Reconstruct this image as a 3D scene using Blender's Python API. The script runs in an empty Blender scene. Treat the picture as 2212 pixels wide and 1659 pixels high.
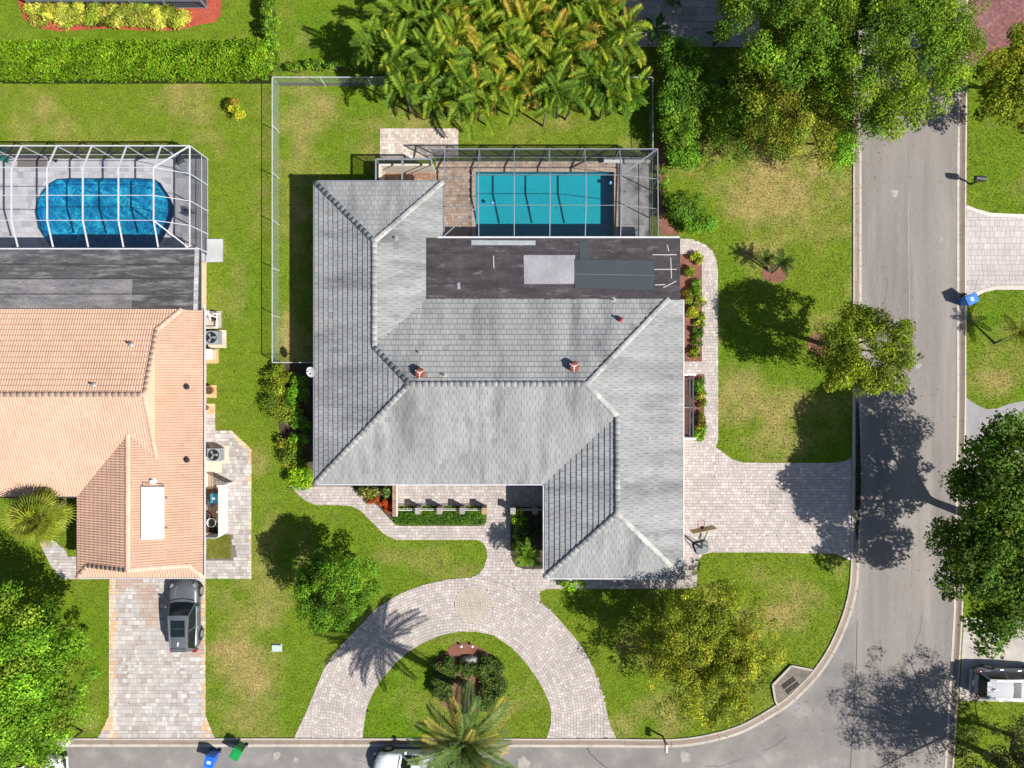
import bpy, math, random
import numpy as np
from mathutils import Vector, Matrix
from mathutils.geometry import tessellate_polygon

R = math.radians
scene = bpy.context.scene
COL = scene.collection

# ---------------------------------------------------------------- camera, sky, sun, exposure
CAM_H = 46.0                       # metres above the lawn
PX = 33.0                          # survey units per metre on the lawn
cam_data = bpy.data.cameras.new('camera')
cam_data.sensor_width = 36.0
cam_data.lens = 36.0 * CAM_H / (2212.0 / PX)
cam_data.clip_end = 1500.0
cam = bpy.data.objects.new('camera', cam_data)
cam.location = (0, 0, CAM_H)
COL.objects.link(cam)
scene.camera = cam

SUN_EL, SUN_AZ = R(46), math.atan2(0.89, -0.455)      # azimuth from +Y towards +X
world = bpy.data.worlds.new('World')
scene.world = world
world.use_nodes = True
wn = world.node_tree.nodes
wn.clear()
w_out = wn.new('ShaderNodeOutputWorld')
w_bg = wn.new('ShaderNodeBackground')
w_sky = wn.new('ShaderNodeTexSky')
w_sky.sky_type = 'NISHITA'
w_sky.sun_disc = False
w_sky.sun_elevation = SUN_EL
w_sky.sun_rotation = SUN_AZ
w_bg.inputs['Strength'].default_value = 0.068
world.node_tree.links.new(w_sky.outputs[0], w_bg.inputs[0])
world.node_tree.links.new(w_bg.outputs[0], w_out.inputs[0])

sun_data = bpy.data.lights.new('sun', 'SUN')
sun_data.energy = 5.0
sun_data.angle = R(0.5)
sun_data.color = (1.0, 0.955, 0.88)
sun = bpy.data.objects.new('sun', sun_data)
sun_dir = Vector((-0.89 * math.cos(SUN_EL), 0.455 * math.cos(SUN_EL), -math.sin(SUN_EL)))
sun.rotation_euler = sun_dir.to_track_quat('-Z', 'Y').to_euler()
sun.location = (30, -16, 40)
COL.objects.link(sun)

vs = scene.view_settings
vs.view_transform = 'Standard'
vs.look = 'None'
vs.exposure = 0.55
vs.gamma = 1.0
vs.use_curve_mapping = False
scene.cycles.max_bounces = 4
scene.cycles.diffuse_bounces = 3
scene.cycles.transparent_max_bounces = 16
scene.cycles.caustics_reflective = False
scene.cycles.caustics_refractive = False

# ---------------------------------------------------------------- helpers
def sv(x, y, z=0.0):
    """survey point (x right, y down, 33 units per metre, seen from CAM_H) -> metres at height z"""
    k = (CAM_H - z) / CAM_H / PX
    return ((x - 1106.0) * k, (829.5 - y) * k, z)

def sp(pts, z=0.0):
    return [sv(x, y, z)[:2] for x, y in pts]

rng = random.Random(7)
nrg = np.random.default_rng(11)

def tag(o, label=None, cat=None, group=None, kind=None):
    if label: o['label'] = label
    if cat: o['category'] = cat
    if group: o['group'] = group
    if kind: o['kind'] = kind
    return o

def thing(name, label, cat, loc=(0, 0, 0), rz=0.0, group=None):
    o = bpy.data.objects.new(name, None)
    o.empty_display_size = 0.2
    o.location = loc
    o.rotation_euler = (0, 0, rz)
    COL.objects.link(o)
    return tag(o, label, cat, group)

def link(name, me, parent=None, loc=None, rot=None, scale=None, world_coords=False):
    o = bpy.data.objects.new(name, me)
    if loc is not None: o.location = loc
    if rot is not None: o.rotation_euler = rot
    if scale is not None: o.scale = scale
    if parent is not None:
        o.parent = parent
        if world_coords:
            # mesh parents are themselves built in world coordinates, only an Empty carries an offset
            m = Matrix.LocRotScale(parent.location, parent.rotation_euler, parent.scale) if parent.type == 'EMPTY' else Matrix.Identity(4)
            o.matrix_parent_inverse = m.inverted()
    COL.objects.link(o)
    return o

def copy_tree(o, parent=None):
    c = o.copy()
    COL.objects.link(c)
    if parent is not None: c.parent = parent
    for ch in list(o.children):
        copy_tree(ch, c)
    return c

class MB:
    """collects polygons with one colour each"""
    def __init__(s):
        s.v = []; s.f = []; s.c = []; s.n = []
    def poly(s, pts, col=(1, 1, 1)):
        b = len(s.v)
        s.v += [tuple(p) for p in pts]
        s.f.append(tuple(range(b, b + len(pts)))); s.c.append(col)
        return s
    def raw(s, verts, faces, col=(1, 1, 1)):
        b = len(s.v)
        s.v += [tuple(p) for p in verts]
        for f in faces:
            s.f.append(tuple(i + b for i in f)); s.c.append(col)
        return s
    def box(s, c, d, rz=0.0, col=(1, 1, 1), taper=1.0, m=None):
        hx, hy, hz = d[0] / 2, d[1] / 2, d[2] / 2
        ca, sa = math.cos(rz), math.sin(rz)
        vv = []
        for z, t in ((-hz, 1.0), (hz, taper)):
            for x, y in ((-hx, -hy), (hx, -hy), (hx, hy), (-hx, hy)):
                x *= t; y *= t
                p = Vector((c[0] + x * ca - y * sa, c[1] + x * sa + y * ca, c[2] + z))
                vv.append(m @ p if m else p)
        s.raw(vv, [(3, 2, 1, 0), (4, 5, 6, 7), (0, 1, 5, 4), (1, 2, 6, 5), (2, 3, 7, 6), (3, 0, 4, 7)], col)
        return s
    def prism(s, poly, z0, z1, col=(1, 1, 1), bottom=False):
        """poly: ccw or cw 2d points; z1 number or list of top heights"""
        a = 0.0
        n = len(poly)
        for i in range(n):
            x0, y0 = poly[i][:2]; x1, y1 = poly[(i + 1) % n][:2]
            a += x0 * y1 - x1 * y0
        if a < 0:
            poly = poly[::-1]
            if isinstance(z1, (list, tuple)): z1 = list(z1)[::-1]
            if isinstance(z0, (list, tuple)): z0 = list(z0)[::-1]
        zt = z1 if isinstance(z1, (list, tuple)) else [z1] * n
        zb = z0 if isinstance(z0, (list, tuple)) else [z0] * n
        top = [(p[0], p[1], zt[i]) for i, p in enumerate(poly)]
        bot = [(p[0], p[1], zb[i]) for i, p in enumerate(poly)]
        fs = [(i, (i + 1) % n, n + (i + 1) % n, n + i) for i in range(n)]
        tris = None
        if n > 4:
            tris = tessellate_polygon([[Vector((p[0], p[1], 0)) for p in poly]])
        if tris:
            for t in tris:
                a_, b_, c_ = (Vector(top[i]) for i in t)
                t = t if (b_ - a_).cross(c_ - a_).z > 0 else t[::-1]
                fs.append(tuple(i + n for i in t))
                if bottom: fs.append(t[::-1])
        else:
            fs.append(tuple(range(n, 2 * n)))
            if bottom: fs.append(tuple(range(n - 1, -1, -1)))
        s.raw(bot + top, fs, col)
        return s
    def sheet(s, poly, z, holes=(), col=(1, 1, 1)):
        loops = [[Vector((p[0], p[1], 0)) for p in poly]] + [[Vector((p[0], p[1], 0)) for p in h] for h in holes]
        flat = [v for l in loops for v in l]
        fs = []
        for t in tessellate_polygon(loops):
            a_, b_, c_ = (flat[i] for i in t)
            fs.append(t if (b_ - a_).cross(c_ - a_).z > 0 else t[::-1])
        s.raw([(v.x, v.y, z) for v in flat], fs, col)
        return s
    def tube(s, pts, radii, n=6, col=(1, 1, 1), cap=True):
        pts = [Vector(p) for p in pts]
        if not isinstance(radii, (list, tuple)): radii = [radii] * len(pts)
        rings = []
        for i, p in enumerate(pts):
            d = (pts[min(i + 1, len(pts) - 1)] - pts[max(i - 1, 0)]).normalized()
            a = d.cross(Vector((0, 0, 1)) if abs(d.z) < 0.9 else Vector((1, 0, 0))).normalized()
            b = d.cross(a)
            rings.append([p + radii[i] * (a * math.cos(2 * math.pi * k / n) + b * math.sin(2 * math.pi * k / n)) for k in range(n)])
        vv = [v for r in rings for v in r]
        fs = []
        for i in range(len(pts) - 1):
            for k in range(n):
                fs.append((i * n + k, i * n + (k + 1) % n, (i + 1) * n + (k + 1) % n, (i + 1) * n + k))
        if cap:
            fs.append(tuple(range(n - 1, -1, -1)))
            fs.append(tuple((len(pts) - 1) * n + k for k in range(n)))
        s.raw(vv, fs, col)
        return s
    def bar(s, p, q, w, h, col=(1, 1, 1)):
        p, q = Vector(p), Vector(q)
        d = (q - p).normalized()
        a = d.cross(Vector((0, 0, 1)) if abs(d.z) < 0.95 else Vector((1, 0, 0))).normalized()
        b = a.cross(d)
        vv = []
        for e in (p, q):
            for i, j in ((-1, -1), (1, -1), (1, 1), (-1, 1)):
                vv.append(e + a * (i * w / 2) + b * (j * h / 2))
        s.raw(vv, [(0, 1, 2, 3), (7, 6, 5, 4), (0, 4, 5, 1), (1, 5, 6, 2), (2, 6, 7, 3), (3, 7, 4, 0)], col)
        return s
    def lathe(s, prof, c=(0, 0, 0), n=16, col=(1, 1, 1)):
        vv = []; fs = []
        for r, z in prof:
            for k in range(n):
                a = 2 * math.pi * k / n
                vv.append((c[0] + r * math.cos(a), c[1] + r * math.sin(a), c[2] + z))
        for i in range(len(prof) - 1):
            for k in range(n):
                fs.append((i * n + k, i * n + (k + 1) % n, (i + 1) * n + (k + 1) % n, (i + 1) * n + k))
        s.raw(vv, fs, col)
        return s
    def mesh(s, name, mat, smooth=False):
        me = bpy.data.meshes.new(name)
        me.from_pydata(s.v, [], s.f)
        at = me.attributes.new('col', 'FLOAT_COLOR', 'FACE')
        cc = np.ones((len(s.f), 4), np.float32)
        cc[:, :3] = np.array(s.c, np.float32).reshape(-1, 3)
        at.data.foreach_set('color', cc.ravel())
        if mat: me.materials.append(mat)
        if smooth: me.polygons.foreach_set('use_smooth', [True] * len(me.polygons))
        me.update()
        return me
    def build(s, name, mat, parent=None, smooth=False, wc=True):
        return link(name, s.mesh(name, mat, smooth), parent, world_coords=wc)

def grid_mesh(name, V, F, C, mat, smooth=False):
    """V (n,3) float, F (m,4) int, C (m,3): fast path for large meshes of quads or triangles"""
    me = bpy.data.meshes.new(name)
    k = F.shape[1]
    me.vertices.add(len(V)); me.vertices.foreach_set('co', np.ascontiguousarray(V, np.float32).ravel())
    me.loops.add(F.size); me.loops.foreach_set('vertex_index', np.ascontiguousarray(F, np.int32).ravel())
    me.polygons.add(len(F))
    me.polygons.foreach_set('loop_start', np.arange(0, F.size, k, dtype=np.int32))
    me.polygons.foreach_set('loop_total', np.full(len(F), k, np.int32))
    at = me.attributes.new('col', 'FLOAT_COLOR', 'FACE')
    cc = np.ones((len(F), 4), np.float32); cc[:, :3] = C
    at.data.foreach_set('color', cc.ravel())
    me.materials.append(mat)
    if smooth: me.polygons.foreach_set('use_smooth', np.ones(len(F), bool))
    me.update(calc_edges=True)
    return me

def vnoise(x, y, scale, seed=0):
    x = np.asarray(x, float) / scale + 1000.3 + seed * 17.7; y = np.asarray(y, float) / scale + 1000.7 + seed * 9.1
    xi = np.floor(x).astype(np.int64); yi = np.floor(y).astype(np.int64)
    fx = x - xi; fy = y - yi
    fx = fx * fx * (3 - 2 * fx); fy = fy * fy * (3 - 2 * fy)
    def h(a, b):
        n = (a * 374761393 + b * 668265263 + seed * 1442695) & 0x7fffffff
        n = ((n ^ (n >> 13)) * 1274126177) & 0x7fffffff
        return ((n ^ (n >> 16)) & 0xffff) / 65535.0
    a = h(xi, yi); b = h(xi + 1, yi); c = h(xi, yi + 1); d = h(xi + 1, yi + 1)
    return (a * (1 - fx) + b * fx) * (1 - fy) + (c * (1 - fx) + d * fx) * fy

def inside(px, py, poly):
    px = np.asarray(px, float); py = np.asarray(py, float)
    r = np.zeros(px.shape, bool)
    n = len(poly)
    for i in range(n):
        x0, y0 = poly[i][:2]; x1, y1 = poly[(i + 1) % n][:2]
        if y0 == y1: continue
        c = (y0 > py) != (y1 > py)
        r ^= c & (px < (x1 - x0) * (py - y0) / (y1 - y0) + x0)
    return r

def clip_convex(subj, clip):
    """Sutherland-Hodgman: subject polygon (any) cut by a ccw convex polygon"""
    out = list(subj)
    n = len(clip)
    for i in range(n):
        ax, ay = clip[i]; bx, by = clip[(i + 1) % n]
        ex, ey = bx - ax, by - ay
        src, out = out, []
        if not src: break
        px, py = src[-1]
        pd = ex * (py - ay) - ey * (px - ax)
        for qx, qy in src:
            qd = ex * (qy - ay) - ey * (qx - ax)
            if (qd >= 0) != (pd >= 0):
                t = pd / (pd - qd)
                out.append((px + (qx - px) * t, py + (qy - py) * t))
            if qd >= 0: out.append((qx, qy))
            px, py, pd = qx, qy, qd
    res = []
    for p in out:
        if not res or abs(p[0] - res[-1][0]) + abs(p[1] - res[-1][1]) > 1e-4: res.append(p)
    if len(res) > 1 and abs(res[0][0] - res[-1][0]) + abs(res[0][1] - res[-1][1]) < 1e-4: res.pop()
    return res

def area(p):
    return 0.5 * sum(p[i][0] * p[(i + 1) % len(p)][1] - p[(i + 1) % len(p)][0] * p[i][1] for i in range(len(p)))

def smooth_line(pts, sub=4, closed=False):
    """Catmull-Rom through 2d points"""
    P = [Vector((p[0], p[1])) for p in pts]
    n = len(P); out = []
    for i in range(n if closed else n - 1):
        p0 = P[(i - 1) % n] if closed or i > 0 else P[0]
        p1 = P[i]; p2 = P[(i + 1) % n]
        p3 = P[(i + 2) % n] if closed or i + 2 < n else P[n - 1]
        for k in range(sub):
            t = k / sub
            out.append(tuple(0.5 * ((2 * p1) + (p2 - p0) * t + (2 * p0 - 5 * p1 + 4 * p2 - p3) * t * t + (3 * p1 - p0 - 3 * p2 + p3) * t ** 3)))
    if not closed: out.append(tuple(P[-1]))
    return out

def offset_line(pts, d):
    """parallel line, d to the right of travel"""
    out = []
    for i, p in enumerate(pts):
        a = Vector(pts[max(i - 1, 0)][:2]); b = Vector(pts[min(i + 1, len(pts) - 1)][:2])
        t = (b - a).normalized()
        out.append((p[0] + t.y * d, p[1] - t.x * d))
    return out

# ---------------------------------------------------------------- materials
class NT:
    def __init__(s, name):
        s.m = bpy.data.materials.new(name); s.m.use_nodes = True
        s.t = s.m.node_tree; s.t.nodes.clear()
        s.out = s.t.nodes.new('ShaderNodeOutputMaterial')
    def n(s, typ, **kw):
        nd = s.t.nodes.new('ShaderNode' + typ)
        for k, v in kw.items():
            if hasattr(nd, k): setattr(nd, k, v)
            else: nd.inputs[k.replace('_', ' ')].default_value = v
        return nd
    def l(s, a, b):
        s.t.links.new(a, b)
    def pos(s, scale=(1, 1, 1)):
        g = s.n('NewGeometry')
        mp = s.n('Mapping'); mp.inputs['Scale'].default_value = scale
        s.l(g.outputs['Position'], mp.inputs['Vector'])
        return mp.outputs[0]
    def noise(s, vec, scale, detail=3, rough=0.55):
        t = s.n('TexNoise'); t.inputs['Scale'].default_value = scale
        t.inputs['Detail'].default_value = detail; t.inputs['Roughness'].default_value = rough
        s.l(vec, t.inputs['Vector'])
        return t.outputs['Fac']
    def rng(s, v, a, b, c, d):
        t = s.n('MapRange'); s.l(v, t.inputs[0])
        for i, x in enumerate((a, b, c, d)): t.inputs[i + 1].default_value = x
        return t.outputs[0]
    def mul(s, a, b):
        t = s.n('Math', operation='MULTIPLY'); s.l(a, t.inputs[0])
        if isinstance(b, (int, float)): t.inputs[1].default_value = b
        else: s.l(b, t.inputs[1])
        return t.outputs[0]
    def mix(s, fac, a, b, mode='MIX'):
        t = s.n('Mix', data_type='RGBA', blend_type=mode)
        if isinstance(fac, (int, float)): t.inputs[0].default_value = fac
        else: s.l(fac, t.inputs[0])
        for i, x in ((6, a), (7, b)):
            if isinstance(x, tuple): t.inputs[i].default_value = (*x[:3], 1)
            else: s.l(x, t.inputs[i])
        return t.outputs[2]

def surf(name, col=None, rough=0.8, var=0.25, scale=0.7, fine=0.2, fscale=14.0, stretch=(1, 1, 1), bump=0.15, bscale=40.0,
         spec=0.3, metal=0.0, stain=None, coat=0.0):
    """col None: colour comes from the 'col' attribute of the mesh. Two scales of tonal variation, fine bump, optional stain"""
    t = NT(name)
    if col is None:
        a = t.n('Attribute'); a.attribute_name = 'col'; c = a.outputs['Color']
    else:
        r = t.n('RGB'); r.outputs[0].default_value = (*col, 1); c = r.outputs[0]
    p = t.pos(stretch)
    if var:
        v = t.rng(t.noise(p, scale, 4, 0.6), 0.25, 0.75, 1 - var, 1 + var)
        c = t.mix(1.0, c, v, 'MULTIPLY')
    if fine:
        v = t.rng(t.noise(p, fscale, 2), 0.25, 0.75, 1 - fine, 1 + fine)
        c = t.mix(1.0, c, v, 'MULTIPLY')
    if stain:
        scol, sscale, lo, hi, amt = stain
        v = t.rng(t.noise(p, sscale, 5, 0.65), lo, hi, 0.0, amt)
        c = t.mix(v, c, scol)
    b = t.n('BsdfPrincipled')
    t.l(c, b.inputs['Base Color'])
    b.inputs['Roughness'].default_value = rough
    b.inputs['Specular IOR Level'].default_value = spec
    b.inputs['Metallic'].default_value = metal
    b.inputs['Coat Weight'].default_value = coat
    if bump:
        bp = t.n('Bump'); bp.inputs['Strength'].default_value = bump; bp.inputs['Distance'].default_value = 0.02
        t.l(t.noise(t.pos(), bscale, 3), bp.inputs['Height'])
        t.l(bp.outputs[0], b.inputs['Normal'])
    t.l(b.outputs[0], t.out.inputs[0])
    return t.m

def leafmat(name, trans=0.32, rough=0.6, spec=0.14):
    t = NT(name)
    a = t.n('Attribute'); a.attribute_name = 'col'
    b = t.n('BsdfPrincipled'); b.inputs['Roughness'].default_value = rough
    b.inputs['Specular IOR Level'].default_value = spec
    t.l(a.outputs['Color'], b.inputs['Base Color'])
    tr = t.n('BsdfTranslucent')
    t.l(t.mix(1.0, a.outputs['Color'], (1.25, 1.15, 0.6), 'MULTIPLY'), tr.inputs['Color'])
    mx = t.n('MixShader'); mx.inputs[0].default_value = trans
    t.l(b.outputs[0], mx.inputs[1]); t.l(tr.outputs[0], mx.inputs[2])
    t.l(mx.outputs[0], t.out.inputs[0])
    return t.m

def screenmat(name, col, opac):
    t = NT(name)
    d = t.n('BsdfDiffuse'); d.inputs[0].default_value = (*col, 1)
    tr = t.n('BsdfTransparent')
    mx = t.n('MixShader'); mx.inputs[0].default_value = opac
    t.l(tr.outputs[0], mx.inputs[1]); t.l(d.outputs[0], mx.inputs[2])
    t.l(mx.outputs[0], t.out.inputs[0])
    return t.m

def watermat(name, tint, ripple, rscale, caustic=False):
    t = NT(name)
    tr = t.n('BsdfTransparent'); tr.inputs[0].default_value = (*tint, 1)
    if caustic:                                   # bright caustic lines painted into the water tint as a cell pattern
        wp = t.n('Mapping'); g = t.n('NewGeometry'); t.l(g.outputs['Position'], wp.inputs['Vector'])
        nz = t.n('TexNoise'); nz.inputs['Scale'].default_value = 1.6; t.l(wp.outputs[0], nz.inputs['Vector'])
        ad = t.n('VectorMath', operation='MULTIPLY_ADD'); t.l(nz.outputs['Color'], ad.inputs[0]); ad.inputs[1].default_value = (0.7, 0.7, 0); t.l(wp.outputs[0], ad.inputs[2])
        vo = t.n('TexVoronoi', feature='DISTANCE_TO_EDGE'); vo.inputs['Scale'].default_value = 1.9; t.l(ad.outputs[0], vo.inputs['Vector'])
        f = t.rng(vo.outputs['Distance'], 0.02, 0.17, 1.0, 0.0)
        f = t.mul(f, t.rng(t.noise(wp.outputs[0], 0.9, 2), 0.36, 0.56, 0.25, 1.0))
        t.l(t.mix(f, tint, tuple(c + (1.0 - c) * float(caustic) for c in tint)), tr.inputs[0])
    gl = t.n('BsdfGlossy'); gl.inputs['Roughness'].default_value = 0.03
    fr = t.n('Fresnel'); fr.inputs[0].default_value = 1.33
    bp = t.n('Bump'); bp.inputs['Strength'].default_value = ripple; bp.inputs['Distance'].default_value = 0.068
    t.l(t.noise(t.pos(), rscale, 2), bp.inputs['Height'])
    t.l(bp.outputs[0], gl.inputs['Normal']); t.l(bp.outputs[0], fr.inputs['Normal'])
    mx = t.n('MixShader'); t.l(fr.outputs[0], mx.inputs[0])
    t.l(tr.outputs[0], mx.inputs[1]); t.l(gl.outputs[0], mx.inputs[2])
    t.l(mx.outputs[0], t.out.inputs[0])
    return t.m

def plain(name, col, rough=0.5, metal=0.0, spec=0.5, coat=0.0, var=0.08):
    return surf(name, col, rough, var, 2.0, 0.05, 25.0, bump=0.0, spec=spec, metal=metal, coat=coat)

M = {}
M['lawn'] = surf('lawn_soil_and_turf', None, 0.95, 0.2, 1.3, 0.42, 9.0, bump=0.7, bscale=30.0, spec=0.1)
M['grass'] = leafmat('grass_blades', 0.25, 0.6, 0.15)
M['leaf'] = leafmat('leaves')
M['frond'] = leafmat('palm_leaflets', 0.3, 0.5, 0.2)
M['bark'] = surf('bark', (0.13, 0.10, 0.075), 0.9, 0.3, 3.0, 0.3, 20.0, bump=0.5)
M['palm_bark'] = surf('palm_bark', (0.19, 0.16, 0.125), 0.9, 0.3, 3.0, 0.3, 20.0, stretch=(1, 1, 5), bump=0.5)
M['asphalt'] = surf('asphalt', (0.218, 0.197, 0.184), 0.9, 0.3, 0.6, 0.14, 30.0, stretch=(1, 0.08, 1), bump=0.3, bscale=60.0,
                    stain=((0.36, 0.33, 0.305), 0.8, 0.5, 0.8, 0.5))
M['asphalt_side'] = surf('asphalt_side_street', (0.208, 0.193, 0.186), 0.9, 0.25, 0.5, 0.16, 25.0, bump=0.3, bscale=60.0,
                    stain=((0.36, 0.34, 0.325), 0.5, 0.55, 0.8, 0.5))
M['crack'] = plain('crack_filler', (0.05, 0.047, 0.045), 0.9)
M['concrete'] = surf('concrete', (0.40, 0.365, 0.33), 0.85, 0.2, 0.7, 0.12, 22.0, bump=0.2, stain=((0.17, 0.145, 0.12), 1.2, 0.52, 0.8, 0.7))
M['kerb'] = surf('kerb_concrete', None, 0.85, 0.22, 0.9, 0.14, 18.0, bump=0.25, stain=((0.13, 0.105, 0.085), 0.9, 0.5, 0.75, 0.65))
M['paver'] = surf('paver', None, 0.85, 0.16, 0.35, 0.14, 20.0, bump=0.3, stain=((0.2, 0.17, 0.15), 0.35, 0.55, 0.8, 0.35))
M['joint'] = surf('joint_sand', (0.16, 0.135, 0.115), 0.95, 0.2, 1.0, 0.2, 30.0)
for k_, st_ in (('gray_tile', (1, 1, 1)), ('gray_tile_ns', (1.5, 0.3, 0.6)), ('gray_tile_ew', (0.3, 1.5, 0.6))):
    M[k_] = surf('gray_roof_tile_' + k_, None, 0.8, 0.26, 0.45, 0.13, 9.0, stretch=st_, bump=0.12, spec=0.2,
                 stain=((0.085, 0.087, 0.095), 0.6, 0.49, 0.72, 0.72))
M['orange_tile'] = surf('orange_roof_tile', None, 0.7, 0.1, 0.4, 0.08, 9.0, bump=0.1, spec=0.25)
M['felt'] = surf('roof_felt', (0.06, 0.055, 0.06), 0.9, 0.2, 1.0, 0.2, 20.0)
M['membrane_dark'] = surf('dark_roof_membrane', None, 0.85, 0.45, 1.4, 0.4, 14.0, stretch=(0.5, 1.6, 1), bump=0.25,
                     stain=((0.25, 0.235, 0.24), 1.7, 0.56, 0.8, 0.6))
M['membrane'] = surf('flat_roof_membrane', None, 0.85, 0.45, 1.5, 0.45, 14.0, stretch=(0.35, 1.8, 1), bump=0.25,
                     stain=((0.27, 0.26, 0.265), 2.2, 0.50, 0.74, 0.75))
M['white'] = plain('white_paint', (0.78, 0.77, 0.75), 0.45)
M['white_alu'] = plain('white_aluminium', (0.52, 0.53, 0.56), 0.4)
M['grey_alu'] = plain('grey_aluminium', (0.21, 0.23, 0.265), 0.4)
M['dark_alu'] = plain('dark_bronze_aluminium', (0.05, 0.055, 0.07), 0.4)
M['stucco_main'] = surf('cream_stucco', (0.62, 0.57, 0.48), 0.9, 0.1, 1.0, 0.08, 30.0, bump=0.3)
M['stucco_neigh'] = surf('peach_stucco', (0.62, 0.47, 0.33), 0.9, 0.1, 1.0, 0.08, 30.0, bump=0.3)
M['screen_roof'] = screenmat('insect_screen_roof', (0.05, 0.055, 0.065), 0.10)
M['screen_wall'] = screenmat('insect_screen_wall', (0.05, 0.055, 0.07), 0.5)
M['chain'] = screenmat('chain_link', (0.40, 0.50, 0.48), 0.2)
M['basin'] = surf('pool_plaster_turquoise', (0.015, 0.33, 0.39), 0.6, 0.05, 0.5, 0.05, 18.0, bump=0.0)
M['basin_blue'] = surf('pool_blue_ripple_light', (0.03, 0.43, 0.62), 0.6, 0.2, 1.2, 0.2, 6.0, bump=0.0)  # blue finish with mottled tone painted in for rippling light on the floor
M['water'] = watermat('pool_water', (0.60, 0.92, 0.97), 0.12, 5.0, 0.5)
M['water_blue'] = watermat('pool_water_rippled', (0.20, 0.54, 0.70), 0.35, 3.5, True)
M['glass'] = plain('tinted_glass', (0.010, 0.017, 0.020), 0.08, 0.0, 0.45, 0.0, 0.0)
M['mulch'] = surf('red_mulch', (0.36, 0.075, 0.045), 0.95, 0.2, 1.5, 0.4, 16.0, bump=0.8, bscale=22.0)
M['mulch_brown'] = surf('brown_mulch', (0.19, 0.085, 0.06), 0.95, 0.25, 1.5, 0.45, 16.0, bump=0.9, bscale=22.0)
M['soil'] = surf('dark_soil', (0.07, 0.052, 0.038), 0.95, 0.3, 1.2, 0.4, 16.0, bump=0.6, bscale=22.0)
M['stone'] = surf('weathered_stone', (0.30, 0.285, 0.265), 0.9, 0.3, 2.0, 0.2, 15.0, bump=0.5)
M['black'] = plain('black_plastic', (0.02, 0.02, 0.022), 0.45)
M['rubber'] = plain('tyre_rubber', (0.025, 0.025, 0.025), 0.8)
M['chrome'] = plain('bright_metal', (0.7, 0.7, 0.72), 0.25, 0.8)
M['attr'] = surf('coloured_parts', None, 0.55, 0.08, 2.0, 0.05, 20.0, bump=0.0)
# ================================================================ ground, road, kerbs, pavements
EXCL = []                      # outlines (metres) where no grass blades grow

# ---- street outlines (survey units)
kerb_w_outer = [(1842, -700), (1842, 300), (1842, 700), (1841, 1000), (1839, 1150), (1836, 1244), (1831, 1282), (1819, 1327),
                (1799, 1377), (1779, 1414), (1756, 1447), (1728, 1478), (1697, 1507), (1659, 1532), (1606, 1562), (1556, 1579), (1493, 1592),
                (1431, 1596), (1331, 1595), (900, 1594), (500, 1594), (165, 1594), (-300, 1594), (-900, 1594)]
kw = sp(kerb_w_outer)
kw = kw[:3] + smooth_line(kw[3:19], 3) + kw[19:]
kw_in = offset_line(kw, -0.58)
kerb_e_outer = [(2090, -700), (2089, 60), (2086, 420), (2086, 860), (2082, 1150), (2079, 1319), (2069, 1494), (2059, 1659), (2030, 2300)]
ke = sp(kerb_e_outer)
ke_in = offset_line(ke, 0.58)

side_top = [p for p in kw_in if p[1] < -18.2]
# the main street and the side street meet along a seam
i_seam = min(range(len(kw_in)), key=lambda i: abs(kw_in[i][1] - sv(0, 1300)[1]))
seam = kw_in[i_seam]
main_poly = [kw_in[0]] + kw_in[1:i_seam + 1] + [sv(1836, 1680)[:2], sv(1826, 1900)[:2], (sv(1810, 0)[0], -45.0)] + [ke_in[-1]] + ke_in[::-1][1:]
side_poly = kw_in[i_seam:] + [(kw_in[-1][0], sv(0, 1900)[1]), sv(1826, 1900)[:2], sv(1836, 1680)[:2]]
o = MB().sheet(main_poly, 0.006).build('street', M['asphalt']); tag(o, 'grey weathered asphalt street running along the corner lot', kind='structure')
o = MB().sheet(side_poly, 0.006).build('side_street', M['asphalt_side']); tag(o, 'paler patched asphalt side street past the driveways', kind='structure')
EXCL += [[kw[i] for i in range(len(kw))] + [(-70, -31), (ke[-1][0], -45)] + ke[::-1]]

def kerb(name, outer, side, label, step=3.05):
    root = bpy.data.objects.new(name, None); COL.objects.link(root); tag(root, label, kind='structure')
    # resample by length
    L = [0.0]
    for a, b in zip(outer, outer[1:]): L.append(L[-1] + math.hypot(b[0] - a[0], b[1] - a[1]))
    def at(d):
        for i in range(len(L) - 1):
            if d <= L[i + 1] + 1e-9:
                t = (d - L[i]) / max(L[i + 1] - L[i], 1e-9)
                return (outer[i][0] + (outer[i + 1][0] - outer[i][0]) * t, outer[i][1] + (outer[i + 1][1] - outer[i][1]) * t)
        return outer[-1]
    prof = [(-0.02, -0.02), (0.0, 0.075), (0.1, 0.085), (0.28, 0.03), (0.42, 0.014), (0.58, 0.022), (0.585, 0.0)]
    d = 0.0
    while d < L[-1] - 0.3:
        e = min(d + step, L[-1])
        ns = max(2, int((e - d) / 0.5) + 1)
        line = [at(d + 0.006 + (e - d - 0.012) * i / (ns - 1)) for i in range(ns)]
        if max(abs(p[0]) for p in line) < 46 and max(abs(p[1]) for p in line) < 36:
            mb = MB()
            rows = []
            for o_, z in prof:
                rows.append([(p[0], p[1], z) for p in offset_line(line, side * o_)])
            for r in range(len(rows) - 1):
                b = rng.uniform(0.92, 1.08)
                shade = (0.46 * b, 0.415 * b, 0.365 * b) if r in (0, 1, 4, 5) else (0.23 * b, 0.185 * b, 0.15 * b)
                for i in range(ns - 1):
                    q = [rows[r][i], rows[r][i + 1], rows[r + 1][i + 1], rows[r + 1][i]]
                    mb.poly(q if side > 0 else q[::-1], shade)
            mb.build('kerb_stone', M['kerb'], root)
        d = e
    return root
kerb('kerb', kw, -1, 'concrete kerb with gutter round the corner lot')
kerb('kerb', ke, 1, 'concrete kerb with gutter across the street')

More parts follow.
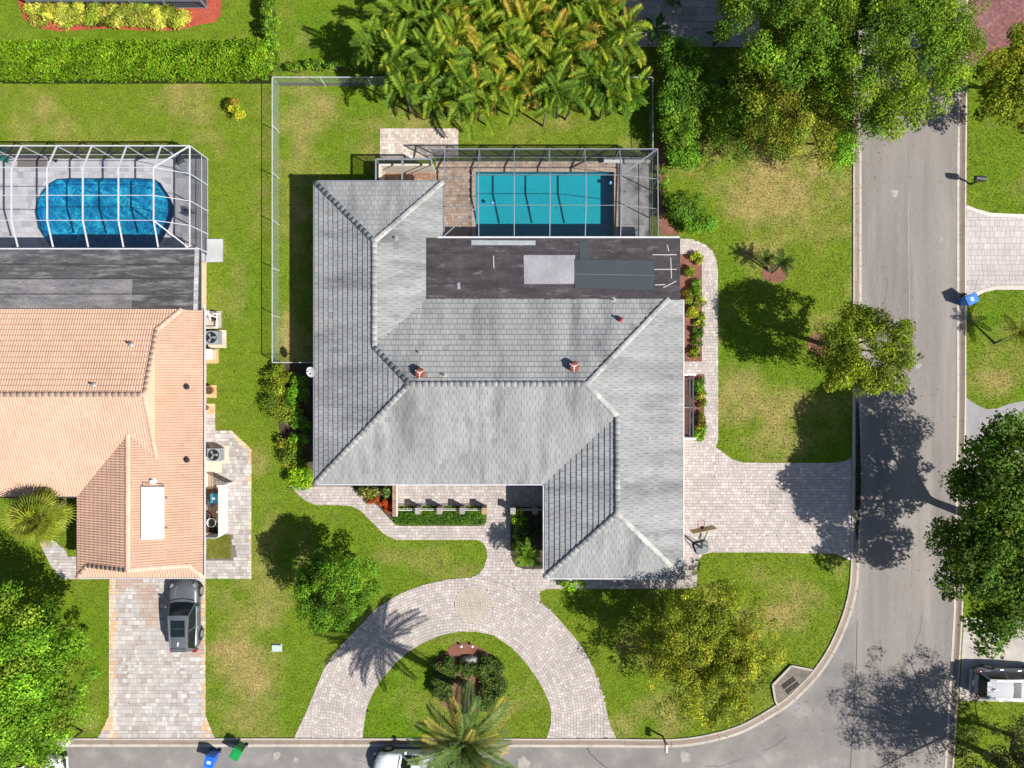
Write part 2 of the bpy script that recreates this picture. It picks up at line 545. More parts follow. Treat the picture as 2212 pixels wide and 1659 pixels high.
# cracks and seams in the asphalt
def ribbon(pts, w, z, name, mat, label):
    mb = MB()
    a = offset_line(pts, w / 2); b = offset_line(pts, -w / 2)
    for i in range(len(pts) - 1):
        mb.poly([(*a[i], z), (*a[i + 1], z), (*b[i + 1], z), (*b[i], z)])
    o = mb.build(name, mat); tag(o, label, kind='structure'); return o
def jit(pts, amp, sub):
    out = []
    for a, b in zip(pts, pts[1:]):
        for k in range(sub):
            t = k / sub
            out.append((a[0] + (b[0] - a[0]) * t + rng.uniform(-amp, amp), a[1] + (b[1] - a[1]) * t + rng.uniform(-amp, amp)))
    return out + [pts[-1]]
ribbon(sp(jit([(1266, 1612), (1276, 1630), (1294, 1645), (1316, 1662)], 1.2, 4)), 0.05, 0.011, 'asphalt_crack', M['crack'], 'crack running diagonally across the side street')
ribbon(sp(jit([(1852, 1340), (1850, 1430), (1846, 1500), (1842, 1580), (1836, 1680)], 0.6, 5)), 0.035, 0.011, 'asphalt_crack', M['crack'], 'long seam where the streets meet')
ribbon(sp(jit([(2040, 1180), (2040, 1288), (2057, 1289)], 0.4, 4)), 0.04, 0.011, 'asphalt_crack', M['crack'], 'rectangular patch seam beside the far kerb')
ribbon(sp(jit([(1962, 420), (1964, 640), (1966, 830), (1964, 1240)], 0.4, 14)), 0.06, 0.011, 'street_seam', plain('pale_seam', (0.285, 0.26, 0.24), 0.9), 'pale lengthwise seam along the middle of the street')
for u, v, r, lb in ((1932, 418, 9, 'pale patch on the street near the black mailbox'), (2034, 516, 5, 'small white splash on the street by the stamped driveway'), (1984, 790, 6, 'pale round spot on the street above the tree shadow'), (598, 1632, 9, 'chalky patch on the side street beside the blue bin'),
                    (640, 1642, 6, 'small chalky spot on the side street'), (1130, 1648, 14, 'worn pale patch on the side street near the crack'), (1480, 1635, 12, 'worn pale patch on the side street near the corner')):
    pp = [(u + r * (0.6 + 0.6 * rng.random()) * math.cos(a * .5236), v + r * 1.2 * (0.6 + 0.6 * rng.random()) * math.sin(a * .5236)) for a in range(12)]
    o = MB().sheet(sp(smooth_line(pp, 2, True)), 0.0105).build('street_patch', surf('worn_patch', (0.31, 0.29, 0.27), 0.9, .25, 3., .2, 20)); tag(o, lb, kind='structure')
for i, (u, v, ln, a) in enumerate(((1915, 600, 60, 88), (1990, 1330, 70, 95), (1900, 1380, 50, 80), (760, 1640, 50, 12), (1600, 1640, 80, 160), (1700, 1590, 60, 140))):
    ribbon(sp(jit([(u, v), (u + ln * .5 * math.cos(R(a)), v + ln * .5 * math.sin(R(a))), (u + ln * math.cos(R(a + 8)), v + ln * math.sin(R(a + 8)))], 1.5, 6)), 0.022, 0.011, 'asphalt_crack', M['crack'],
           ['hairline crack down the street above the round tree', 'hairline crack in the street below the big shadow', 'hairline crack near the corner kerb', 'hairline crack in the side street near the bins', 'hairline crack in the side street at the bend', 'hairline crack beside the storm drain'][i])
# standing dirty water in the gutter
pud = sp(smooth_line([(1845, 890), (1853, 870), (1857, 930), (1859, 1000), (1859, 1060), (1857, 1110), (1851, 1170), (1846, 1110), (1844, 1000)], 3, True))
o = MB().sheet(pud, 0.05).build('puddle', surf('wet_dark_silt', (0.018, 0.017, 0.02), 0.35, 0.2, 2, 0.2, 12, bump=0.3)); tag(o, 'dark wet silt lying in the shaded gutter', kind='structure')

# ---- paver areas -------------------------------------------------------------------
PAL_MAIN = [(0.415, 0.362, 0.338), (0.435, 0.385, 0.36), (0.39, 0.345, 0.322), (0.455, 0.405, 0.378), (0.375, 0.335, 0.318), (0.42, 0.365, 0.342), (0.50, 0.45, 0.42)]
PAL_NEI = [(0.405, 0.37, 0.352), (0.475, 0.445, 0.425), (0.425, 0.39, 0.365), (0.37, 0.335, 0.318), (0.385, 0.345, 0.32), (0.44, 0.405, 0.385), (0.345, 0.29, 0.265), (0.50, 0.47, 0.45), (0.40, 0.378, 0.37)]
PAL_DECK = [(0.30, 0.225, 0.175), (0.345, 0.26, 0.205), (0.26, 0.20, 0.165), (0.38, 0.30, 0.24)]
PAL_BACK = [(0.48, 0.42, 0.37), (0.54, 0.47, 0.41), (0.42, 0.36, 0.32), (0.60, 0.53, 0.47), (0.50, 0.40, 0.34)]

def grid_pieces(x0, x1, y0, y1, hs, ws, gap=0.012, rz=0.0, org=(0, 0)):
    out = []
    y = y0
    while y < y1:
        h = rng.choice(hs); x = x0 - rng.uniform(0, max(ws))
        while x < x1:
            w = rng.choice(ws)
            q = [(x + gap / 2, y + gap / 2), (x + w - gap / 2, y + gap / 2), (x + w - gap / 2, y + h - gap / 2), (x + gap / 2, y + h - gap / 2)]
            if rz:
                ca, sa = math.cos(rz), math.sin(rz)
                q = [(org[0] + a * ca - b * sa, org[1] + a * sa + b * ca) for a, b in q]
            out.append(q); x += w
        y += h
    return out

def ring_pieces(c, r0, r1, dr, wd, a0=0.0, a1=2 * math.pi, gap=0.012):
    out = []; r = r0
    while r < r1 - 0.02:
        n = max(3, int(round((a1 - a0) * (r + dr / 2) / wd))); ph = rng.uniform(0, 1)
        for k in range(n):
            b0 = a0 + (a1 - a0) * (k + ph) / n + gap / 2 / r; b1 = a0 + (a1 - a0) * (k + 1 + ph) / n - gap / 2 / r
            out.append([(c[0] + rr * math.cos(b), c[1] + rr * math.sin(b)) for rr, b in ((r + gap / 2, b0), (r + dr - gap / 2, b0), (r + dr - gap / 2, b1), (r + gap / 2, b1))][::-1])
        r += dr
    return out

def fit(pieces, outline, holes=()):
    """keep pieces inside the outline, cut those on its edge, drop those in holes"""
    if not pieces: return []
    P = np.array(pieces)
    ins = inside(P[:, :, 0], P[:, :, 1], outline)
    cen = P.mean(1)
    hole = np.zeros(len(P), bool)
    for h in holes: hole |= inside(P[:, :, 0], P[:, :, 1], h).any(1)
    out = []
    for i, q in enumerate(pieces):
        if hole[i]: continue
        if ins[i].all(): out.append(q)
        else:
            xs = [p[0] for p in q]; ys = [p[1] for p in q]
            near = ins[i].any() or any(min(xs) <= ox <= max(xs) and min(ys) <= oy <= max(ys) for ox, oy in outline)
            if near:
                if area(q) < 0: q = q[::-1]
                c = clip_convex(outline, q)
                if len(c) >= 3 and abs(area(c)) > 0.004: out.append(c)
    return out

def lay(root, name, pieces, pal, mat, z0=0.0, z1=0.03, jitter=0.005, maxn=300, colfn=None, focus=(0, 0)):
    """pieces nearest to the middle of the lot become objects of their own, the rest one joined part"""
    pieces = sorted(pieces, key=lambda q: (q[0][0] - focus[0]) ** 2 + (q[0][1] - focus[1]) ** 2)
    rest = MB()
    for i, q in enumerate(pieces):
        c = colfn(q) if colfn else None
        if c is None: c = rng.choice(pal)
        b = rng.uniform(0.94, 1.06); c = tuple(x * b for x in c)
        z = z1 + rng.uniform(-jitter, jitter)
        if i < maxn:
            mb = MB(); mb.prism(q, z0, z, c); mb.build(name, mat, root)
        else: rest.prism(q, z0, z, c)
    if rest.f:
        o = rest.build(name + '_field', mat, root); tag(o, kind='stuff')

def pavement(name, label, outline, holes=(), z=0.008):
    o = MB().sheet(outline, z, holes).build(name, M['joint'])
    tag(o, label, kind='structure')
    EXCL.append(outline)
    return o

# circular driveway with the front walks
drive_out = [(635.5, 1594), (663, 1534), (685.5, 1479), (700, 1444), (728, 1404), (768, 1361.5), (815.5, 1311.7), (865.5, 1281.7), (915.5, 1263),
             (965.5, 1251.7), (1018, 1247), (1034, 1240), (1046, 1224), (1052, 1204), (1050.5, 1184), (1043, 1172), (1028, 1166), (940, 1166), (853, 1166),
             (828, 1152), (803, 1127), (778, 1102), (758, 1093), (728, 1091), (683, 1091), (660.5, 1082), (638, 1062), (623, 1037), (626, 1030), (652, 1060),
             (678, 1050), (760, 1050), (778, 1069), (815.5, 1092), (840.5, 1119.5), (853, 1131), (863, 1136), (1035.5, 1136), (1050, 1129.5), (1052, 1104), (1052, 1092),
             (858, 1092), (858, 1015), (1176, 1015), (1176, 1094), (1104, 1094), (1102, 1130), (1103, 1185), (1106, 1210), (1114, 1222), (1130, 1229), (1180, 1229), (1180, 1245), (1480, 1245), (1480, 1230),
             (1506, 1230), (1506, 1268), (1456, 1272), (1181, 1272), (1168, 1277), (1165, 1286), (1169, 1300), (1191, 1319), (1226, 1359), (1256, 1394), (1276, 1429), (1293.5, 1469),
             (1306, 1517), (1316, 1562), (1331, 1594), (1181, 1594), (1190, 1564), (1191, 1539), (1186, 1516.5), (1173.5, 1489), (1156, 1459), (1136, 1431.5), (1106, 1399),
             (1065.5, 1372), (1028, 1364), (990.5, 1364), (953, 1372), (915.5, 1387), (880.5, 1409), (850.5, 1437), (823, 1469), (805.5, 1497), (793, 1527), (788, 1554), (783, 1594)]
DR = sp(drive_out)
drv = pavement('circular_driveway', 'pinkish grey paver circular driveway with front walks', DR)
arc_c = sv(988, 1563)[:2]
med_c = sv(1023, 1305)[:2]
R_out = 316 / PX
med_hole = [(med_c[0] + 1.26 * math.cos(2 * math.pi * k / 40), med_c[1] + 1.26 * math.sin(2 * math.pi * k / 40)) for k in range(40)]
rp = ring_pieces(arc_c, R_out - 0.196 * 22, R_out, 0.196, 0.215, -0.35, math.pi + 0.35)
rp = [q for q in rp if q[0][1] > sv(0, 1600)[1]]
ringfit = [q for q in fit(rp, DR) if math.hypot(sum(p[0] for p in q) / len(q) - med_c[0], sum(p[1] for p in q) / len(q) - med_c[1]) > 1.19]
outer_disc = [(arc_c[0] + (R_out + 0.005) * math.cos(2 * math.pi * k / 160), arc_c[1] + (R_out + 0.005) * math.sin(2 * math.pi * k / 160)) for k in range(160)]
gp = grid_pieces(-15.5, 12.5, -23.3, -5.2, [0.195], [0.16, 0.195, 0.195, 0.24, 0.29])
GA = np.array(gp)
rad = np.hypot(GA[:, :, 0] - arc_c[0], GA[:, :, 1] - arc_c[1])
keep = []
for i, q in enumerate(gp):
    if rad[i].min() >= R_out: keep.append(q)
    elif rad[i].max() > R_out + 0.05:                     # trim the inner corner back to the ring
        cx, cy = sum(p[0] for p in q) / 4, sum(p[1] for p in q) / 4
        d = math.hypot(cx - arc_c[0], cy - arc_c[1]); ux, uy = (cx - arc_c[0]) / d, (cy - arc_c[1]) / d
        o_ = (arc_c[0] + ux * (R_out + 0.01), arc_c[1] + uy * (R_out + 0.01))
        half = [(o_[0] + uy * 2, o_[1] - ux * 2), (o_[0] + uy * 2 + ux * 4, o_[1] - ux * 2 + uy * 4), (o_[0] - uy * 2 + ux * 4, o_[1] + ux * 2 + uy * 4), (o_[0] - uy * 2, o_[1] + ux * 2)]
        c = clip_convex(q, half if area(half) > 0 else half[::-1])
        if len(c) >= 3 and abs(area(c)) > 0.006: keep.append(c)
def fit_any(ps, outl):
    four = fit([q for q in ps if len(q) == 4], outl)
    oth = [q for q in ps if len(q) != 4 and inside([sum(p[0] for p in q) / len(q)], [sum(p[1] for p in q) / len(q)], outl)[0]]
    return four + oth
gridfit = fit_any(keep, DR)
lay(drv, 'paver', ringfit + gridfit, PAL_MAIN, M['paver'], focus=med_c)
mp_ = [q for q in ring_pieces(med_c, 0.16, 1.24, 0.155, 0.17)]
mp_.append([(med_c[0] + 0.15 * math.cos(k * math.pi / 4), med_c[1] + 0.15 * math.sin(k * math.pi / 4)) for k in range(8)])
o = MB().sheet([(med_c[0] + 1.25 * math.cos(2 * math.pi * k / 40), med_c[1] + 1.25 * math.sin(2 * math.pi * k / 40)) for k in range(40)], 0.012).build('paver_medallion', M['joint'])
tag(o, 'round medallion of cream pavers in the circular driveway', kind='structure')
lay(o, 'paver', mp_, [(0.435, 0.375, 0.32), (0.41, 0.35, 0.30), (0.455, 0.395, 0.34)], M['paver'], 0.0, 0.046)

# garage driveway with the side path
gar_out = [(1455, 515), (1496, 517), (1521, 527), (1538.5, 542), (1547, 560), (1550.5, 585), (1551, 750), (1551, 949), (1546, 966), (1561, 977), (1581, 992), (1603.5, 999),
           (1660, 1000), (1790, 1000), (1826, 996), (1839, 988), (1840, 1213), (1819, 1202), (1804, 1196), (1659, 1193), (1536, 1193), (1518, 1198), (1508.5, 1209), (1506, 1229.5), (1452, 1229.5),
           (1452, 950), (1521, 950), (1521, 808), (1452, 808), (1452, 781), (1516, 781), (1516, 567), (1507, 556), (1495, 549), (1455, 549)]
GD = sp(gar_out)
gdr = pavement('garage_driveway', 'pale mixed paver garage driveway and side path', GD)
gg = fit(grid_pieces(10.2, 22.5, -12.3, 9.7, [0.195], [0.16, 0.195, 0.195, 0.24, 0.29]), GD)
lay(gdr, 'paver', gg, [tuple(x * 1.08 for x in c) for c in PAL_MAIN], M['paver'], focus=sv(1600, 1090)[:2])

# paver patch in the back yard
bp_ = sp([(821, 277), (990, 277), (990, 342), (821, 342)])
bpo = pavement('back_patio', 'rectangular cream paver patio behind the pool cage', bp_)
lay(bpo, 'paver', fit(grid_pieces(bp_[0][0], bp_[1][0], bp_[2][1], bp_[0][1], [0.195], [0.15, 0.195, 0.25]), bp_), PAL_BACK, M['paver'], focus=sv(905, 310)[:2])

# neighbour's driveway and side path
nd = sp([(236, 1235), (444, 1235), (444, 1544), (452, 1566), (464, 1594), (212, 1594), (226, 1566), (236, 1544)])
ndo = pavement('neighbour_driveway', 'white and brown mixed paver driveway below the orange roof', nd)
def rust(q):
    x, y = q[0][:2]
    e = min(abs(x - sv(236, 0)[0]), abs(x - sv(444, 0)[0]))
    if e < 0.32: return rng.choice([(0.55, 0.36, 0.22), (0.58, 0.45, 0.34), (0.50, 0.42, 0.36)]) if vnoise(x, y, 2.0, 5) > 0.4 else (0.56, 0.48, 0.42)
    if vnoise(x, y, 1.5, 8) > 0.62 and y > -18: return rng.choice([(0.36, 0.285, 0.245), (0.40, 0.34, 0.30), (0.41, 0.295, 0.24)])
lay(ndo, 'paver', fit(grid_pieces(nd[5][0], nd[4][0], nd[4][1], nd[0][1], [0.2, 0.2, 0.3], [0.2, 0.2, 0.3, 0.4]), nd), PAL_NEI, M['paver'], colfn=rust, focus=sv(340, 1430)[:2])
np_ = sp([(430, 890), (465, 890), (465, 930), (500, 930), (543, 970), (543, 1250), (430, 1250)])
nh = sp([(440, 1155), (499, 1155), (499, 1206), (440, 1206)])
npo = pavement('neighbour_side_path', 'mixed paver side path with rust stained border', np_)
def rust2(q):
    x, y = q[0][:2]
    if x > sv(535, 0)[0] or (x + y > sv(530, 970)[0] + sv(530, 970)[1] + 0.05): return rng.choice([(0.60, 0.38, 0.18), (0.62, 0.47, 0.30), (0.6, 0.5, 0.4)])
lay(npo, 'paver', fit(grid_pieces(np_[0][0], np_[4][0] + .2, np_[5][1], np_[0][1], [0.2, 0.2, 0.3], [0.2, 0.2, 0.3, 0.4]), np_, [nh]), PAL_NEI, M['paver'], colfn=rust2, focus=sv(510, 1090)[:2])
o = MB().sheet(nh, 0.035).build('weed_patch', M['lawn']); o.data.attributes['col'].data.foreach_set('color', [0.11, 0.12, 0.02, 1] * len(o.data.polygons)); tag(o, 'patch of weedy ground inside the side path', kind='structure')
nw = sp([(85, 1170), (115, 1166), (144, 1190), (146, 1202), (200, 1202), (200, 1251), (136, 1251), (110, 1222)])
nwo = pavement('neighbour_front_walk', 'angled paver walk beside the fan palm', nw)
def rust3(q):
    x, y = q[0][:2]
    if vnoise(x, y, 0.6, 3) > 0.68: return rng.choice([(0.50, 0.36, 0.22), (0.46, 0.38, 0.3)])
lay(nwo, 'paver', fit(grid_pieces(nw[0][0], nw[4][0], nw[6][1], nw[1][1] + .2, [0.2, 0.2, 0.3], [0.2, 0.3, 0.4]), nw), PAL_NEI, M['paver'], colfn=rust3)

# driveways across the street
def slab(name, label, pts, mat, z=0.012):
    P = sp(pts)
    o = MB().prism(P, -0.02, z).build(name, mat); tag(o, label, kind='structure'); EXCL.append(P); return o, P
red = sp([(2090, -60), (2330, -60), (2330, 95), (2200, 95), (2160, 104), (2125, 124), (2105, 140), (2090, 150)])
ro = pavement('red_brick_driveway', 'dark red herringbone brick driveway at the top corner', red)
hb = []
for j in range(-15, 60):
    for i in range(-25, 50):
        x0, y0 = red[0][0] - 0.3 + i * 0.2, red[7][1] - 0.3 + j * 0.2
        if (i + j) % 2: hb += [[(x0 + .005, y0 + .005), (x0 + .195, y0 + .005), (x0 + .195, y0 + .095), (x0 + .005, y0 + .095)], [(x0 + .005, y0 + .105), (x0 + .195, y0 + .105), (x0 + .195, y0 + .195), (x0 + .005, y0 + .195)]]
        else: hb += [[(x0 + .005, y0 + .005), (x0 + .095, y0 + .005), (x0 + .095, y0 + .195), (x0 + .005, y0 + .195)], [(x0 + .105, y0 + .005), (x0 + .195, y0 + .005), (x0 + .195, y0 + .195), (x0 + .105, y0 + .195)]]
ca, sa = math.cos(R(45)), math.sin(R(45)); o0 = (red[0][0] + 3, red[0][1] - 3)
hb = [[(o0[0] + (a - o0[0]) * ca - (b - o0[1]) * sa, o0[1] + (a - o0[0]) * sa + (b - o0[1]) * ca) for a, b in q] for q in hb]
lay(ro, 'brick', fit(hb, red), [(0.20, 0.085, 0.085), (0.235, 0.10, 0.095), (0.17, 0.075, 0.08), (0.255, 0.125, 0.115)], M['paver'], focus=sv(2130, 60)[:2])
st = [(2087, 443), (2110, 452), (2140, 460), (2212, 463), (2330, 463), (2330, 626), (2212, 626), (2150, 626), (2125, 632), (2100, 645), (2087, 652)]
sto = pavement('stamped_driveway', 'pale stamped concrete driveway opposite the side path', sp(st))
sb = sp([(2087, 451), (2108, 460), (2140, 468), (2212, 471), (2330, 471), (2330, 618), (2212, 618), (2150, 618), (2122, 624), (2098, 637), (2087, 643)])
lay(sto, 'slab', fit(grid_pieces(29, 38, 5.2, 12, [0.2, 0.3, 0.4], [0.2, 0.3, 0.3, 0.45], 0.014), sb), [(0.44, 0.40, 0.385), (0.455, 0.415, 0.40), (0.43, 0.39, 0.375)], M['paver'], z1=0.024, jitter=0.003, focus=sv(2150, 540)[:2])
bord = []
for ln in ([(2087, 447), (2110, 456), (2140, 464), (2212, 467), (2330, 467)], [(2330, 622), (2212, 622), (2150, 622), (2124, 628), (2099, 641), (2087, 647)]):
    l = sp(ln); a = offset_line(l, .12); b = offset_line(l, -.12)
    for i in range(len(l) - 1): bord.append([a[i], a[i + 1], b[i + 1], b[i]])
lay(sto, 'border_slab', bord, [(0.56, 0.5, 0.45)], M['paver'], z1=0.036)
slab('grey_driveway', 'grey concrete driveway in the shade of the big street tree',
     [(2086, 858), (2105, 872), (2130, 884), (2155, 882), (2180, 872), (2230, 862), (2330, 850), (2330, 1120), (2086, 1120)], surf('grey_slab', (0.27, 0.26, 0.265), 0.9, 0.2, 0.8, 0.1, 20))
slab('concrete_driveway', 'plain buff concrete driveway under the silver car', [(2082, 1334), (2200, 1342), (2330, 1340), (2330, 1520), (2072, 1513)], M['concrete'])

# neighbour's stone patio at the top
pt = sp([(1345, -60), (1640, -60), (1640, 102), (1345, 102)])
pto = pavement('stone_patio', 'shaded grey stone patio behind the palms', pt)
lay(pto, 'flagstone', fit(grid_pieces(pt[0][0], pt[1][0], pt[2][1], pt[0][1], [0.45, 0.6], [0.45, 0.6, 0.9], 0.02), pt), [(0.33, 0.295, 0.28), (0.36, 0.32, 0.30), (0.30, 0.27, 0.26)], M['paver'], z1=0.05)

# ---- planting beds (mulch) --------------------------------------------------------
def bed(name, label, pts, mat, z=0.02, n=0):
    P = sp(smooth_line(pts, 3, True) if n else pts)
    o = MB().sheet(P, z).build(name, mat); tag(o, label, kind='structure'); EXCL.append(P); return P
bed('red_mulch_bed', 'bright red mulch bed along the top screen room', [(38, -30), (40, 8), (52, 42), (75, 60), (130, 68), (220, 62), (330, 67), (385, 66), (430, 54), (465, 48), (477, 32), (478, -30)], M['mulch'])
bed('side_bed', 'narrow brown mulch bed between side path and house', [(1467, 549), (1495, 549), (1507, 556), (1516, 567), (1516, 781), (1455, 781), (1455, 549)], M['mulch_brown'])
bed('side_bed', 'short mulch bed beside the screened side entry', [(1455, 808), (1521, 808), (1521, 950), (1455, 950)], M['mulch_brown'])
bed('shrub_bed', 'dark soil bed under the shrubs west of the house', [(604, 785), (690, 785), (690, 1040), (652, 1060), (626, 1030), (612, 990), (600, 900)], M['soil'])
bed('front_bed', 'dark soil bed with red foliage by the front court', [(678, 1048), (858, 1048), (858, 1122), (840, 1119), (815, 1092), (778, 1069), (760, 1050), (678, 1052)], M['soil'])
bed('planter_bed', 'dark planting bed west of the garage wing', [(1104, 1096), (1176, 1096), (1176, 1229), (1130, 1229), (1114, 1222), (1106, 1210), (1103, 1185), (1102, 1130)], M['soil'])
bed('court_bed', 'strip of clipped ground cover below the pillars', [(857, 1098), (1051, 1098), (1050, 1128), (1035, 1135), (866, 1135), (848, 1126)], M['soil'], 0.012)
bed('island_bed', 'round mulch bed in the driveway island', [(938, 1430), (960, 1412), (976, 1394), (1005, 1388), (1036, 1398), (1068, 1422), (1086, 1462), (1078, 1500), (1050, 1530), (990, 1540), (955, 1520), (937, 1475)], M['mulch_brown'], 0.02, 1)
bed('tree_ring', 'round mulch ring around the young palm', [(1674 + 29 * math.cos(a * .393), 591 + 20 * math.sin(a * .393)) for a in range(16)], M['mulch_brown'])
bed('tree_ring', 'mulch ring under the round street tree', [(1768 + 24 * math.cos(a * .393), 745 + 26 * math.sin(a * .393)) for a in range(16)], M['mulch_brown'])
bed('pool_bed', 'mulch strip east of the pool cage', [(1420, 300), (1436, 300), (1436, 470), (1470, 508), (1424, 508)], M['mulch_brown'])
bed('fence_bed', 'leaf litter strip along the back fence', [(603, 178), (790, 180), (790, 185), (603, 186)], M['soil'])

# ---- the lawn ----------------------------------------------------------------------
DRY = [(1690, 430, 150, 130, .9), (1700, 905, 130, 90, 1.0), (1580, 860, 60, 80, .8), (1600, 520, 60, 60, .4), (660, 290, 90, 110, .75), (640, 560, 30, 200, .9), (620, 720, 16, 60, .9), (700, 230, 80, 40, .4),
       (520, 1420, 70, 60, .9), (490, 1400, 40, 14, 1.2), (560, 1500, 60, 90, .7), (600, 1300, 50, 80, .4), (900, 1210, 90, 30, .4), (860, 265, 200, 25, .5), (1250, 265, 150, 25, .5), (250, 250, 260, 60, .3),
       (560, 980, 30, 150, .6), (470, 700, 20, 90, .6), (1600, 1330, 90, 50, .55), (1480, 1530, 130, 40, .5), (1700, 1280, 60, 60, .4), (1060, 1500, 40, 60, .15), (880, 1470, 40, 60, .45), (1000, 1385, 60, 12, .6),
       (2140, 500, 50, 40, .2), (2150, 820, 50, 50, .25), (590, 1130, 40, 60, .7), (740, 1130, 60, 40, .2), (300, 300, 60, 20, .4), (1660, 330, 90, 40, .4), (190, 1500, 40, 60, .1)]
LUSH = [(300, 60, 400, 40, .5), (700, 60, 60, 80, .8), (520, 480, 40, 120, .7), (530, 650, 40, 90, .5), (1500, 600, 40, 60, .3), (1780, 980, 60, 40, .7), (1790, 1260, 40, 80, .9), (1130, 1520, 40, 60, .8),
        (880, 1560, 70, 30, .6), (2150, 420, 60, 60, .5), (2140, 700, 60, 60, .9), (640, 700, 14, 70, .8), (1230, 1310, 60, 30, .9), (640, 1250, 30, 60, .4), (1745, 875, 16, 22, 1.2), (350, 445, 20, 20, .4), (1640, 1050, 30, 40, .2), (640, 1400, 40, 60, .4)]
def lawn_col(x, y, fine=True):
    ux = x * PX + 1106; uy = 829.5 - y * PX
    d = (vnoise(x, y, 4.5, 1) - 0.45) * 0.5 + (vnoise(x, y, 1.4, 2) - 0.5) * 0.6 + (vnoise(x, y, 0.6, 14) - 0.5) * 0.35
    l = (vnoise(x, y, 5.5, 3) - 0.4) * 0.8 + (vnoise(x, y, 1.9, 4) - 0.5) * 0.4
    for cx, cy, rx, ry, a in DRY: d = d + a * 0.62 * np.exp(-(((ux - cx) / rx) ** 2 + ((uy - cy) / ry) ** 2))
    for cx, cy, rx, ry, a in LUSH: l = l + a * 0.6 * np.exp(-(((ux - cx) / rx) ** 2 + ((uy - cy) / ry) ** 2))
    if fine:
        d = d + (vnoise(x, y, 0.32, 5) - 0.5) * 0.5 + (vnoise(x, y, 0.11, 6) - 0.5) * 0.5
        l = l + (vnoise(x, y, 0.2, 7) - 0.5) * 0.4
    d = np.clip((d - 0.16) * 1.2, 0, 0.85)[:, None]; l = np.clip(l, 0, 1)[:, None]
    base = np.array((0.128, 0.183, 0.014)); lush = np.array((0.084, 0.174, 0.005)); dry = np.array((0.33, 0.25, 0.10))
    c = base * (1 - l) + lush * l
    c = c * (1 - d) + dry * d
    if fine: c = c * (0.5 + 1.0 * vnoise(x, y, 0.17, 9))[:, None]
    return c
POOL = (sv(1027, 0)[0], sv(1327, 0)[0], sv(0, 512)[1], sv(0, 371)[1])
NPOOL_HOLE = (-31.6, -21.8, 8.5, 13.6)
def axis(lo, hi, step, extra, far):
    a = list(np.arange(lo, hi + step / 2, step)) + list(extra) + [lo - far, hi + far, lo - 8, hi + 8]
    a = sorted(a); out = [a[0]]
    for v in a[1:]:
        if v - out[-1] > 1e-3: out.append(v)
    return np.array(out)
gx = axis(-36, 36, 0.4, [POOL[0], POOL[1], NPOOL_HOLE[0], NPOOL_HOLE[1]], 160)
gy = axis(-28, 28, 0.4, [POOL[2], POOL[3], NPOOL_HOLE[2], NPOOL_HOLE[3]], 160)
GX, GY = np.meshgrid(gx, gy)
V = np.stack([GX.ravel(), GY.ravel(), (vnoise(GX.ravel(), GY.ravel(), 1.5, 12) - 0.5) * 0.0], 1)
nx, ny = len(gx), len(gy)
ii, jj = np.meshgrid(np.arange(nx - 1), np.arange(ny - 1))
F = np.stack([jj * nx + ii, jj * nx + ii + 1, (jj + 1) * nx + ii + 1, (jj + 1) * nx + ii], -1).reshape(-1, 4)
cen = V[F].mean(1)
hol = np.zeros(len(F), bool)
for h in (POOL, NPOOL_HOLE): hol |= (cen[:, 0] > h[0]) & (cen[:, 0] < h[1]) & (cen[:, 1] > h[2]) & (cen[:, 1] < h[3])
F = F[~hol]; cen = cen[~hol]
lawn_me = grid_mesh('lawn', V, F, lawn_col(cen[:, 0], cen[:, 1], False), M['lawn'])
# smooth the turf colours between faces
vc = lawn_me.attributes.new('colv', 'FLOAT_COLOR', 'POINT')
cc = np.ones((len(V), 4), np.float32); cc[:, :3] = lawn_col(V[:, 0], V[:, 1], False)
cc[(np.abs(V[:, 0]) > 35.5) | (np.abs(V[:, 1]) > 27.5), :3] = (0.125, 0.172, 0.02)
vc.data.foreach_set('color', cc.ravel())
lawn_me.attributes.remove(lawn_me.attributes['col'])
lawn_me.attributes['colv'].name = 'col'
lawn = link('lawn', lawn_me); tag(lawn, 'green and straw coloured lawns around the houses', kind='structure')
# ================================================================ houses
PITCH = 0.36
def plane_uv(down):
    """u along the eave, v up the slope (plan)"""
    d = Vector(down).normalized(); return Vector((-d.y, d.x)), -d

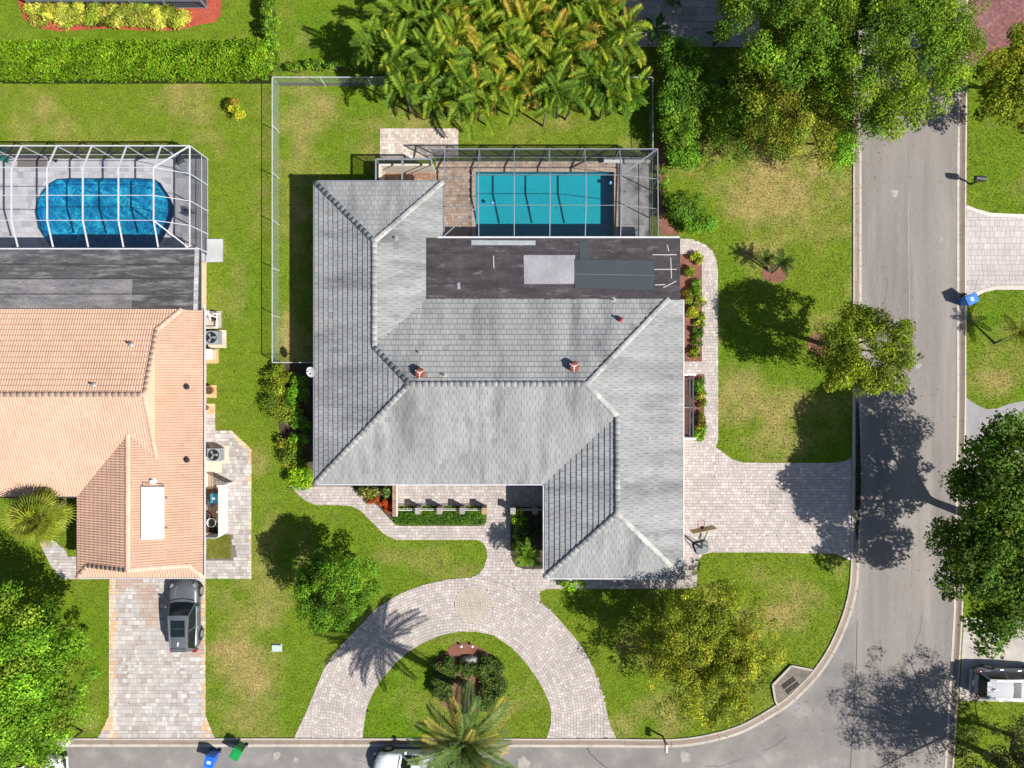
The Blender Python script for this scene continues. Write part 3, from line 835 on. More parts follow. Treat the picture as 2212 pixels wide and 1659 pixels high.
def slope(house, name, poly, down, ref, z0, mat_deck, tiles, pal, expo, wid, kind, budget, mat, thick=0.14):
    """one roof plane: a solid deck and its courses of tiles. ref: a plan point on the line where z = z0"""
    U, Vv = plane_uv(down)
    ref = Vector(ref)
    zf = lambda x, y: z0 + PITCH * (Vector((x, y)) - ref).dot(Vv)
    deck = MB()
    deck.prism(poly, [zf(*p) - thick for p in poly], [zf(*p) for p in poly], (0.05, 0.05, 0.05), True)
    dk = deck.build(name, mat_deck, house)
    uv = [((Vector(p) - ref).dot(U), (Vector(p) - ref).dot(Vv)) for p in poly]
    if area(uv) < 0: uv = uv[::-1]
    u0, u1 = min(p[0] for p in uv), max(p[0] for p in uv)
    v0, v1 = min(p[1] for p in uv), max(p[1] for p in uv)
    rest = MB(); made = 0
    items = []
    j = 0; v = v0 - 0.03
    while v < v1:
        off = (j % 2) * wid * 0.5 + rng.uniform(-0.01, 0.01) if kind == 'flat' else 0.0
        u = u0 - off - wid * 0.01
        while u < u1:
            items.append((u, v)); u += wid
        v += expo; j += 1
    for (u, v) in items:
        rect = [(u + .007, v), (u + wid - .007, v), (u + wid - .007, v + expo + 0.015), (u + .007, v + expo + 0.015)] if kind == 'flat' else [(u, v), (u + wid, v), (u + wid, v + expo + .015), (u, v + expo + .015)]
        A = np.array(rect)
        ins = inside(A[:, 0], A[:, 1], uv)
        full = ins.all()
        if not full:
            c = clip_convex(uv, rect)
            if len(c) < 3 or area(c) < 0.006: continue
        else: c = rect
        mb = MB() if (full and made < budget and rng.random() < 0.6) else rest
        b = (rng.uniform(0.955, 1.045) if rng.random() > .015 else rng.choice([.8, .87, 1.1])) if kind == 'flat' else rng.uniform(0.975, 1.02)
        col = tuple(x * b for x in rng.choice(pal))
        if kind == 'flat':
            lift = 0.066 + rng.uniform(-0.008, 0.008); skew = rng.uniform(-0.004, 0.004)
            def P(q, h=None):
                w = ref + U * q[0] + Vv * q[1]
                t = (q[1] - v) / expo
                hh = (lift * (1 - t) + 0.008 * t + skew * (q[0] - u) / wid) if h is None else h
                return (w.x, w.y, zf(w.x, w.y) + hh)
            n = len(c)
            mb.raw([P(q, -0.01) for q in c] + [P(q) for q in c], [(i, (i + 1) % n, n + (i + 1) % n, n + i) for i in range(n)] + [tuple(range(n, 2 * n))], col)
        else:
            ns = 8
            def hgt(uu, vv):
                ph = ((uu - u) / wid * 2.0) % 1.0
                return 0.012 + 0.055 * math.sin(math.pi * ph) ** 0.9 + 0.045 * (1 - (vv - v) / expo)
            cc_ = c if area(c) > 0 else c[::-1]
            for k in range(ns):
                ua, ub = u + wid * k / ns, u + wid * (k + 1) / ns
                q = [(ua, v), (ub, v), (ub, v + expo + .015), (ua, v + expo + .015)] if full else clip_convex(cc_, [(ua, v - .01), (ub, v - .01), (ub, v + expo + .03), (ua, v + expo + .03)])
                if len(q) < 3: continue
                pts = []
                for a_, b_ in q:
                    w = ref + U * a_ + Vv * b_
                    hh = hgt(a_ - 1e-6 if abs(a_ - ub) < 1e-6 else a_ + 1e-6, b_)
                    pts.append((w.x, w.y, zf(w.x, w.y) + hh))
                mb.poly(pts, col)
                lo = [i for i, (a_, b_) in enumerate(q) if b_ < v + 0.005]
                if len(lo) >= 2:
                    a3, b3 = pts[lo[0]], pts[lo[1]]
                    mb.poly([(a3[0], a3[1], a3[2] - 0.075), (b3[0], b3[1], b3[2] - 0.075), b3, a3], col)
        if mb is not rest:
            mb.build('roof_tile', mat, dk, smooth=False); made += 1
    if rest.f:
        o = rest.build('roof_tile_field', mat, dk); tag(o, kind='stuff')
    return dk, zf

def cap_mesh(name, mat, col, r=0.17, ln=0.42):
    mb = MB(); n = 7; vv = []
    for x, rr, zz in ((0, r, 0.018), (ln, r * 0.9, 0.0)):
        for k in range(n):
            a = math.pi * k / (n - 1)
            vv.append((x, rr * math.cos(a), zz + rr * 0.48 * math.sin(a)))
    fs = [(k, k + n, k + 1 + n, k + 1) for k in range(n - 1)] + [tuple(range(n))]
    mb.raw(vv, fs, col)
    return mb.mesh(name, mat, True)

def caps(house, p, q, meshes, lift=0.03, step=0.37):
    """row of half-round cap tiles from the low end p to the high end q"""
    p, q = Vector(p), Vector(q)
    d = q - p; L = d.length; d.normalize()
    y = Vector((0, 0, 1)).cross(d).normalized(); z = d.cross(y)
    n = max(1, int(round(L / step)))
    for i in range(n):
        m = Matrix((d, y, z)).transposed().to_4x4()
        m.translation = p + d * (L * i / n) + z * (lift + rng.uniform(-.006, .006))
        m = m @ Matrix.Rotation(rng.uniform(-.03, .03), 4, 'Z')
        o = link('ridge_tile', rng.choice(meshes), house)
        o.matrix_parent_inverse = Matrix.Translation(house.location).inverted()
        o.matrix_basis = m

def gutter(house, p, q, mat, w=0.1, h=0.1):
    w *= 0.7
    return MB().bar(p, q, w, h).build('gutter', mat, house)

def wall_ring(house, poly, z0, z1, mat, name='wall'):
    mb = MB(); n = len(poly)
    for i in range(n):
        mb = MB()
        a, b = Vector(poly[i]), Vector(poly[(i + 1) % n])
        d = (b - a).normalized(); nrm = Vector((d.y, -d.x))
        e = a - nrm * 0.2; f = b - nrm * 0.2
        mb.prism([tuple(a), tuple(b), tuple(f - d * 0.2), tuple(e + d * 0.2)], z0, z1)
        mb.build(name, mat, house)

def opening(house, p, q, z0, z1, kind, out):
    """window or door lying on a wall between plan points p and q"""
    p, q = Vector(p), Vector(q); d = (q - p).normalized(); n_ = Vector(out)
    def pr(a, b, za, zb, depth, nm, mat, par):
        A, B = p + d * a, p + d * b
        mb = MB(); mb.prism([tuple(A - n_ * .02), tuple(B - n_ * .02), tuple(B + n_ * depth), tuple(A + n_ * depth)], za, zb, bottom=True)
        return mb.build(nm, mat, par)
    L = (q - p).length
    f = pr(0, L, z0, z1, 0.05, kind, M['white'], house)
    if kind == 'window':
        for k in range(2): pr(.06 + k * L / 2, L / 2 - .03 + k * (L / 2 - .03), z0 + .06, z1 - .06, 0.06, 'pane', M['glass'], f)
    elif kind == 'garage_door':
        nn = 4
        for k in range(nn): pr(.08, L - .08, z0 + .03 + (z1 - z0 - .1) * k / nn, z0 + (z1 - z0 - .1) * (k + 1) / nn, 0.075, 'door_panel', M['white'], f)
    else:
        pr(.1, L - .1, z0 + .02, z1 - .1, 0.07, 'door_leaf', plain('door_paint', (0.16, 0.08, 0.05), 0.4), f)
    return f

GRAY_PAL = [(0.325, 0.332, 0.335), (0.33, 0.336, 0.338), (0.318, 0.325, 0.33), (0.335, 0.34, 0.34), (0.325, 0.328, 0.332)]
ZE = 2.7
We, Ee, Se, Ne, Gs = -12.15, 10.52, -6.147, 12.45, -11.94        # eave lines
Wx, Gw = -4.25, 2.0                                              # east eave of the west wing, west eave of the garage wing
HD = 6.15; Ry = Se + HD                                          # half depth, ridge line of the main body
Nflat = 5.2
main = thing('main_house', 'large single storey house with weathered grey hip tile roof and front court', 'house', (-1, 0, 0))
wallp = [(-11.35, -5.35), (2.8, -5.35), (2.8, -11.14), (9.72, -11.14), (9.72, 8.2), (-5.05, 8.2), (-5.05, 11.65), (-11.35, 11.65)]
wall_ring(main, wallp, 0, 2.56, M['stucco_main'])
EXCL.append(wallp)
fl = MB().sheet(wallp, 0.1).build('floor_slab', M['concrete'], main)
wr = We + (Wx - We) / 2; wh = (Wx - We) / 2                      # west wing ridge, half width
gr = Gw + (Ee - Gw) / 2; gh = (Ee - Gw) / 2
apW, apE = (We + HD, Ry), (Ee - HD, Ry)
wN = (wr, Ne - wh); wS = (wr, Ry + (HD - wh))
gN = (gr, Ry - (HD - gh)); gS = (gr, Gs + gh)
zr = ZE + PITCH * HD; zw = ZE + PITCH * wh; zg = ZE + PITCH * gh
cutE = (Ee - (Ry + HD - Nflat), Nflat)                           # where the north east hip meets the flat roof
def gsl(nm, poly, down, ref, bud): return slope(main, nm, poly, down, ref, ZE, M['felt'], True, [tuple(c * 0.82 for c in q) for q in GRAY_PAL], 0.325, 0.33, 'flat', bud, M['gray_tile_ns' if abs(down[1]) else 'gray_tile_ew'])
gsl('west_slope', [(We, Se), (We, Ne), wN, wS, apW], (-1, 0), (We, 0), 60)
gsl('wing_north_slope', [(We, Ne), (Wx, Ne), wN], (0, 1), (0, Ne), 25)
# east slope of the wing: bounded by the valley to the main north slope and the flat roof
gsl('wing_east_slope',
    [(Wx, Ne), wN, wS, (-5.25, wS[1] + (-5.25 - wr)), (-5.25, 8.95), (Wx, 8.95)], (1, 0), (Wx, 0), 35)
vly = (wS[0] + (Nflat - wS[1]), Nflat)
gsl('main_north_slope', [wS, apW, apE, cutE, vly], (0, 1), (0, Ry + HD), 60)
gsl('main_south_slope', [(We, Se), apW, apE, gN, (Gw, Se)][::-1], (0, -1), (0, Se), 60)
gsl('east_slope', [(Ee, Gs), gS, gN, apE, cutE, (Ee, Nflat)], (1, 0), (Ee, 0), 60)
gsl('garage_west_slope', [(Gw, Se), gN, gS, (Gw, Gs)], (-1, 0), (Gw, 0), 30)
gsl('garage_south_slope', [(Gw, Gs), gS, (Ee, Gs)], (0, -1), (0, Gs), 25)
gcaps = [cap_mesh('ridge_tile', M['gray_tile'], c) for c in ((0.37, 0.37, 0.36), (0.40, 0.40, 0.388), (0.345, 0.345, 0.34))]
z3 = lambda p, z: (p[0], p[1], z)
for a, b in ((z3((We, Ne), ZE), z3(wN, zw)), (z3((Wx, Ne), ZE), z3(wN, zw)), (z3(wN, zw), z3(wS, zw)), (z3(wS, zw), z3(apW, zr)), (z3((We, Se), ZE), z3(apW, zr)),
             (z3(apW, zr), z3(apE, zr)), (z3(cutE, ZE + PITCH * (Ee - cutE[0])), z3(apE, zr)), (z3(gN, zg), z3(apE, zr)), (z3(gN, zg), z3(gS, zg)), (z3((Gw, Gs), ZE), z3(gS, zg)), (z3((Ee, Gs), ZE), z3(gS, zg))):
    caps(main, a, b, gcaps)
for a, b in (((We - .05, Se - .06), (Gw, Se - .06)), ((Gw, Gs - .06), (Ee, Gs - .06)), ((We, Ne + .06), (Wx, Ne + .06)), ((We - .06, Se), (We - .06, Ne)), ((Ee + .06, Gs), (Ee + .06, Nflat)), ((Gw - .06, Gs), (Gw - .06, Se)), ((Wx + .06, 9.0), (Wx + .06, Ne))):
    gutter(main, (*a, ZE - 0.03), (*b, ZE - 0.03), M['white_alu'] if a[1] < 0 and a[0] > We - .01 or a[1] == Se - .06 else M['grey_alu'], 0.1, 0.09)
# flat roof over the lanai, laid in strips of membrane
fx0, fx1, fy0, fy1 = -5.3, 10.25, Nflat - 0.05, 8.95
zfl = lambda y: 3.09 - (y - Nflat) * 0.075
fr = MB().prism([(fx0, fy0), (fx1, fy0), (fx1, fy1), (fx0, fy1)], 2.6, [zfl(fy0), zfl(fy0), zfl(fy1), zfl(fy1)], (0.06, 0.05, 0.055)).build('flat_roof', M['membrane_dark'], main)
nst = 4; w_ = (fy1 - fy0) / nst
for k in range(nst):
    a, b = fy0 + k * w_, fy0 + (k + 1) * w_ + 0.05
    b = min(b, fy1 - 0.004)
    for (xa, xb) in ((fx0 + .01, fx0 + rng.uniform(4, 8)), (None, fx1 - .01)):
        xa = xl if xa is None else xa
        h0 = 0.012 + 0.004 * (k % 2)
        g = rng.uniform(0.85, 1.15)
        MB().prism([(xa, a + .004), (xb, a + .004), (xb, b), (xa, b)], [zfl(a) - .004] * 2 + [zfl(b) - .004] * 2, [zfl(a) + h0] * 2 + [zfl(b) + h0 + .004] * 2, (0.047 * g, 0.041 * g, 0.045 * g)).build('membrane_strip', M['membrane_dark'], fr)
        xl = xb - .02
seam_m = plain('lap_seam', (0.025, 0.022, 0.025), 0.9)
for k in range(1, nst): MB().bar((fx0 + .05, fy0 + k * w_ + .05, zfl(fy0 + k * w_ + .05) + .012), (fx1 - .05, fy0 + k * w_ + .05 + rng.uniform(-.03, .03), zfl(fy0 + k * w_ + .05) + .012), .035, .02).build('lap_seam', seam_m, fr)
def patch(pts, zoff, mat, nm, col=(1, 1, 1)):
    P = [sv(x, y, 2.95)[:2] for x, y in pts]
    return MB().prism(P, [zfl(p[1]) for p in P], [zfl(p[1]) + zoff for p in P], col).build(nm, mat, fr)
M['silver'] = surf('silver_coated_sheet', (0.33, 0.32, 0.345), 0.45, 0.2, 1.0, 0.1, 8.0, bump=0.25, bscale=4.0, metal=0.2)
M['char'] = surf('charcoal_sheet', (0.045, 0.056, 0.064), 0.7, 0.08, 1.0, 0.06, 20.0, bump=0.1)
patch([(1131, 551), (1243, 551), (1242, 558), (1240, 614), (1132, 614)], 0.05, M['silver'], 'silver_patch')
patch([(1241, 560), (1413, 563), (1411, 627), (1241, 623)], 0.07, M['char'], 'charcoal_patch')
patch([(1241, 592), (1413, 595), (1413, 596), (1241, 593)], 0.078, plain('seam_grey', (0.14, 0.15, 0.16)), 'patch_seam')
patch([(1252, 520), (1273, 520), (1273, 562), (1252, 562)], 0.045, M['char'], 'charcoal_patch')
patch([(1018, 518), (1157, 519), (1157, 529), (1018, 529)], 0.045, surf('pale_patch', (0.3, 0.33, 0.345), .6), 'pale_patch')
wp = plain('chalk_white', (0.45, 0.43, 0.42), .9)
for a, b in (((1410, 550), (1462, 550)), ((1413, 582), (1462, 582)), ((1449, 556), (1450, 602)), ((1432, 622), (1460, 608)), ((1414, 616), (1436, 615)), ((1066, 552), (1067, 580)), ((1442, 528), (1445, 542))):
    p, q = Vector(sv(*a, 2.95)), Vector(sv(*b, 2.95)); p.z = zfl(p.y) + .02; q.z = zfl(q.y) + .02
    MB().bar(p, q, 0.05, 0.02).build('sealed_seam', wp, fr)
MB().prism([sv(988, 612, 2.95)[:2], sv(994, 610, 2.95)[:2], sv(996, 636, 2.95)[:2], sv(990, 639, 2.95)[:2]], 2.9, 3.06).build('pale_patch', M['silver'], fr)
gutter(main, (fx0, fy1 + .07, 2.76), (fx1 + .05, fy1 + .07, 2.76), M['white_alu'], 0.15, 0.12)
gutter(main, (fx1 + .05, fy0, 2.78), (fx1 + .05, fy1, 2.78), M['dark_alu'], 0.07, 0.16)
# doors and windows under the eaves
opening(main, (9.72, -10.2), (9.72, -5.4), 0.1, 2.3, 'garage_door', (1, 0))
opening(main, (0.6, -5.35), (-0.6, -5.35), 0.1, 2.3, 'door', (0, -1))
for x in (-9.6, -5.8, -3.0): opening(main, (x + 1.5, -5.35), (x, -5.35), 0.8, 2.2, 'window', (0, -1))
for y in (-2.5, 2.0, 7.0): opening(main, (-11.35, y + 1.4), (-11.35, y), 0.8, 2.2, 'window', (-1, 0))
opening(main, (9.72, 2.2), (9.72, 3.9), 0.8, 2.2, 'window', (1, 0))
opening(main, (7.2, -11.14), (5.2, -11.14), 0.8, 2.2, 'window', (0, -1))

# vents and pipes standing on the grey roof (parts of the house)
def zmain(x, y):
    zs = ZE + PITCH * min(y - Se, Ry + HD - y, Ee - x, x - We)
    return zs
def turbine(u, v):
    x, y, _ = sv(u, v, 4.9); z = zmain(x, y)
    col = plain('rusty_red_metal', (0.19, 0.045, 0.028), 0.6)
    b = MB().lathe([(0.19, -0.15), (0.19, 0.3), (0.31, 0.3), (0.31, 0.42), (0.24, 0.5), (0.0, 0.52)], (x, y, z), 14).build('roof_vent', col, main)
    w = MB()
    for k in range(3):
        a = k * 2.094 + 0.5
        w.bar((x, y, z + .53), (x + .3 * math.cos(a), y + .3 * math.sin(a), z + .47), .045, .02)
    w.build('vent_brace', M['white'], b)
turbine(908, 806); turbine(1240, 792)
def pipe(u, v, zz, h=0.28, r=0.045, mat=None, hs=main):
    x, y, _ = sv(u, v, zz)
    MB().lathe([(0.17, -0.06), (0.16, 0.03), (r + .02, 0.06), (r, 0.08), (r, h), (r * .6, h), (r * .6, h - .1)], (x, y, zz), 10).build('vent_pipe', mat or M['stone'], hs)
pipe(906, 762, 4.2); pipe(960, 811, 4.75); pipe(855, 515, 3.75); pipe(1400, 948, 3.5, 0.12)
pipe(1342, 690, 3.75, 0.32, 0.07, plain('red_vent', (0.3, 0.05, 0.05)))
pipe(1325, 648, 3.1, 0.15)

# ---------------------------------------------------------------- neighbour with the orange roof
OR_PAL = [(0.495, 0.322, 0.235), (0.505, 0.33, 0.241), (0.485, 0.314, 0.228), (0.51, 0.337, 0.248)]
nei = thing('neighbour_house', 'single storey house with peach orange barrel tile roof', 'house', (-27, -2, 0))
nE, nSe, nRy, nHD = -19.0, -6.92, -0.61, 6.31
nW = -40.0; nN = 4.57
wW, wGs = -26.76, -11.91; wR = (nE + wW) / 2; wH = (nE - wW) / 2
zm = ZE + PITCH * nHD; zwg = ZE + PITCH * wH
t_ = 2.48; gx_ = nE - t_
nwall = [(nW, -6.1), (wW + .8, -6.1), (wW + .8, -11.1), (nE - 1.0, -11.1), (nE - 1.0, 7.9), (nW, 7.9)]
wall_ring(nei, nwall, 0, 2.56, M['stucco_neigh'])
MB().sheet(nwall, 0.1).build('floor_slab', M['concrete'], nei)
EXCL.append(nwall)
def osl(nm, poly, down, ref, bud): return slope(nei, nm, poly, down, ref, ZE, M['felt'], True, OR_PAL, 0.335, 0.32, 'barrel', bud, M['orange_tile'])
yN = nRy + nHD
hipcut = (nE - (yN - nN), nN)
gNn = (gx_, yN - t_); gSn = (gx_, nSe + t_)
wRt = (wR, nSe + wH)
osl('main_north_slope', [(nW, nN), (nW, nRy), (gx_, nRy), gNn, hipcut], (0, 1), (0, yN), 90)
osl('main_south_slope', [(nW, nSe), (wW, nSe), wRt, gSn, (gx_, nRy), (nW, nRy)], (0, -1), (0, nSe), 80)
gy_ = wGs + 0.85
osl('east_slope', [(nE, wGs), (nE - .85, gy_), (wR, gy_), wRt, gSn, gNn, hipcut, (nE, nN)], (1, 0), (nE, 0), 80)
osl('wing_west_slope', [(wW, wGs), (wW, nSe), wRt, (wR, gy_), (wW + .85, gy_)], (-1, 0), (wW, 0), 40)
osl('wing_south_slope', [(wW, wGs), (nE, wGs), (nE - .85, gy_), (wW + .85, gy_)], (0, -1), (0, wGs), 10)
# gable walls of the two little gables
MB().poly([(gx_ - .02, gNn[1], ZE + PITCH * t_ - .05), (gx_ - .02, gSn[1], ZE + PITCH * t_ - .05), (gx_ - .02, nRy, zm)]).build('gable', M['stucco_neigh'], nei)
MB().poly([(wW + .85, gy_ - .001, ZE + PITCH * .85 - .05), (nE - .85, gy_ - .001, ZE + PITCH * .85 - .05), (wR, gy_ - .001, zwg)]).build('gable', M['stucco_neigh'], nei)
ocaps = [cap_mesh('ridge_tile', M['orange_tile'], c, 0.15) for c in ((0.54, 0.375, 0.285), (0.525, 0.36, 0.27), (0.55, 0.39, 0.305))]
zt = ZE + PITCH * t_
for a, b in (((nW, nRy, zm), (gx_, nRy, zm)), ((gx_ + .02, gNn[1], zt), (gx_ + .02, nRy, zm)), ((gx_ + .02, gSn[1], zt), (gx_ + .02, nRy, zm)), ((*hipcut, ZE + PITCH * (nE - hipcut[0])), (*gNn, zt)),
             ((wR, gy_, zwg), (*wRt, zwg)), ((wW, wGs, ZE), (wW + .85, gy_, ZE + .306)), ((nE, wGs, ZE), (nE - .85, gy_, ZE + .306)),
             ((wW + .85, gy_ - .03, ZE + .306), (wR, gy_ - .03, zwg)), ((nE - .85, gy_ - .03, ZE + .306), (wR, gy_ - .03, zwg))):
    caps(nei, a, b, ocaps, 0.045)
gutter(nei, (nE + .07, wGs, ZE - .03), (nE + .07, nN + .3, ZE - .03), M['white_alu'], 0.1, 0.09)
gutter(nei, (nW, nSe - .07, ZE - .03), (wW, nSe - .07, ZE - .03), M['dark_alu'], 0.1, 0.09)
gutter(nei, (wW, wGs - .07, ZE - .03), (nE, wGs - .07, ZE - .03), M['white_alu'], 0.08, 0.09)
gutter(nei, (wW - .07, wGs, ZE - .03), (wW - .07, nSe, ZE - .03), M['dark_alu'], 0.06, 0.07)
# flat roof
ax0, ax1, ay0, ay1 = nW, sv(430, 0, 2.95)[0], nN - .05, sv(0, 539, 2.95)[1]
zfn = lambda y: 3.08 - (y - nN) * 0.05
fr2 = MB().prism([(ax0, ay0), (ax1, ay0), (ax1, ay1), (ax0, ay1)], 2.6, [zfn(ay0), zfn(ay0), zfn(ay1), zfn(ay1)], (0.07, 0.065, 0.07)).build('flat_roof', M['membrane'], nei)
nst = 4; w_ = (ay1 - ay0) / nst
cuts = [(-21.6 - 1.6, 0.21), (-23.0 - .2, .21), (-25.2, .15), (-24.0, .12)]
for k in range(nst):
    a, b = ay0 + k * w_, min(ay0 + (k + 1) * w_ + .05, ay1 - .004)
    xc = cuts[k][0]
    for xa, xb, g in ((ax0 + .01, xc, 0.15 if k < 2 else 0.075), (xc - .02, ax1 - .3, 0.06)):
        h0 = 0.012 + 0.004 * (k % 2) + (0.004 if xa > ax0 + 1 else 0)
        MB().prism([(xa, a + .004), (xb, a + .004), (xb, b), (xa, b)], [zfn(a) - .004] * 2 + [zfn(b) - .004] * 2, [zfn(a) + h0] * 2 + [zfn(b) + h0 + .004] * 2, (g, g * .97, g * 1.02)).build('membrane_strip', M['membrane'], fr2)
for k in range(1, nst): MB().bar((ax0 + .05, ay0 + k * w_ + .04, zfn(ay0 + k * w_) + .016), (ax1 - .3, ay0 + k * w_ + .04 + rng.uniform(-.03, .03), zfn(ay0 + k * w_) + .016), .05, .022).build('lap_seam', seam_m, fr2)
MB().prism([(ax1 - .28, ay0), (ax1 - .02, ay0), (ax1 - .02, ay1), (ax1 - .28, ay1)], [zfn(ay0)] * 2 + [zfn(ay1)] * 2, [zfn(ay0) + .03] * 2 + [zfn(ay1) + .03] * 2, (0.36, 0.36, 0.38)).build('edge_flashing', M['membrane'], fr2)
gutter(nei, (nW, ay1 + .06, 2.84), (ax1, ay1 + .06, 2.84), M['white_alu'], 0.12, 0.12)
gutter(nei, (ax1 + .05, ay0, 2.86), (ax1 + .05, ay1, 2.86), M['dark_alu'], 0.06, 0.12)
# solar water heater lying on the east slope
def zeast(x): return ZE + PITCH * (nE - x)
def esl(u, v, h=0.0):
    z = 3.4
    for _ in range(4): x, y, _z = sv(u, v, z); z = zeast(x) + h
    return Vector((x, y, z))
sol = thing('solar_heater', 'white solar water heater panel on the orange roof', 'solar heater', tuple(esl(330, 1105, 0.1)))
c4 = [esl(308, 1051, .1), esl(355, 1051, .1), esl(355, 1163, .1), esl(308, 1165, .1)]
mb = MB(); top = [p + Vector((0, 0, .16)) for p in c4]
mb.raw([*c4, *top], [(4, 7, 6, 5), (0, 4, 5, 1), (1, 5, 6, 2), (2, 6, 7, 3), (3, 7, 4, 0)], (0.6, 0.6, 0.62)); mb.f = [f if i else f[::-1] for i, f in enumerate(mb.f)]
mb.build('collector_box', plain('white_solar_box', (0.72, 0.73, 0.74), 0.35), sol)
ins_ = [top[0].lerp(top[2], .04), top[1].lerp(top[3], .04), top[2].lerp(top[0], .04), top[3].lerp(top[1], .04)]
mb = MB(); mb.poly([p + Vector((0, 0, .012)) for p in ins_][::-1] if (ins_[1] - ins_[0]).cross(ins_[2] - ins_[1]).z < 0 else [p + Vector((0, 0, .012)) for p in ins_])
mb.build('cover_glass', surf('frosted_glazing', (0.80, 0.80, 0.82), 0.18, 0.12, 1.5, 0.05, 8, bump=0, spec=0.6), sol)
pm = plain('copper_pipe', (0.16, 0.12, 0.10), 0.5)
MB().tube([esl(309, 1053, .2), esl(308, 1042, .12), esl(320, 1044, .12), esl(331, 1040, .14)], 0.025).build('pipe', pm, sol)
MB().tube([esl(354, 1053, .2), esl(352, 1046, .12), esl(340, 1045, .12), esl(333, 1040, .14)], 0.025).build('pipe', pm, sol)
MB().lathe([(0.2, 0), (0.2, 0.08), (0.12, 0.13), (0.1, .3), (0, .3)], tuple(esl(332, 1039, .02)), 12).build('pipe_boot', M['white'], sol)
for u, v in ((359, 1075), (359, 1140), (307, 1095), (307, 1140)):
    MB().box(tuple(esl(u, v, .08)), (.1, .08, .12)).build('bracket', pm, sol)
silv = plain('vent_silver', (0.45, 0.46, 0.48), 0.4, 0.5)
pipe(283, 745, 4.1, 0.3, 0.07, silv, nei); pipe(202, 832, 4.85, 0.3, 0.07, silv, nei)
pipe(403, 836, 3.25, 0.1, 0.03, M['black'], nei); pipe(403, 994, 3.25, 0.1, 0.03, M['black'], nei)
opening(nei, (nE - 1.4, -11.1), (nE - 6.2, -11.1), 0.1, 2.3, 'garage_door', (0, -1))
for y in (-8.5, -3.0, 2.0): opening(nei, (nE - 1.0, y), (nE - 1.0, y + 1.3), 0.8, 2.2, 'window', (1, 0))

# ================================================================ pools and screen cages
def basin(name, label, outline, depth, mat, water, tint, zw=-0.1, copw=0.3, copcol=(0.42, 0.36, 0.31), waterlabel=''):
    pool = thing(name, label, 'swimming pool', (outline[0][0], outline[0][1], 0))
    if area(outline) < 0: outline = outline[::-1]
    n = len(outline)
    mb = MB()
    for i in range(n):
        a, b = outline[i], outline[(i + 1) % n]
        mb.poly([(*a, 0.02), (*b, 0.02), (*b, -depth), (*a, -depth)])
    mb.build('pool_wall', mat, pool)
    MB().sheet(outline, -depth).build('pool_floor', mat, pool)
    MB().sheet(outline, zw).build('water_surface', water, pool)
    tb = MB()
    for i in range(n):
        a, b = Vector(outline[i]), Vector(outline[(i + 1) % n]); d = (b - a).normalized(); q = Vector((-d.y, d.x)) * .008
        tb.poly([(*(a + q), .018), (*(b + q), .018), (*(b + q), -.17), (*(a + q), -.17)], (.02, .09, .16))
    tb.build('waterline_tiles', M['attr'], pool)
    cx_, cy_ = sum(p[0] for p in outline) / n, sum(p[1] for p in outline) / n
    for dx in (-.9, .9):
        MB().lathe([(.13, 0), (.13, .02), (.1, .03), (0, .03)], (cx_ + dx, cy_, -depth), 14).build('floor_drain', mat, pool)
    # coping stones
    closed = outline + [outline[0]]
    P = []
    for i in range(n):
        a, b = Vector(outline[i]), Vector(outline[(i + 1) % n]); m_ = max(1, int((b - a).length / 0.32))
        for k in range(m_): P.append(a.lerp(b, k / m_))
    n2 = len(P)
    def nor(i):
        t = (P[(i + 1) % n2] - P[i - 1]).normalized(); return Vector((t.y, -t.x))
    for i in range(n2):
        a, b = P[i], P[(i + 1) % n2]
        d = (b - a).normalized() * 0.006
        q = [a + d, b - d, b - d + nor((i + 1) % n2) * copw, a + d + nor(i) * copw]
        g = rng.uniform(.9, 1.1)
        MB().prism([tuple(v) for v in q], -0.03, 0.062, tuple(c * g for c in copcol)).build('coping_stone', M['paver'], pool)
    return pool
p_main = [(POOL[0] + .02, POOL[2] + .02), (POOL[1] - .02, POOL[2] + .02), (POOL[1] - .02, POOL[3] - .02), (POOL[0] + .02, POOL[3] - .02)]
basin('swimming_pool', 'rectangular turquoise swimming pool in the dark framed cage', p_main, 0.85, M['basin'], M['water'], None, copw=0.28, copcol=(0.36, 0.28, 0.22))
npool = [(110, 534), (82, 492), (75, 457), (80, 432), (90, 413), (105, 397), (122, 387), (150, 385), (225, 385), (300, 385), (334, 387), (348, 396), (357, 410), (368, 426), (377, 448), (376, 466), (366, 492), (350, 522), (335, 543), (320, 547), (135, 547)]
npl = sp(npool)
basin('swimming_pool', 'blue rippled swimming pool with curved ends in the white cage', npl, 0.85, M['basin_blue'], M['water_blue'], None, copw=0.26, copcol=(0.42, 0.42, 0.45))

# main pool deck
dX0, dX1, dY0, dY1 = -5.0, 9.02, 8.2, 14.6
deck_out = [(dX0, dY0), (dX1, dY0), (dX1, dY1), (dX0, dY1)]
phole = [(POOL[0] - .26, POOL[2] - .26), (POOL[1] + .26, POOL[2] - .26), (POOL[1] + .26, POOL[3] + .26), (POOL[0] - .26, POOL[3] + .26)]
dk = MB().sheet(deck_out, 0.01, [p_main]).build('pool_deck', M['joint']); tag(dk, 'brown paver deck around the turquoise pool', kind='structure')
EXCL.append(deck_out)
pav = grid_pieces(dX0, 6.95, dY0, dY1, [0.2], [0.2, 0.2, 0.3])
pieces = fit(pav, [(dX0, dY0), (7.06, dY0), (7.06, dY1), (dX0, dY1)], [phole])
pieces = [q for q in pieces if not inside([sum(p[0] for p in q) / len(q)], [sum(p[1] for p in q) / len(q)], phole)[0]]
lay(dk, 'paver', pieces, PAL_DECK, M['paver'], z1=0.04, focus=(2, 14))
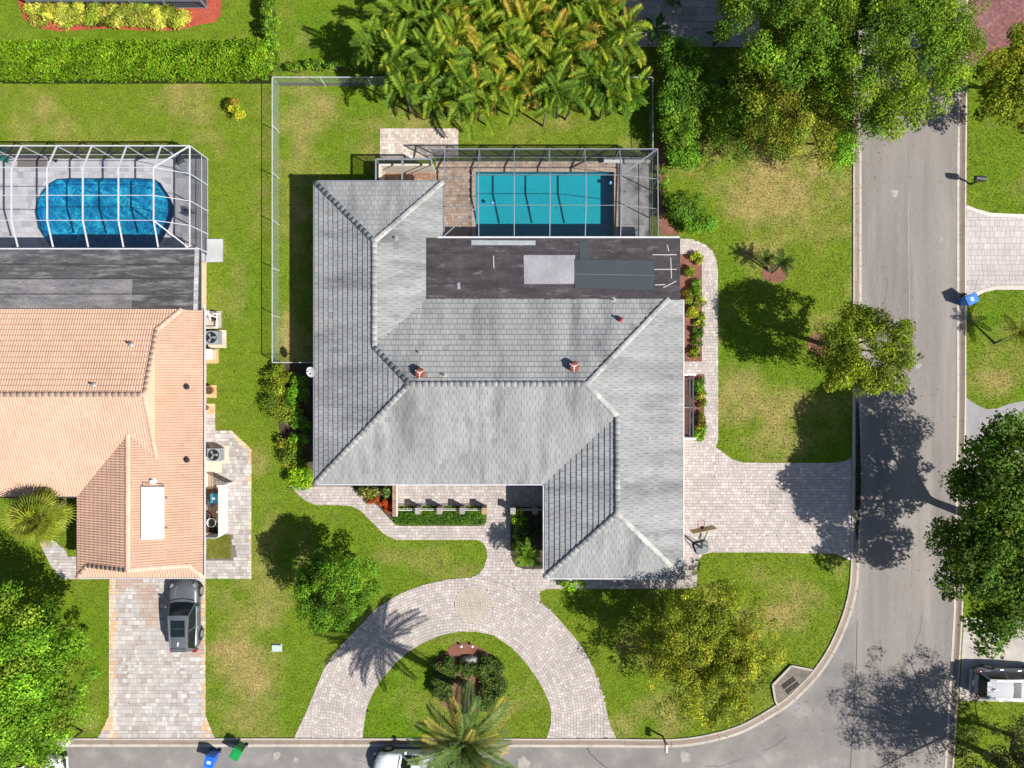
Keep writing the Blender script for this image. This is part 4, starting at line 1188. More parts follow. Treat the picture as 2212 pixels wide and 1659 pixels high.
lay(dk, 'concrete_slab', [[(7.07, a), (dX1 - .02, a), (dX1 - .02, b), (7.07, b)] for a, b in ((8.2, 10.4), (10.42, 12.6), (12.62, 14.58))], [(0.46, 0.45, 0.44)],
    surf('stained_concrete', None, .85, .35, .6, .2, 15, bump=.15, stain=((0.08, 0.08, 0.085), .6, .44, .6, .85)), z1=0.045)
bn = thing('pool_bench', 'long low pale bench slab under the north screen of the main pool', 'bench', sv(1355, 345))
MB().box((*sv(1352, 350)[:2], 0.42), (3.0, 0.4, 0.07)).build('seat', plain('pale_bench', (0.44, 0.44, 0.43)), bn)
for dx in (-1.2, 0, 1.2): MB().box((sv(1352, 0)[0] + dx, sv(0, 350)[1], 0.21), (0.15, 0.34, 0.345)).build('leg', M['stone'], bn)
fl_ = plain('float_blue', (0.04, 0.2, 0.75), 0.4)
for u, v, lb in ((1319, 394, 'small blue float in the east corner of the turquoise pool'), (1064, 438, 'small blue float at the west end of the turquoise pool')):
    f = thing('pool_float', lb, 'pool float', (*sv(u, v)[:2], -0.1))
    MB().lathe([(0, -.05), (.1, -.05), (.12, 0), (.1, .05), (.05, .06), (.05, .1), (0, .1)], (*sv(u, v)[:2], -0.1), 12).build('body', fl_, f)
    MB().lathe([(0, .1), (.045, .1), (.045, .12), (0, .12)], (*sv(u, v)[:2], -0.1), 10).build('cap', M['white'], f)

def cage(name, label, loc, rafters, purlins, posts, panels_roof, panels_wall, mat, w=0.09, h=0.12, group=None):
    root = thing(name, label, 'pool cage', loc)
    for r in rafters:
        mb = MB()
        for a, b in zip(r, r[1:]): mb.bar(a, b, w, h)
        mb.build('rafter', mat, root)
    for a, b in purlins: MB().bar(a, b, w * 0.5, h * 0.5).build('purlin', mat, root)
    for a, b in posts: MB().bar(a, b, w, w).build('post', mat, root)
    for q in panels_roof: MB().poly(q).build('screen_panel', M['screen_roof'], root)
    for q in panels_wall: MB().poly(q).build('screen_panel', M['screen_wall'], root)
    return root

zE_, zT = 2.5, 3.35
XS = [sv(u, 0, zT)[0] for u in (1033.5, 1111, 1188.5, 1266, 1343)]
XE, XW = sv(1420.5, 0, zE_)[0], -4.16
YN, Y1, Y2, YS = sv(0, 322, zE_)[1], sv(0, 378, zT)[1], sv(0, 443.5, zT)[1], 9.1
zS = 2.86
XNW = sv(932, 0, zE_)[0]
raf = [[(x, YN, zE_), (x, Y1, zT), (x, Y2, zT), (x, YS, zS)] for x in XS]
raf.append([(XW, YN, zE_), (XW, Ne + .1, zE_ + .35)])
raf.append([(XS[-1], Y1, zT), (XE, YN, zE_)])
raf.append([(XS[0], Y2, zT), (XW, YS, zS)])
raf.append([(XNW, YN, zE_), (XE, YN, zE_), (XE, YS, zE_ + .2)])
pur = [((XS[0], Y1, zT), (XS[-1], Y1, zT)), ((XS[0], Y2, zT), (XS[-1], Y2, zT)), ((XS[-1], Y1, zT), (XE, Y1, zE_)), ((XS[-1], Y2, zT), (XE, Y2, zE_)), ((XS[0], Y1, zT), (XW, Y1 - .05, zE_ + .4)), ((XS[0], Y2, zT), (XW, Y2, zE_ + .4)),
       ((XNW, YN, 0.9), (XE, YN, 0.9)), ((XE, YN, 0.9), (XE, YS, 0.9)), ((XNW, YN, 0.08), (XE, YN, 0.08)), ((XE, YN, 0.08), (XE, YS, 0.08))]
pst = [((x, YN, 0.02), (x, YN, zE_)) for x in [XNW, XW + .0] + XS + [XE]] + [((XE, y, 0.02), (XE, y, zE_)) for y in (Y1, Y2, YS)]
xs2 = [XW] + XS
prf = []
for a, b in zip(XS, XS[1:]):
    prf += [[(a, YN, zE_), (b, YN, zE_), (b, Y1, zT), (a, Y1, zT)][::-1], [(a, Y1, zT), (b, Y1, zT), (b, Y2, zT), (a, Y2, zT)][::-1], [(a, Y2, zT), (b, Y2, zT), (b, YS, zS), (a, YS, zS)][::-1]]
prf += [[(XS[-1], Y1, zT), (XE, YN, zE_), (XE, Y1, zE_)], [(XS[-1], YN, zE_), (XE, YN, zE_), (XS[-1], Y1, zT)], [(XS[-1], Y1, zT), (XE, Y1, zE_), (XE, Y2, zE_), (XS[-1], Y2, zT)], [(XS[-1], Y2, zT), (XE, Y2, zE_), (XE, YS, zE_ + .2), (XS[-1], YS, zS)],
        [(XS[0], YN, zE_), (XS[0], Y1, zT), (XW, Y1 - .05, zE_ + .4), (XW, YN, zE_)], [(XS[0], Y1, zT), (XS[0], Y2, zT), (XW, Y2, zE_ + .4), (XW, Y1 - .05, zE_ + .4)], [(XS[0], Y2, zT), (XS[0], YS, zS), (XW, YS, zS), (XW, Y2, zE_ + .4)]]
pwl = []
xx = [XNW, XW] + XS + [XE]
for a, b in zip(xx, xx[1:]): pwl.append([(a, YN, 0.05), (b, YN, 0.05), (b, YN, zE_), (a, YN, zE_)])
for a, b in zip([YS, Y2, Y1], [Y2, Y1, YN]): pwl.append([(XE, a, 0.05), (XE, b, 0.05), (XE, b, zE_), (XE, a, zE_)])
cage('pool_cage', 'grey framed pool screen cage behind the grey roofed house', ((XE + XW) / 2, 11.5, 0), raf, pur, pst, prf, pwl, M['grey_alu'], 0.055, 0.09)

# walled and screened bath court beside the cage
sh = thing('bath_court', 'small cream walled court with open grey frame beside the pool cage', 'court', sv(870, 370))
bx0, bx1, by0, by1 = sv(812, 0, 2.4)[0], XNW, 11.9, sv(0, 344, 2.4)[1]
EXCL.append([(bx0, by0), (bx1, by0), (bx1, by1), (bx0, by1)])
for q in ([(bx0, by0), (bx0 + .12, by0), (bx0 + .12, by1), (bx0, by1)], [(bx0 + .12, by1 - .12), (bx1, by1 - .12), (bx1, by1), (bx0 + .12, by1)]):
    MB().prism(q, 0, 1.5).build('wall', M['stucco_main'], sh)
for q in fit(grid_pieces(bx0 + .12, bx1, by0, by1 - .12, [.2], [.2, .3]), [(bx0 + .13, by0), (bx1 - .01, by0), (bx1 - .01, by1 - .13), (bx0 + .13, by1 - .13)]):
    MB().prism(q, 0, .03, rng.choice([(0.32, 0.19, 0.12), (0.36, 0.22, 0.15), (0.28, 0.16, 0.11)])).build('paver', M['paver'], sh)
xm = (bx0 + bx1) / 2 - .1
for a, b in (((bx0, by1, 2.4), (bx1, by1, 2.4)), ((bx0, by0, 2.4), (bx0, by1, 2.4)), ((bx1, by0, 2.4), (bx1, by1, 2.4)), ((xm, by0, 2.4), (xm, by1, 2.4))):
    MB().bar(a, b, .08, .1).build('beam', M['grey_alu'], sh)
for p in ((bx0 + .03, by1 - .03), (bx1 - .04, by1 - .03), (xm, by1 - .03), (bx0 + .03, by0 + .1)):
    MB().bar((*p, 1.5), (*p, 2.4), .06, .06).build('post', M['grey_alu'], sh)
for q in ([(bx0, by0, 2.4), (bx1, by0, 2.4), (bx1, by1, 2.4), (bx0, by1, 2.4)],): MB().poly(q).build('screen_panel', M['screen_roof'], sh)
for q in ([(bx0, by1, 1.5), (bx1, by1, 1.5), (bx1, by1, 2.4), (bx0, by1, 2.4)], [(bx0, by0, 1.5), (bx0, by1, 1.5), (bx0, by1, 2.4), (bx0, by0, 2.4)]): MB().poly(q).build('screen_panel', M['screen_wall'], sh)

# neighbour's deck and white cage
ndk = [(-38, 7.9), (sv(448, 0)[0], 7.9), (sv(448, 0)[0], sv(0, 343)[1]), (-38, sv(0, 343)[1])]
dk2 = MB().sheet(ndk, 0.012, [npl]).build('pool_deck', surf('lilac_grout', (0.36, 0.355, 0.38), 0.9)); tag(dk2, 'pale lilac grey deck around the blue pool', kind='structure')
EXCL.append(ndk)
gp2 = fit(grid_pieces(-37.9, ndk[1][0], 7.9, ndk[2][1], [0.4], [0.4, 0.4, 0.6], 0.008), ndk, [npl])
lay(dk2, 'deck_tile', gp2, [(0.42, 0.415, 0.44), (0.45, 0.445, 0.465), (0.435, 0.43, 0.455), (0.40, 0.40, 0.43), (0.44, 0.435, 0.46), (0.33, 0.34, 0.38)], M['paver'], z1=0.035, jitter=0.002, focus=(-21, 11))
zE2, zT2, zS2 = 2.6, 3.5, 2.95
nX = [sv(u, 0, zT2)[0] for u in (-130, -52, 25, 102, 179, 256, 332)]
nXE = sv(410, 0, zE2)[0]
nYN, nY1, nYm, nY2, nYS = sv(0, 315, zE2)[1], sv(0, 362, zT2)[1], sv(0, 422, zT2)[1], sv(0, 476, zT2)[1], ay1 + .15
raf = [[(x, nYN, zE2), (x, nY1, zT2), (x, nY2, zT2), (x, nYS, zS2)] for x in nX]
raf += [[(nX[-1], nY1, zT2), (nXE, nYN, zE2)], [(nX[-1], nY2, zT2), (nXE, nYS, zE2 + .1)], [(nX[0], nYN, zE2), (nXE, nYN, zE2), (nXE, nYS, zE2)]]
pur = []
for y in (nY1, nYm, nY2): pur += [((nX[0], y, zT2), (nX[-1], y, zT2)), ((nX[-1], y, zT2), (nXE, y - .1, zE2))]
for z in (0.95, 0.07): pur += [((nX[0], nYN, z), (nXE, nYN, z)), ((nXE, nYN, z), (nXE, nYS, z))]
pst = [((x, nYN, .02), (x, nYN, zE2)) for x in nX + [nXE]] + [((nXE, y - .1, .02), (nXE, y - .1, zE2)) for y in (nY1, nYm, nY2)] + [((nXE, 8.6, .02), (nXE, 8.6, zE2))]
prf = []; pwl = []
for a, b in zip(nX, nX[1:]):
    prf += [[(a, nYN, zE2), (b, nYN, zE2), (b, nY1, zT2), (a, nY1, zT2)], [(a, nY1, zT2), (b, nY1, zT2), (b, nY2, zT2), (a, nY2, zT2)], [(a, nY2, zT2), (b, nY2, zT2), (b, nYS, zS2), (a, nYS, zS2)]]
a = nX[-1]
prf += [[(a, nYN, zE2), (nXE, nYN, zE2), (a, nY1, zT2)], [(a, nY1, zT2), (nXE, nYN, zE2), (nXE, nY1 - .1, zE2)], [(a, nY1, zT2), (nXE, nY1 - .1, zE2), (nXE, nY2 - .1, zE2), (a, nY2, zT2)], [(a, nY2, zT2), (nXE, nY2 - .1, zE2), (nXE, nYS, zE2 + .1)], [(a, nY2, zT2), (nXE, nYS, zE2 + .1), (a, nYS, zS2)]]
for x0, x1 in zip(nX, nX[1:] + [nXE]): pwl.append([(x0, nYN, .05), (x1, nYN, .05), (x1, nYN, zE2), (x0, nYN, zE2)])
ys = [nYS, nY2 - .1, nYm - .1, nY1 - .1, nYN]
for y0, y1 in zip(ys, ys[1:]): pwl.append([(nXE, y0, .05), (nXE, y1, .05), (nXE, y1, zE2), (nXE, y0, zE2)])
cage('pool_cage', 'white framed pool screen cage behind the orange roofed house', (-28, 11.5, 0), raf, pur, pst, prf, pwl, M['white_alu'], 0.062, 0.09)
# cage of the house beyond the top edge
zc, zc2 = 2.6, 3.3
bx = [sv(u, 0)[0] for u in (78, 150, 222, 294, 366, 447)]
cy0, cy1 = sv(0, 18)[1], 31.0
raf = [[(x, cy0, zc), (x, cy0 + 1.6, zc2), (x, cy1, zc2)] for x in bx] + [[(bx[0], cy0, zc), (bx[-1], cy0, zc)], [(bx[0], cy0, zc), (bx[0], cy1, zc)], [(bx[-1], cy0, zc), (bx[-1], cy1, zc)]]
pur = [((bx[0], cy0, .9), (bx[-1], cy0, .9)), ((bx[0], cy0, .06), (bx[-1], cy0, .06)), ((bx[0], cy0 + 1.6, zc2), (bx[-1], cy0 + 1.6, zc2))]
pst = [((x, cy0, .02), (x, cy0, zc)) for x in bx] + [((x, cy1, .02), (x, cy1, zc)) for x in (bx[0], bx[-1])]
prf = []; pwl = []
for a, b in zip(bx, bx[1:]):
    prf += [[(a, cy0, zc), (b, cy0, zc), (b, cy0 + 1.6, zc2), (a, cy0 + 1.6, zc2)], [(a, cy0 + 1.6, zc2), (b, cy0 + 1.6, zc2), (b, cy1, zc2), (a, cy1, zc2)]]
    pwl.append([(a, cy0, .05), (b, cy0, .05), (b, cy0, zc), (a, cy0, zc)])
for x in (bx[0], bx[-1]): pwl.append([(x, cy0, .05), (x, cy1, .05), (x, cy1, zc), (x, cy0, zc)])
cage('pool_cage', 'dark screened pool cage cut off by the top edge', ((bx[0] + bx[-1]) / 2, cy0 + 3, 0), raf, pur, pst, prf, pwl, M['grey_alu'], 0.08, 0.1)
q = [(bx[0], cy0 + .02), (bx[-1], cy0 + .02), (bx[-1], cy1), (bx[0], cy1)]
o = MB().sheet(q, 0.03).build('screened_deck', surf('dark_deck', (0.10, 0.105, 0.115), .8, .3, .6, .2, 10)); tag(o, 'dark deck inside the top screen cage', kind='structure')
EXCL.append(q)
# ================================================================ vegetation
def leaves_mesh(name, P, N, size, col, mat, aspect=0.55, fold=0.12):
    n = len(P)
    N = N / np.linalg.norm(N, axis=1, keepdims=True)
    r = nrg.normal(size=(n, 3))
    T = np.cross(N, r); T /= np.linalg.norm(T, axis=1, keepdims=True)
    B = np.cross(N, T)
    s = size[:, None]
    V = np.empty((n, 4, 3), np.float32)
    V[:, 0] = P - T * s * 0.5
    V[:, 1] = P + B * s * aspect * 0.5 + N * s * fold
    V[:, 2] = P + T * s * 0.5
    V[:, 3] = P - B * s * aspect * 0.5 + N * s * fold
    F = np.arange(n * 4, dtype=np.int32).reshape(-1, 4)
    return grid_mesh(name, V.reshape(-1, 3), F, np.clip(col, 0.002, 0.9), mat)

def blob_leaves(blobs, dens, size, pal, up=0.35, spread=0.55, fill=0.35, bvar=0.28, lvar=0.26, cols=None):
    """leaves scattered through the outer shell of each blob; pal: list of (rgb, weight)"""
    pc = np.array([p[0] for p in pal]); pw = np.array([p[1] for p in pal], float); pw /= pw.sum()
    Ps, Ns, Ss, Cs = [], [], [], []
    for (c, r) in blobs:
        r = np.array(r, float) if np.ndim(r) else np.array((r, r, r * 0.8))
        n = max(6, int(1.35 * dens * r[0] * r[1] * 4)); b_sz = size * (0.62 + 0.42 * nrg.random())
        d = nrg.normal(size=(n, 3)); d[:, 2] = np.where(d[:, 2] < -0.3, -d[:, 2], d[:, 2]); d /= np.linalg.norm(d, axis=1, keepdims=True)
        rad = 1.0 - fill * nrg.random(n) ** 1.5 + 0.12 * nrg.normal(size=n)
        P = np.array(c) + d * r * rad[:, None]
        Nn = d + spread * nrg.normal(size=(n, 3)); Nn[:, 2] += up
        bcol = pc[nrg.choice(len(pc), p=pw)]
        lc = pc[nrg.choice(len(pc), n, p=pw)]
        C = 1.7 * (0.6 * bcol + 0.4 * lc) * (1 + bvar * nrg.normal()) * (1 + lvar * nrg.normal(size=(n, 1)))
        Ps.append(P); Ns.append(Nn); Ss.append(b_sz * (0.65 + 0.7 * nrg.random(n))); Cs.append(C)
    return np.concatenate(Ps), np.concatenate(Ns), np.concatenate(Ss), np.concatenate(Cs)

def crown_blobs(c, Rr, nb, rb, low=-0.35, hollow=0.5, gap=0.0):
    out = []
    k = 0
    while len(out) < nb and k < nb * 8:
        k += 1
        if nrg.random() < 0.68:                       # over the sunlit dome
            r_, a_ = math.sqrt(nrg.random()), nrg.random() * 6.2832
            d = np.array((r_ * math.cos(a_), r_ * math.sin(a_), math.sqrt(max(0.02, 1 - r_ * r_))))
            f = 0.72 + 0.3 * nrg.random() if hollow > 0.3 else 0.5 + 0.5 * nrg.random()
        else:
            d = nrg.normal(size=3); d /= np.linalg.norm(d)
            if d[2] < low: continue
            f = hollow + (1 - hollow) * nrg.random() ** 0.6
        an = math.atan2(d[1], d[0])
        f *= 0.90 + 0.19 * vnoise([2.2 * math.cos(an) + c[0]], [2.2 * math.sin(an) + d[2]], 0.9, 21)[0]
        if vnoise([c[0] * 3 + d[0] * Rr[0]], [c[1] * 3 + d[1] * Rr[1]], 1.15, 23)[0] < 0.17 and nrg.random() < 0.8: continue     # gaps between clumps
        p = np.array(c) + d * np.array(Rr) * f
        out.append((tuple(p), rb * (0.42 + 0.85 * nrg.random())))
    return out

def limbs(mb, base, top, blobs, r0, nl=10, col=(1, 1, 1), fork=0.45):
    base, top = Vector(base), Vector(top)
    mid = base.lerp(top, 0.5) + Vector((rng.uniform(-.15, .15), rng.uniform(-.15, .15), 0))
    mb.tube([base - Vector((0, 0, .1)), base + Vector((0, 0, .15)), mid, top], [r0 * 1.5, r0 * 1.1, r0 * 0.85, r0 * 0.45], 8, col)
    for i in range(nl):
        b = Vector(blobs[rng.randrange(len(blobs))][0])
        s = base.lerp(top, rng.uniform(fork, 0.95))
        m = s.lerp(b, 0.5) + Vector((0, 0, rng.uniform(0, .4)))
        mb.tube([s, m, b], [r0 * 0.45, r0 * 0.28, r0 * 0.08], 5, col)

def tree(name, label, base, c, Rr, nb, rb, dens, size, pal, r0=0.16, low=-0.35, hollow=0.5, nl=12, extra=(), aspect=0.55, cat='tree', group=None, bvar=0.28, spread=0.6, up=0.35):
    base = (base[0], base[1], 0.0)
    t = thing(name, label, cat, base, 0, group)
    bl = crown_blobs(c, Rr, nb, rb, low, hollow) + list(extra)
    mb = MB(); limbs(mb, base, (c[0], c[1], c[2] - Rr[2] * 0.1), bl, r0, nl)
    mb.build('trunk', M['bark'], t)
    P, N, Sz, C = blob_leaves(bl, dens, size, pal, bvar=bvar, spread=spread, up=up)
    k = P[:, 2] > 0.05
    o = link('crown', leaves_mesh('crown', P[k], N[k], Sz[k], C[k], M['leaf'], aspect), t, world_coords=True)
    return t

G_BRIGHT = [((0.10, 0.21, 0.012), 3), ((0.075, 0.17, 0.012), 3), ((0.14, 0.26, 0.016), 2), ((0.05, 0.12, 0.012), 1)]
G_YEL = [((0.115, 0.155, 0.010), 3), ((0.15, 0.19, 0.012), 2), ((0.08, 0.12, 0.010), 3.5), ((0.18, 0.17, 0.015), .7)]
G_OLIVE = [((0.15, 0.185, 0.014), 3), ((0.12, 0.155, 0.014), 3.5), ((0.23, 0.23, 0.018), 1.4), ((0.085, 0.12, 0.012), 2), ((0.24, 0.16, 0.03), 0.3)]
G_DARK = [((0.055, 0.11, 0.012), 3), ((0.042, 0.088, 0.010), 3), ((0.085, 0.135, 0.012), 1.8), ((0.125, 0.16, 0.012), 1)]
G_MID = [((0.075, 0.155, 0.012), 3), ((0.055, 0.125, 0.012), 3), ((0.11, 0.19, 0.014), 2)]
G_GOLD = [((0.165, 0.165, 0.018), 3), ((0.135, 0.15, 0.016), 3), ((0.105, 0.14, 0.014), 3), ((0.22, 0.18, 0.025), 1)]

# ---- trees round the house
tree('shade_tree', 'round bright green tree on the front lawn beside the circular driveway', sv(735, 1240), sv(724, 1272, 2.9), (2.5, 2.65, 2.2), 150, 0.5, 160, 0.16, [(tuple(x * .78 for x in c_), w_2) for c_, w_2 in G_BRIGHT], 0.13)
tree('shade_tree', 'round olive green tree at the kerb overhanging the street', sv(1772, 742), sv(1857, 757, 4.4), (2.95, 2.6, 1.9), 130, 0.58, 140, 0.17, G_YEL, 0.15, extra=[(sv(1985, 770, 4.2), 0.25), (sv(1872, 838, 4.2), 0.5), (sv(1860, 818, 4.4), 0.5)])
tree('sparse_tree', 'sparse yellow green tree on the corner lawn south of the garage', sv(1500, 1385), sv(1525, 1402, 3.7), (4.5, 4.7, 2.3), 380, 0.5, 110, 0.155, [(tuple(x * 1.02 for x in c_), w_2) for c_, w_2 in G_OLIVE], 0.11, hollow=0.25, nl=30, bvar=0.3)
tree('street_tree', 'big dark green tree across the street casting the large road shadow', sv(2135, 1130), sv(2170, 1140, 5.6), (4.1, 6.6, 3.0), 260, 0.8, 105, 0.2, G_DARK, 0.28, hollow=0.5, nl=22, aspect=0.75)
tree('street_tree', 'bright green tree filling the lower left corner', sv(70, 1440), sv(35, 1475, 4.2), (4.7, 5.6, 2.6), 280, 0.72, 115, 0.19, G_BRIGHT[:3] + [((0.15, 0.18, 0.02), 2)], 0.22, nl=22)
tree('street_tree', 'feathery tree beyond the lower right corner shading the street', (31.0, -24.2), (31.3, -24.6, 6.6), (4.2, 4.4, 2.6), 120, 0.62, 60, 0.15, G_DARK, 0.2, hollow=0.2, nl=34)
tree('street_tree', 'pale grey green tree in the lower right corner', sv(2190, 1590), sv(2185, 1640, 3.0), (3.4, 3.0, 1.6), 110, 0.5, 110, 0.15, [((0.075, 0.09, 0.03), 2), ((0.095, 0.11, 0.035), 2), ((0.05, 0.068, 0.02), 2), ((0.13, 0.09, 0.04), .6)], 0.14)
tree('street_tree', 'yellow leaved tree by the red brick driveway', sv(2190, 190), sv(2196, 178, 3.4), (2.5, 3.2, 1.6), 150, 0.5, 115, 0.17, G_YEL[:2] + [((0.27, 0.24, 0.02), 2), ((0.1, 0.13, 0.012), 2)], 0.13, aspect=0.7)
# ---- the wood at the top right: each tree on its own
tree('tall_tree', 'tall green tree at the top overhanging the street kerb', sv(1880, 130), sv(1925, 110, 6.0), (4.4, 4.8, 2.6), 230, 0.72, 110, 0.17, G_MID[:2] + G_YEL[:2] + [((0.13, 0.21, 0.012), 2)], 0.26, extra=[(sv(1900, 262, 5.2), .9), (sv(1925, 285, 5.0), .7), (sv(1945, 210, 5.4), 1.0), (sv(1980, 190, 5.4), .8), (sv(1885, 240, 5.2), .9), (sv(2110, 10, 6.0), .7), (sv(2085, 30, 6.0), .6), (sv(1968, 270, 4.8), .4)])
tree('feathery_tree', 'feathery golden brown tree in front of the tall green tree', sv(1700, 230), sv(1728, 195, 3.6), (4.3, 4.6, 2.0), 300, 0.6, 110, 0.15, G_GOLD + G_MID[:1], 0.2, hollow=0.3, nl=30, extra=[(sv(1740, 345, 2.6), .5), (sv(1700, 330, 3.3), .6), (sv(1770, 330, 3.6), .6)])
tree('tall_tree', 'dark green tree beside the stone patio', sv(1690, 60), sv(1700, 30, 5.6), (4.3, 3.9, 2.6), 190, 0.75, 105, 0.18, G_MID + G_YEL[:1], 0.24)
tree('feathery_tree', 'sparse dark tree between hedge and golden tree', sv(1590, 250), sv(1590, 255, 1.9), (2.3, 3.7, 1.2), 130, 0.6, 85, 0.15, G_MID + G_GOLD[2:3], 0.14, hollow=0.2, nl=20)
tree('small_tree', 'small bright green tree under the golden tree near the kerb', sv(1800, 310), sv(1805, 318, 2.6), (1.2, 1.5, 1.2), 34, 0.5, 110, 0.16, G_BRIGHT, 0.09)
tree('tall_tree', 'green tree behind the palm clump at the top edge', sv(1600, -60), sv(1590, -75, 5.0), (3.4, 2.6, 2.2), 70, 0.75, 85, 0.18, G_MID, 0.2)

# ---- shrubs and hedges
def shrub(name, label, u, v, rx, ry, h, pal, dens=170, size=0.14, nb=14, cat='shrub', aspect=0.6, group=None, rb=None):
    x, y, _ = sv(u, v)
    rx /= PX; ry /= PX
    t = thing(name, label, cat, (x, y, 0), 0, group)
    rb = rb or max(0.18, 0.42 * min(rx, ry))
    bl = []
    for k in range(nb):
        a = nrg.random() * 6.283; f = math.sqrt(nrg.random()) * 0.85
        bx, by = x + rx * f * math.cos(a), y + ry * f * math.sin(a)
        bl.append(((bx, by, max(0.12, h - rb * 0.8 - h * 0.35 * f * f * nrg.random() - 0.2 * h * nrg.random())), rb * (0.7 + 0.6 * nrg.random())))
    mb = MB()
    for k in range(6):
        b = bl[k % len(bl)][0]
        mb.tube([(x, y, -0.02), ((x * .6 + b[0] * .4), (y * .6 + b[1] * .4), b[2] * .5), b], [0.035, 0.025, 0.012], 5)
    mb.build('stem', M['bark'], t)
    P, N, Sz, C = blob_leaves(bl, dens, size, pal, fill=0.5)
    # skirt of lower leaves
    k = P[:, 2] > 0.03
    link('foliage', leaves_mesh('foliage', P[k], N[k], Sz[k], C[k], M['leaf'], aspect), t, world_coords=True)
    return t

def hedge(name, label, x0, x1, y0, y1, h, n, size, pal, seed=0, cat='hedge', lump=0.35):
    """clipped hedge in metres: leaves over a rounded block with an uneven skin"""
    t = thing(name, label, cat, ((x0 + x1) / 2, (y0 + y1) / 2, 0))
    x = x0 + (x1 - x0) * nrg.random(n); y = y0 + (y1 - y0) * nrg.random(n)
    ex = 0.22 * (vnoise(x, y * 0 + 3, 0.9, seed) - 0.5)
    e = np.minimum(np.minimum(x - x0, x1 - x), np.minimum(y - y0, y1 - y)) + ex
    z = h - 0.5 * np.clip(1 - e / 0.35, 0, 1.6) ** 2 * h * 0.6 + lump * (vnoise(x, y, 0.7, seed + 1) - 0.6) + 0.15 * nrg.normal(size=n) - 0.25 * nrg.random(n) ** 2
    gxn = (vnoise(x + .2, y, 0.7, seed + 1) - vnoise(x - .2, y, 0.7, seed + 1)); gyn = (vnoise(x, y + .2, 0.7, seed + 1) - vnoise(x, y - .2, 0.7, seed + 1))
    N = np.stack([-gxn * 1.2, -gyn * 1.2, np.full(n, 0.7)], 1) + 0.5 * nrg.normal(size=(n, 3))
    pc = np.array([p[0] for p in pal]); pw = np.array([p[1] for p in pal], float); pw /= pw.sum()
    C = 1.4 * pc[nrg.choice(len(pc), n, p=pw)] * (0.7 + 0.5 * vnoise(x, y, 0.5, seed + 2))[:, None] * (1 + 0.18 * nrg.normal(size=(n, 1)))
    k = z > 0.04
    link('foliage', leaves_mesh('foliage', np.stack([x, y, z], 1)[k], N[k], (size * (0.7 + 0.6 * nrg.random(n)))[k], C[k], M['leaf'], 0.6), t, world_coords=True)
    mb = MB()
    mb.prism([(x0 + .25, y0 + .25), (x1 - .25, y0 + .25), (x1 - .25, y1 - .25), (x0 + .25, y1 - .25)], 0, max(0.1, h - 0.55), (0.03, 0.045, 0.012)).build('woody_core', M['attr'], t)
    EXCL.append([(x0, y0), (x1, y0), (x1, y1), (x0, y1)])
    return t
HEDGE_PAL = [((0.12, 0.235, 0.008), 4), ((0.16, 0.28, 0.010), 3), ((0.085, 0.18, 0.008), 3), ((0.24, 0.28, 0.015), 1)]
a, b = sv(-30, 172, 1.2), sv(580, 84, 1.4)
hedge('clipped_hedge', 'long bright green clipped hedge at the top left', a[0], b[0], a[1], b[1], 1.7, 26000, 0.15, HEDGE_PAL, 31)
CRO = [((0.28, 0.28, 0.035), 3), ((0.34, 0.33, 0.06), 3), ((0.10, 0.16, 0.015), 3), ((0.22, 0.235, 0.025), 2)]
for i, (u, v, rx, pl) in enumerate([(92, 38, 34, CRO), (150, 38, 30, CRO), (205, 34, 34, CRO[2:] + CRO[:1]), (250, 36, 34, CRO), (300, 34, 32, CRO[1:]), (345, 40, 34, CRO), (380, 42, 26, CRO)]):
    shrub('croton_shrub', ['yellow croton at the west end of the red mulch row', 'yellow croton second from the west in the red mulch row', 'greenish croton third from the west in the red mulch row', 'yellow croton in the middle of the red mulch row', 'pale yellow croton third from the east in the red mulch row', 'yellow croton second from the east in the red mulch row', 'yellow croton at the east end of the red mulch row'][i], u, v, rx * 1.15, 22, 0.8, pl, 260, 0.15, 16, group='yellow crotons in the red mulch bed', rb=0.4)
shrub('croton_shrub', 'small yellow green shrub alone on the back lawn', 512, 249, 27, 21, 1.2, [((0.28, 0.27, 0.02), 3), ((0.15, 0.22, 0.012), 3), ((0.33, 0.22, 0.03), 1)], 260, 0.14, 10)
for i, (u, v, rx, ry, h) in enumerate([(598, -10, 20, 26, 1.9), (594, 36, 18, 26, 1.7), (600, 78, 20, 24, 1.9), (598, 118, 17, 22, 1.6), (602, 150, 20, 16, 1.5)]):
    shrub('boundary_shrub', ['upright green shrub at the top edge on the boundary line', 'upright green shrub second from the top on the boundary line', 'broad green shrub in the middle of the boundary line', 'slim green shrub beside the end of the clipped hedge', 'green shrub at the fence corner post'][i], u, v, rx, ry, h, G_MID + G_YEL[:1], 190, 0.16, 22)
for i, (u, v, rx, ry, h) in enumerate([(645, 158, 24, 9, 1.2), (690, 154, 26, 11, 1.3), (735, 154, 26, 11, 1.4), (775, 152, 22, 11, 1.5)]):
    shrub('boundary_shrub', ['low green shrub behind the back fence near the corner', 'low green shrub behind the back fence, second from the corner', 'green shrub behind the back fence, third from the corner', 'green shrub behind the back fence under the palm clump'][i], u, v, rx, ry, h, G_MID + G_YEL[:1], 190, 0.16, 18)
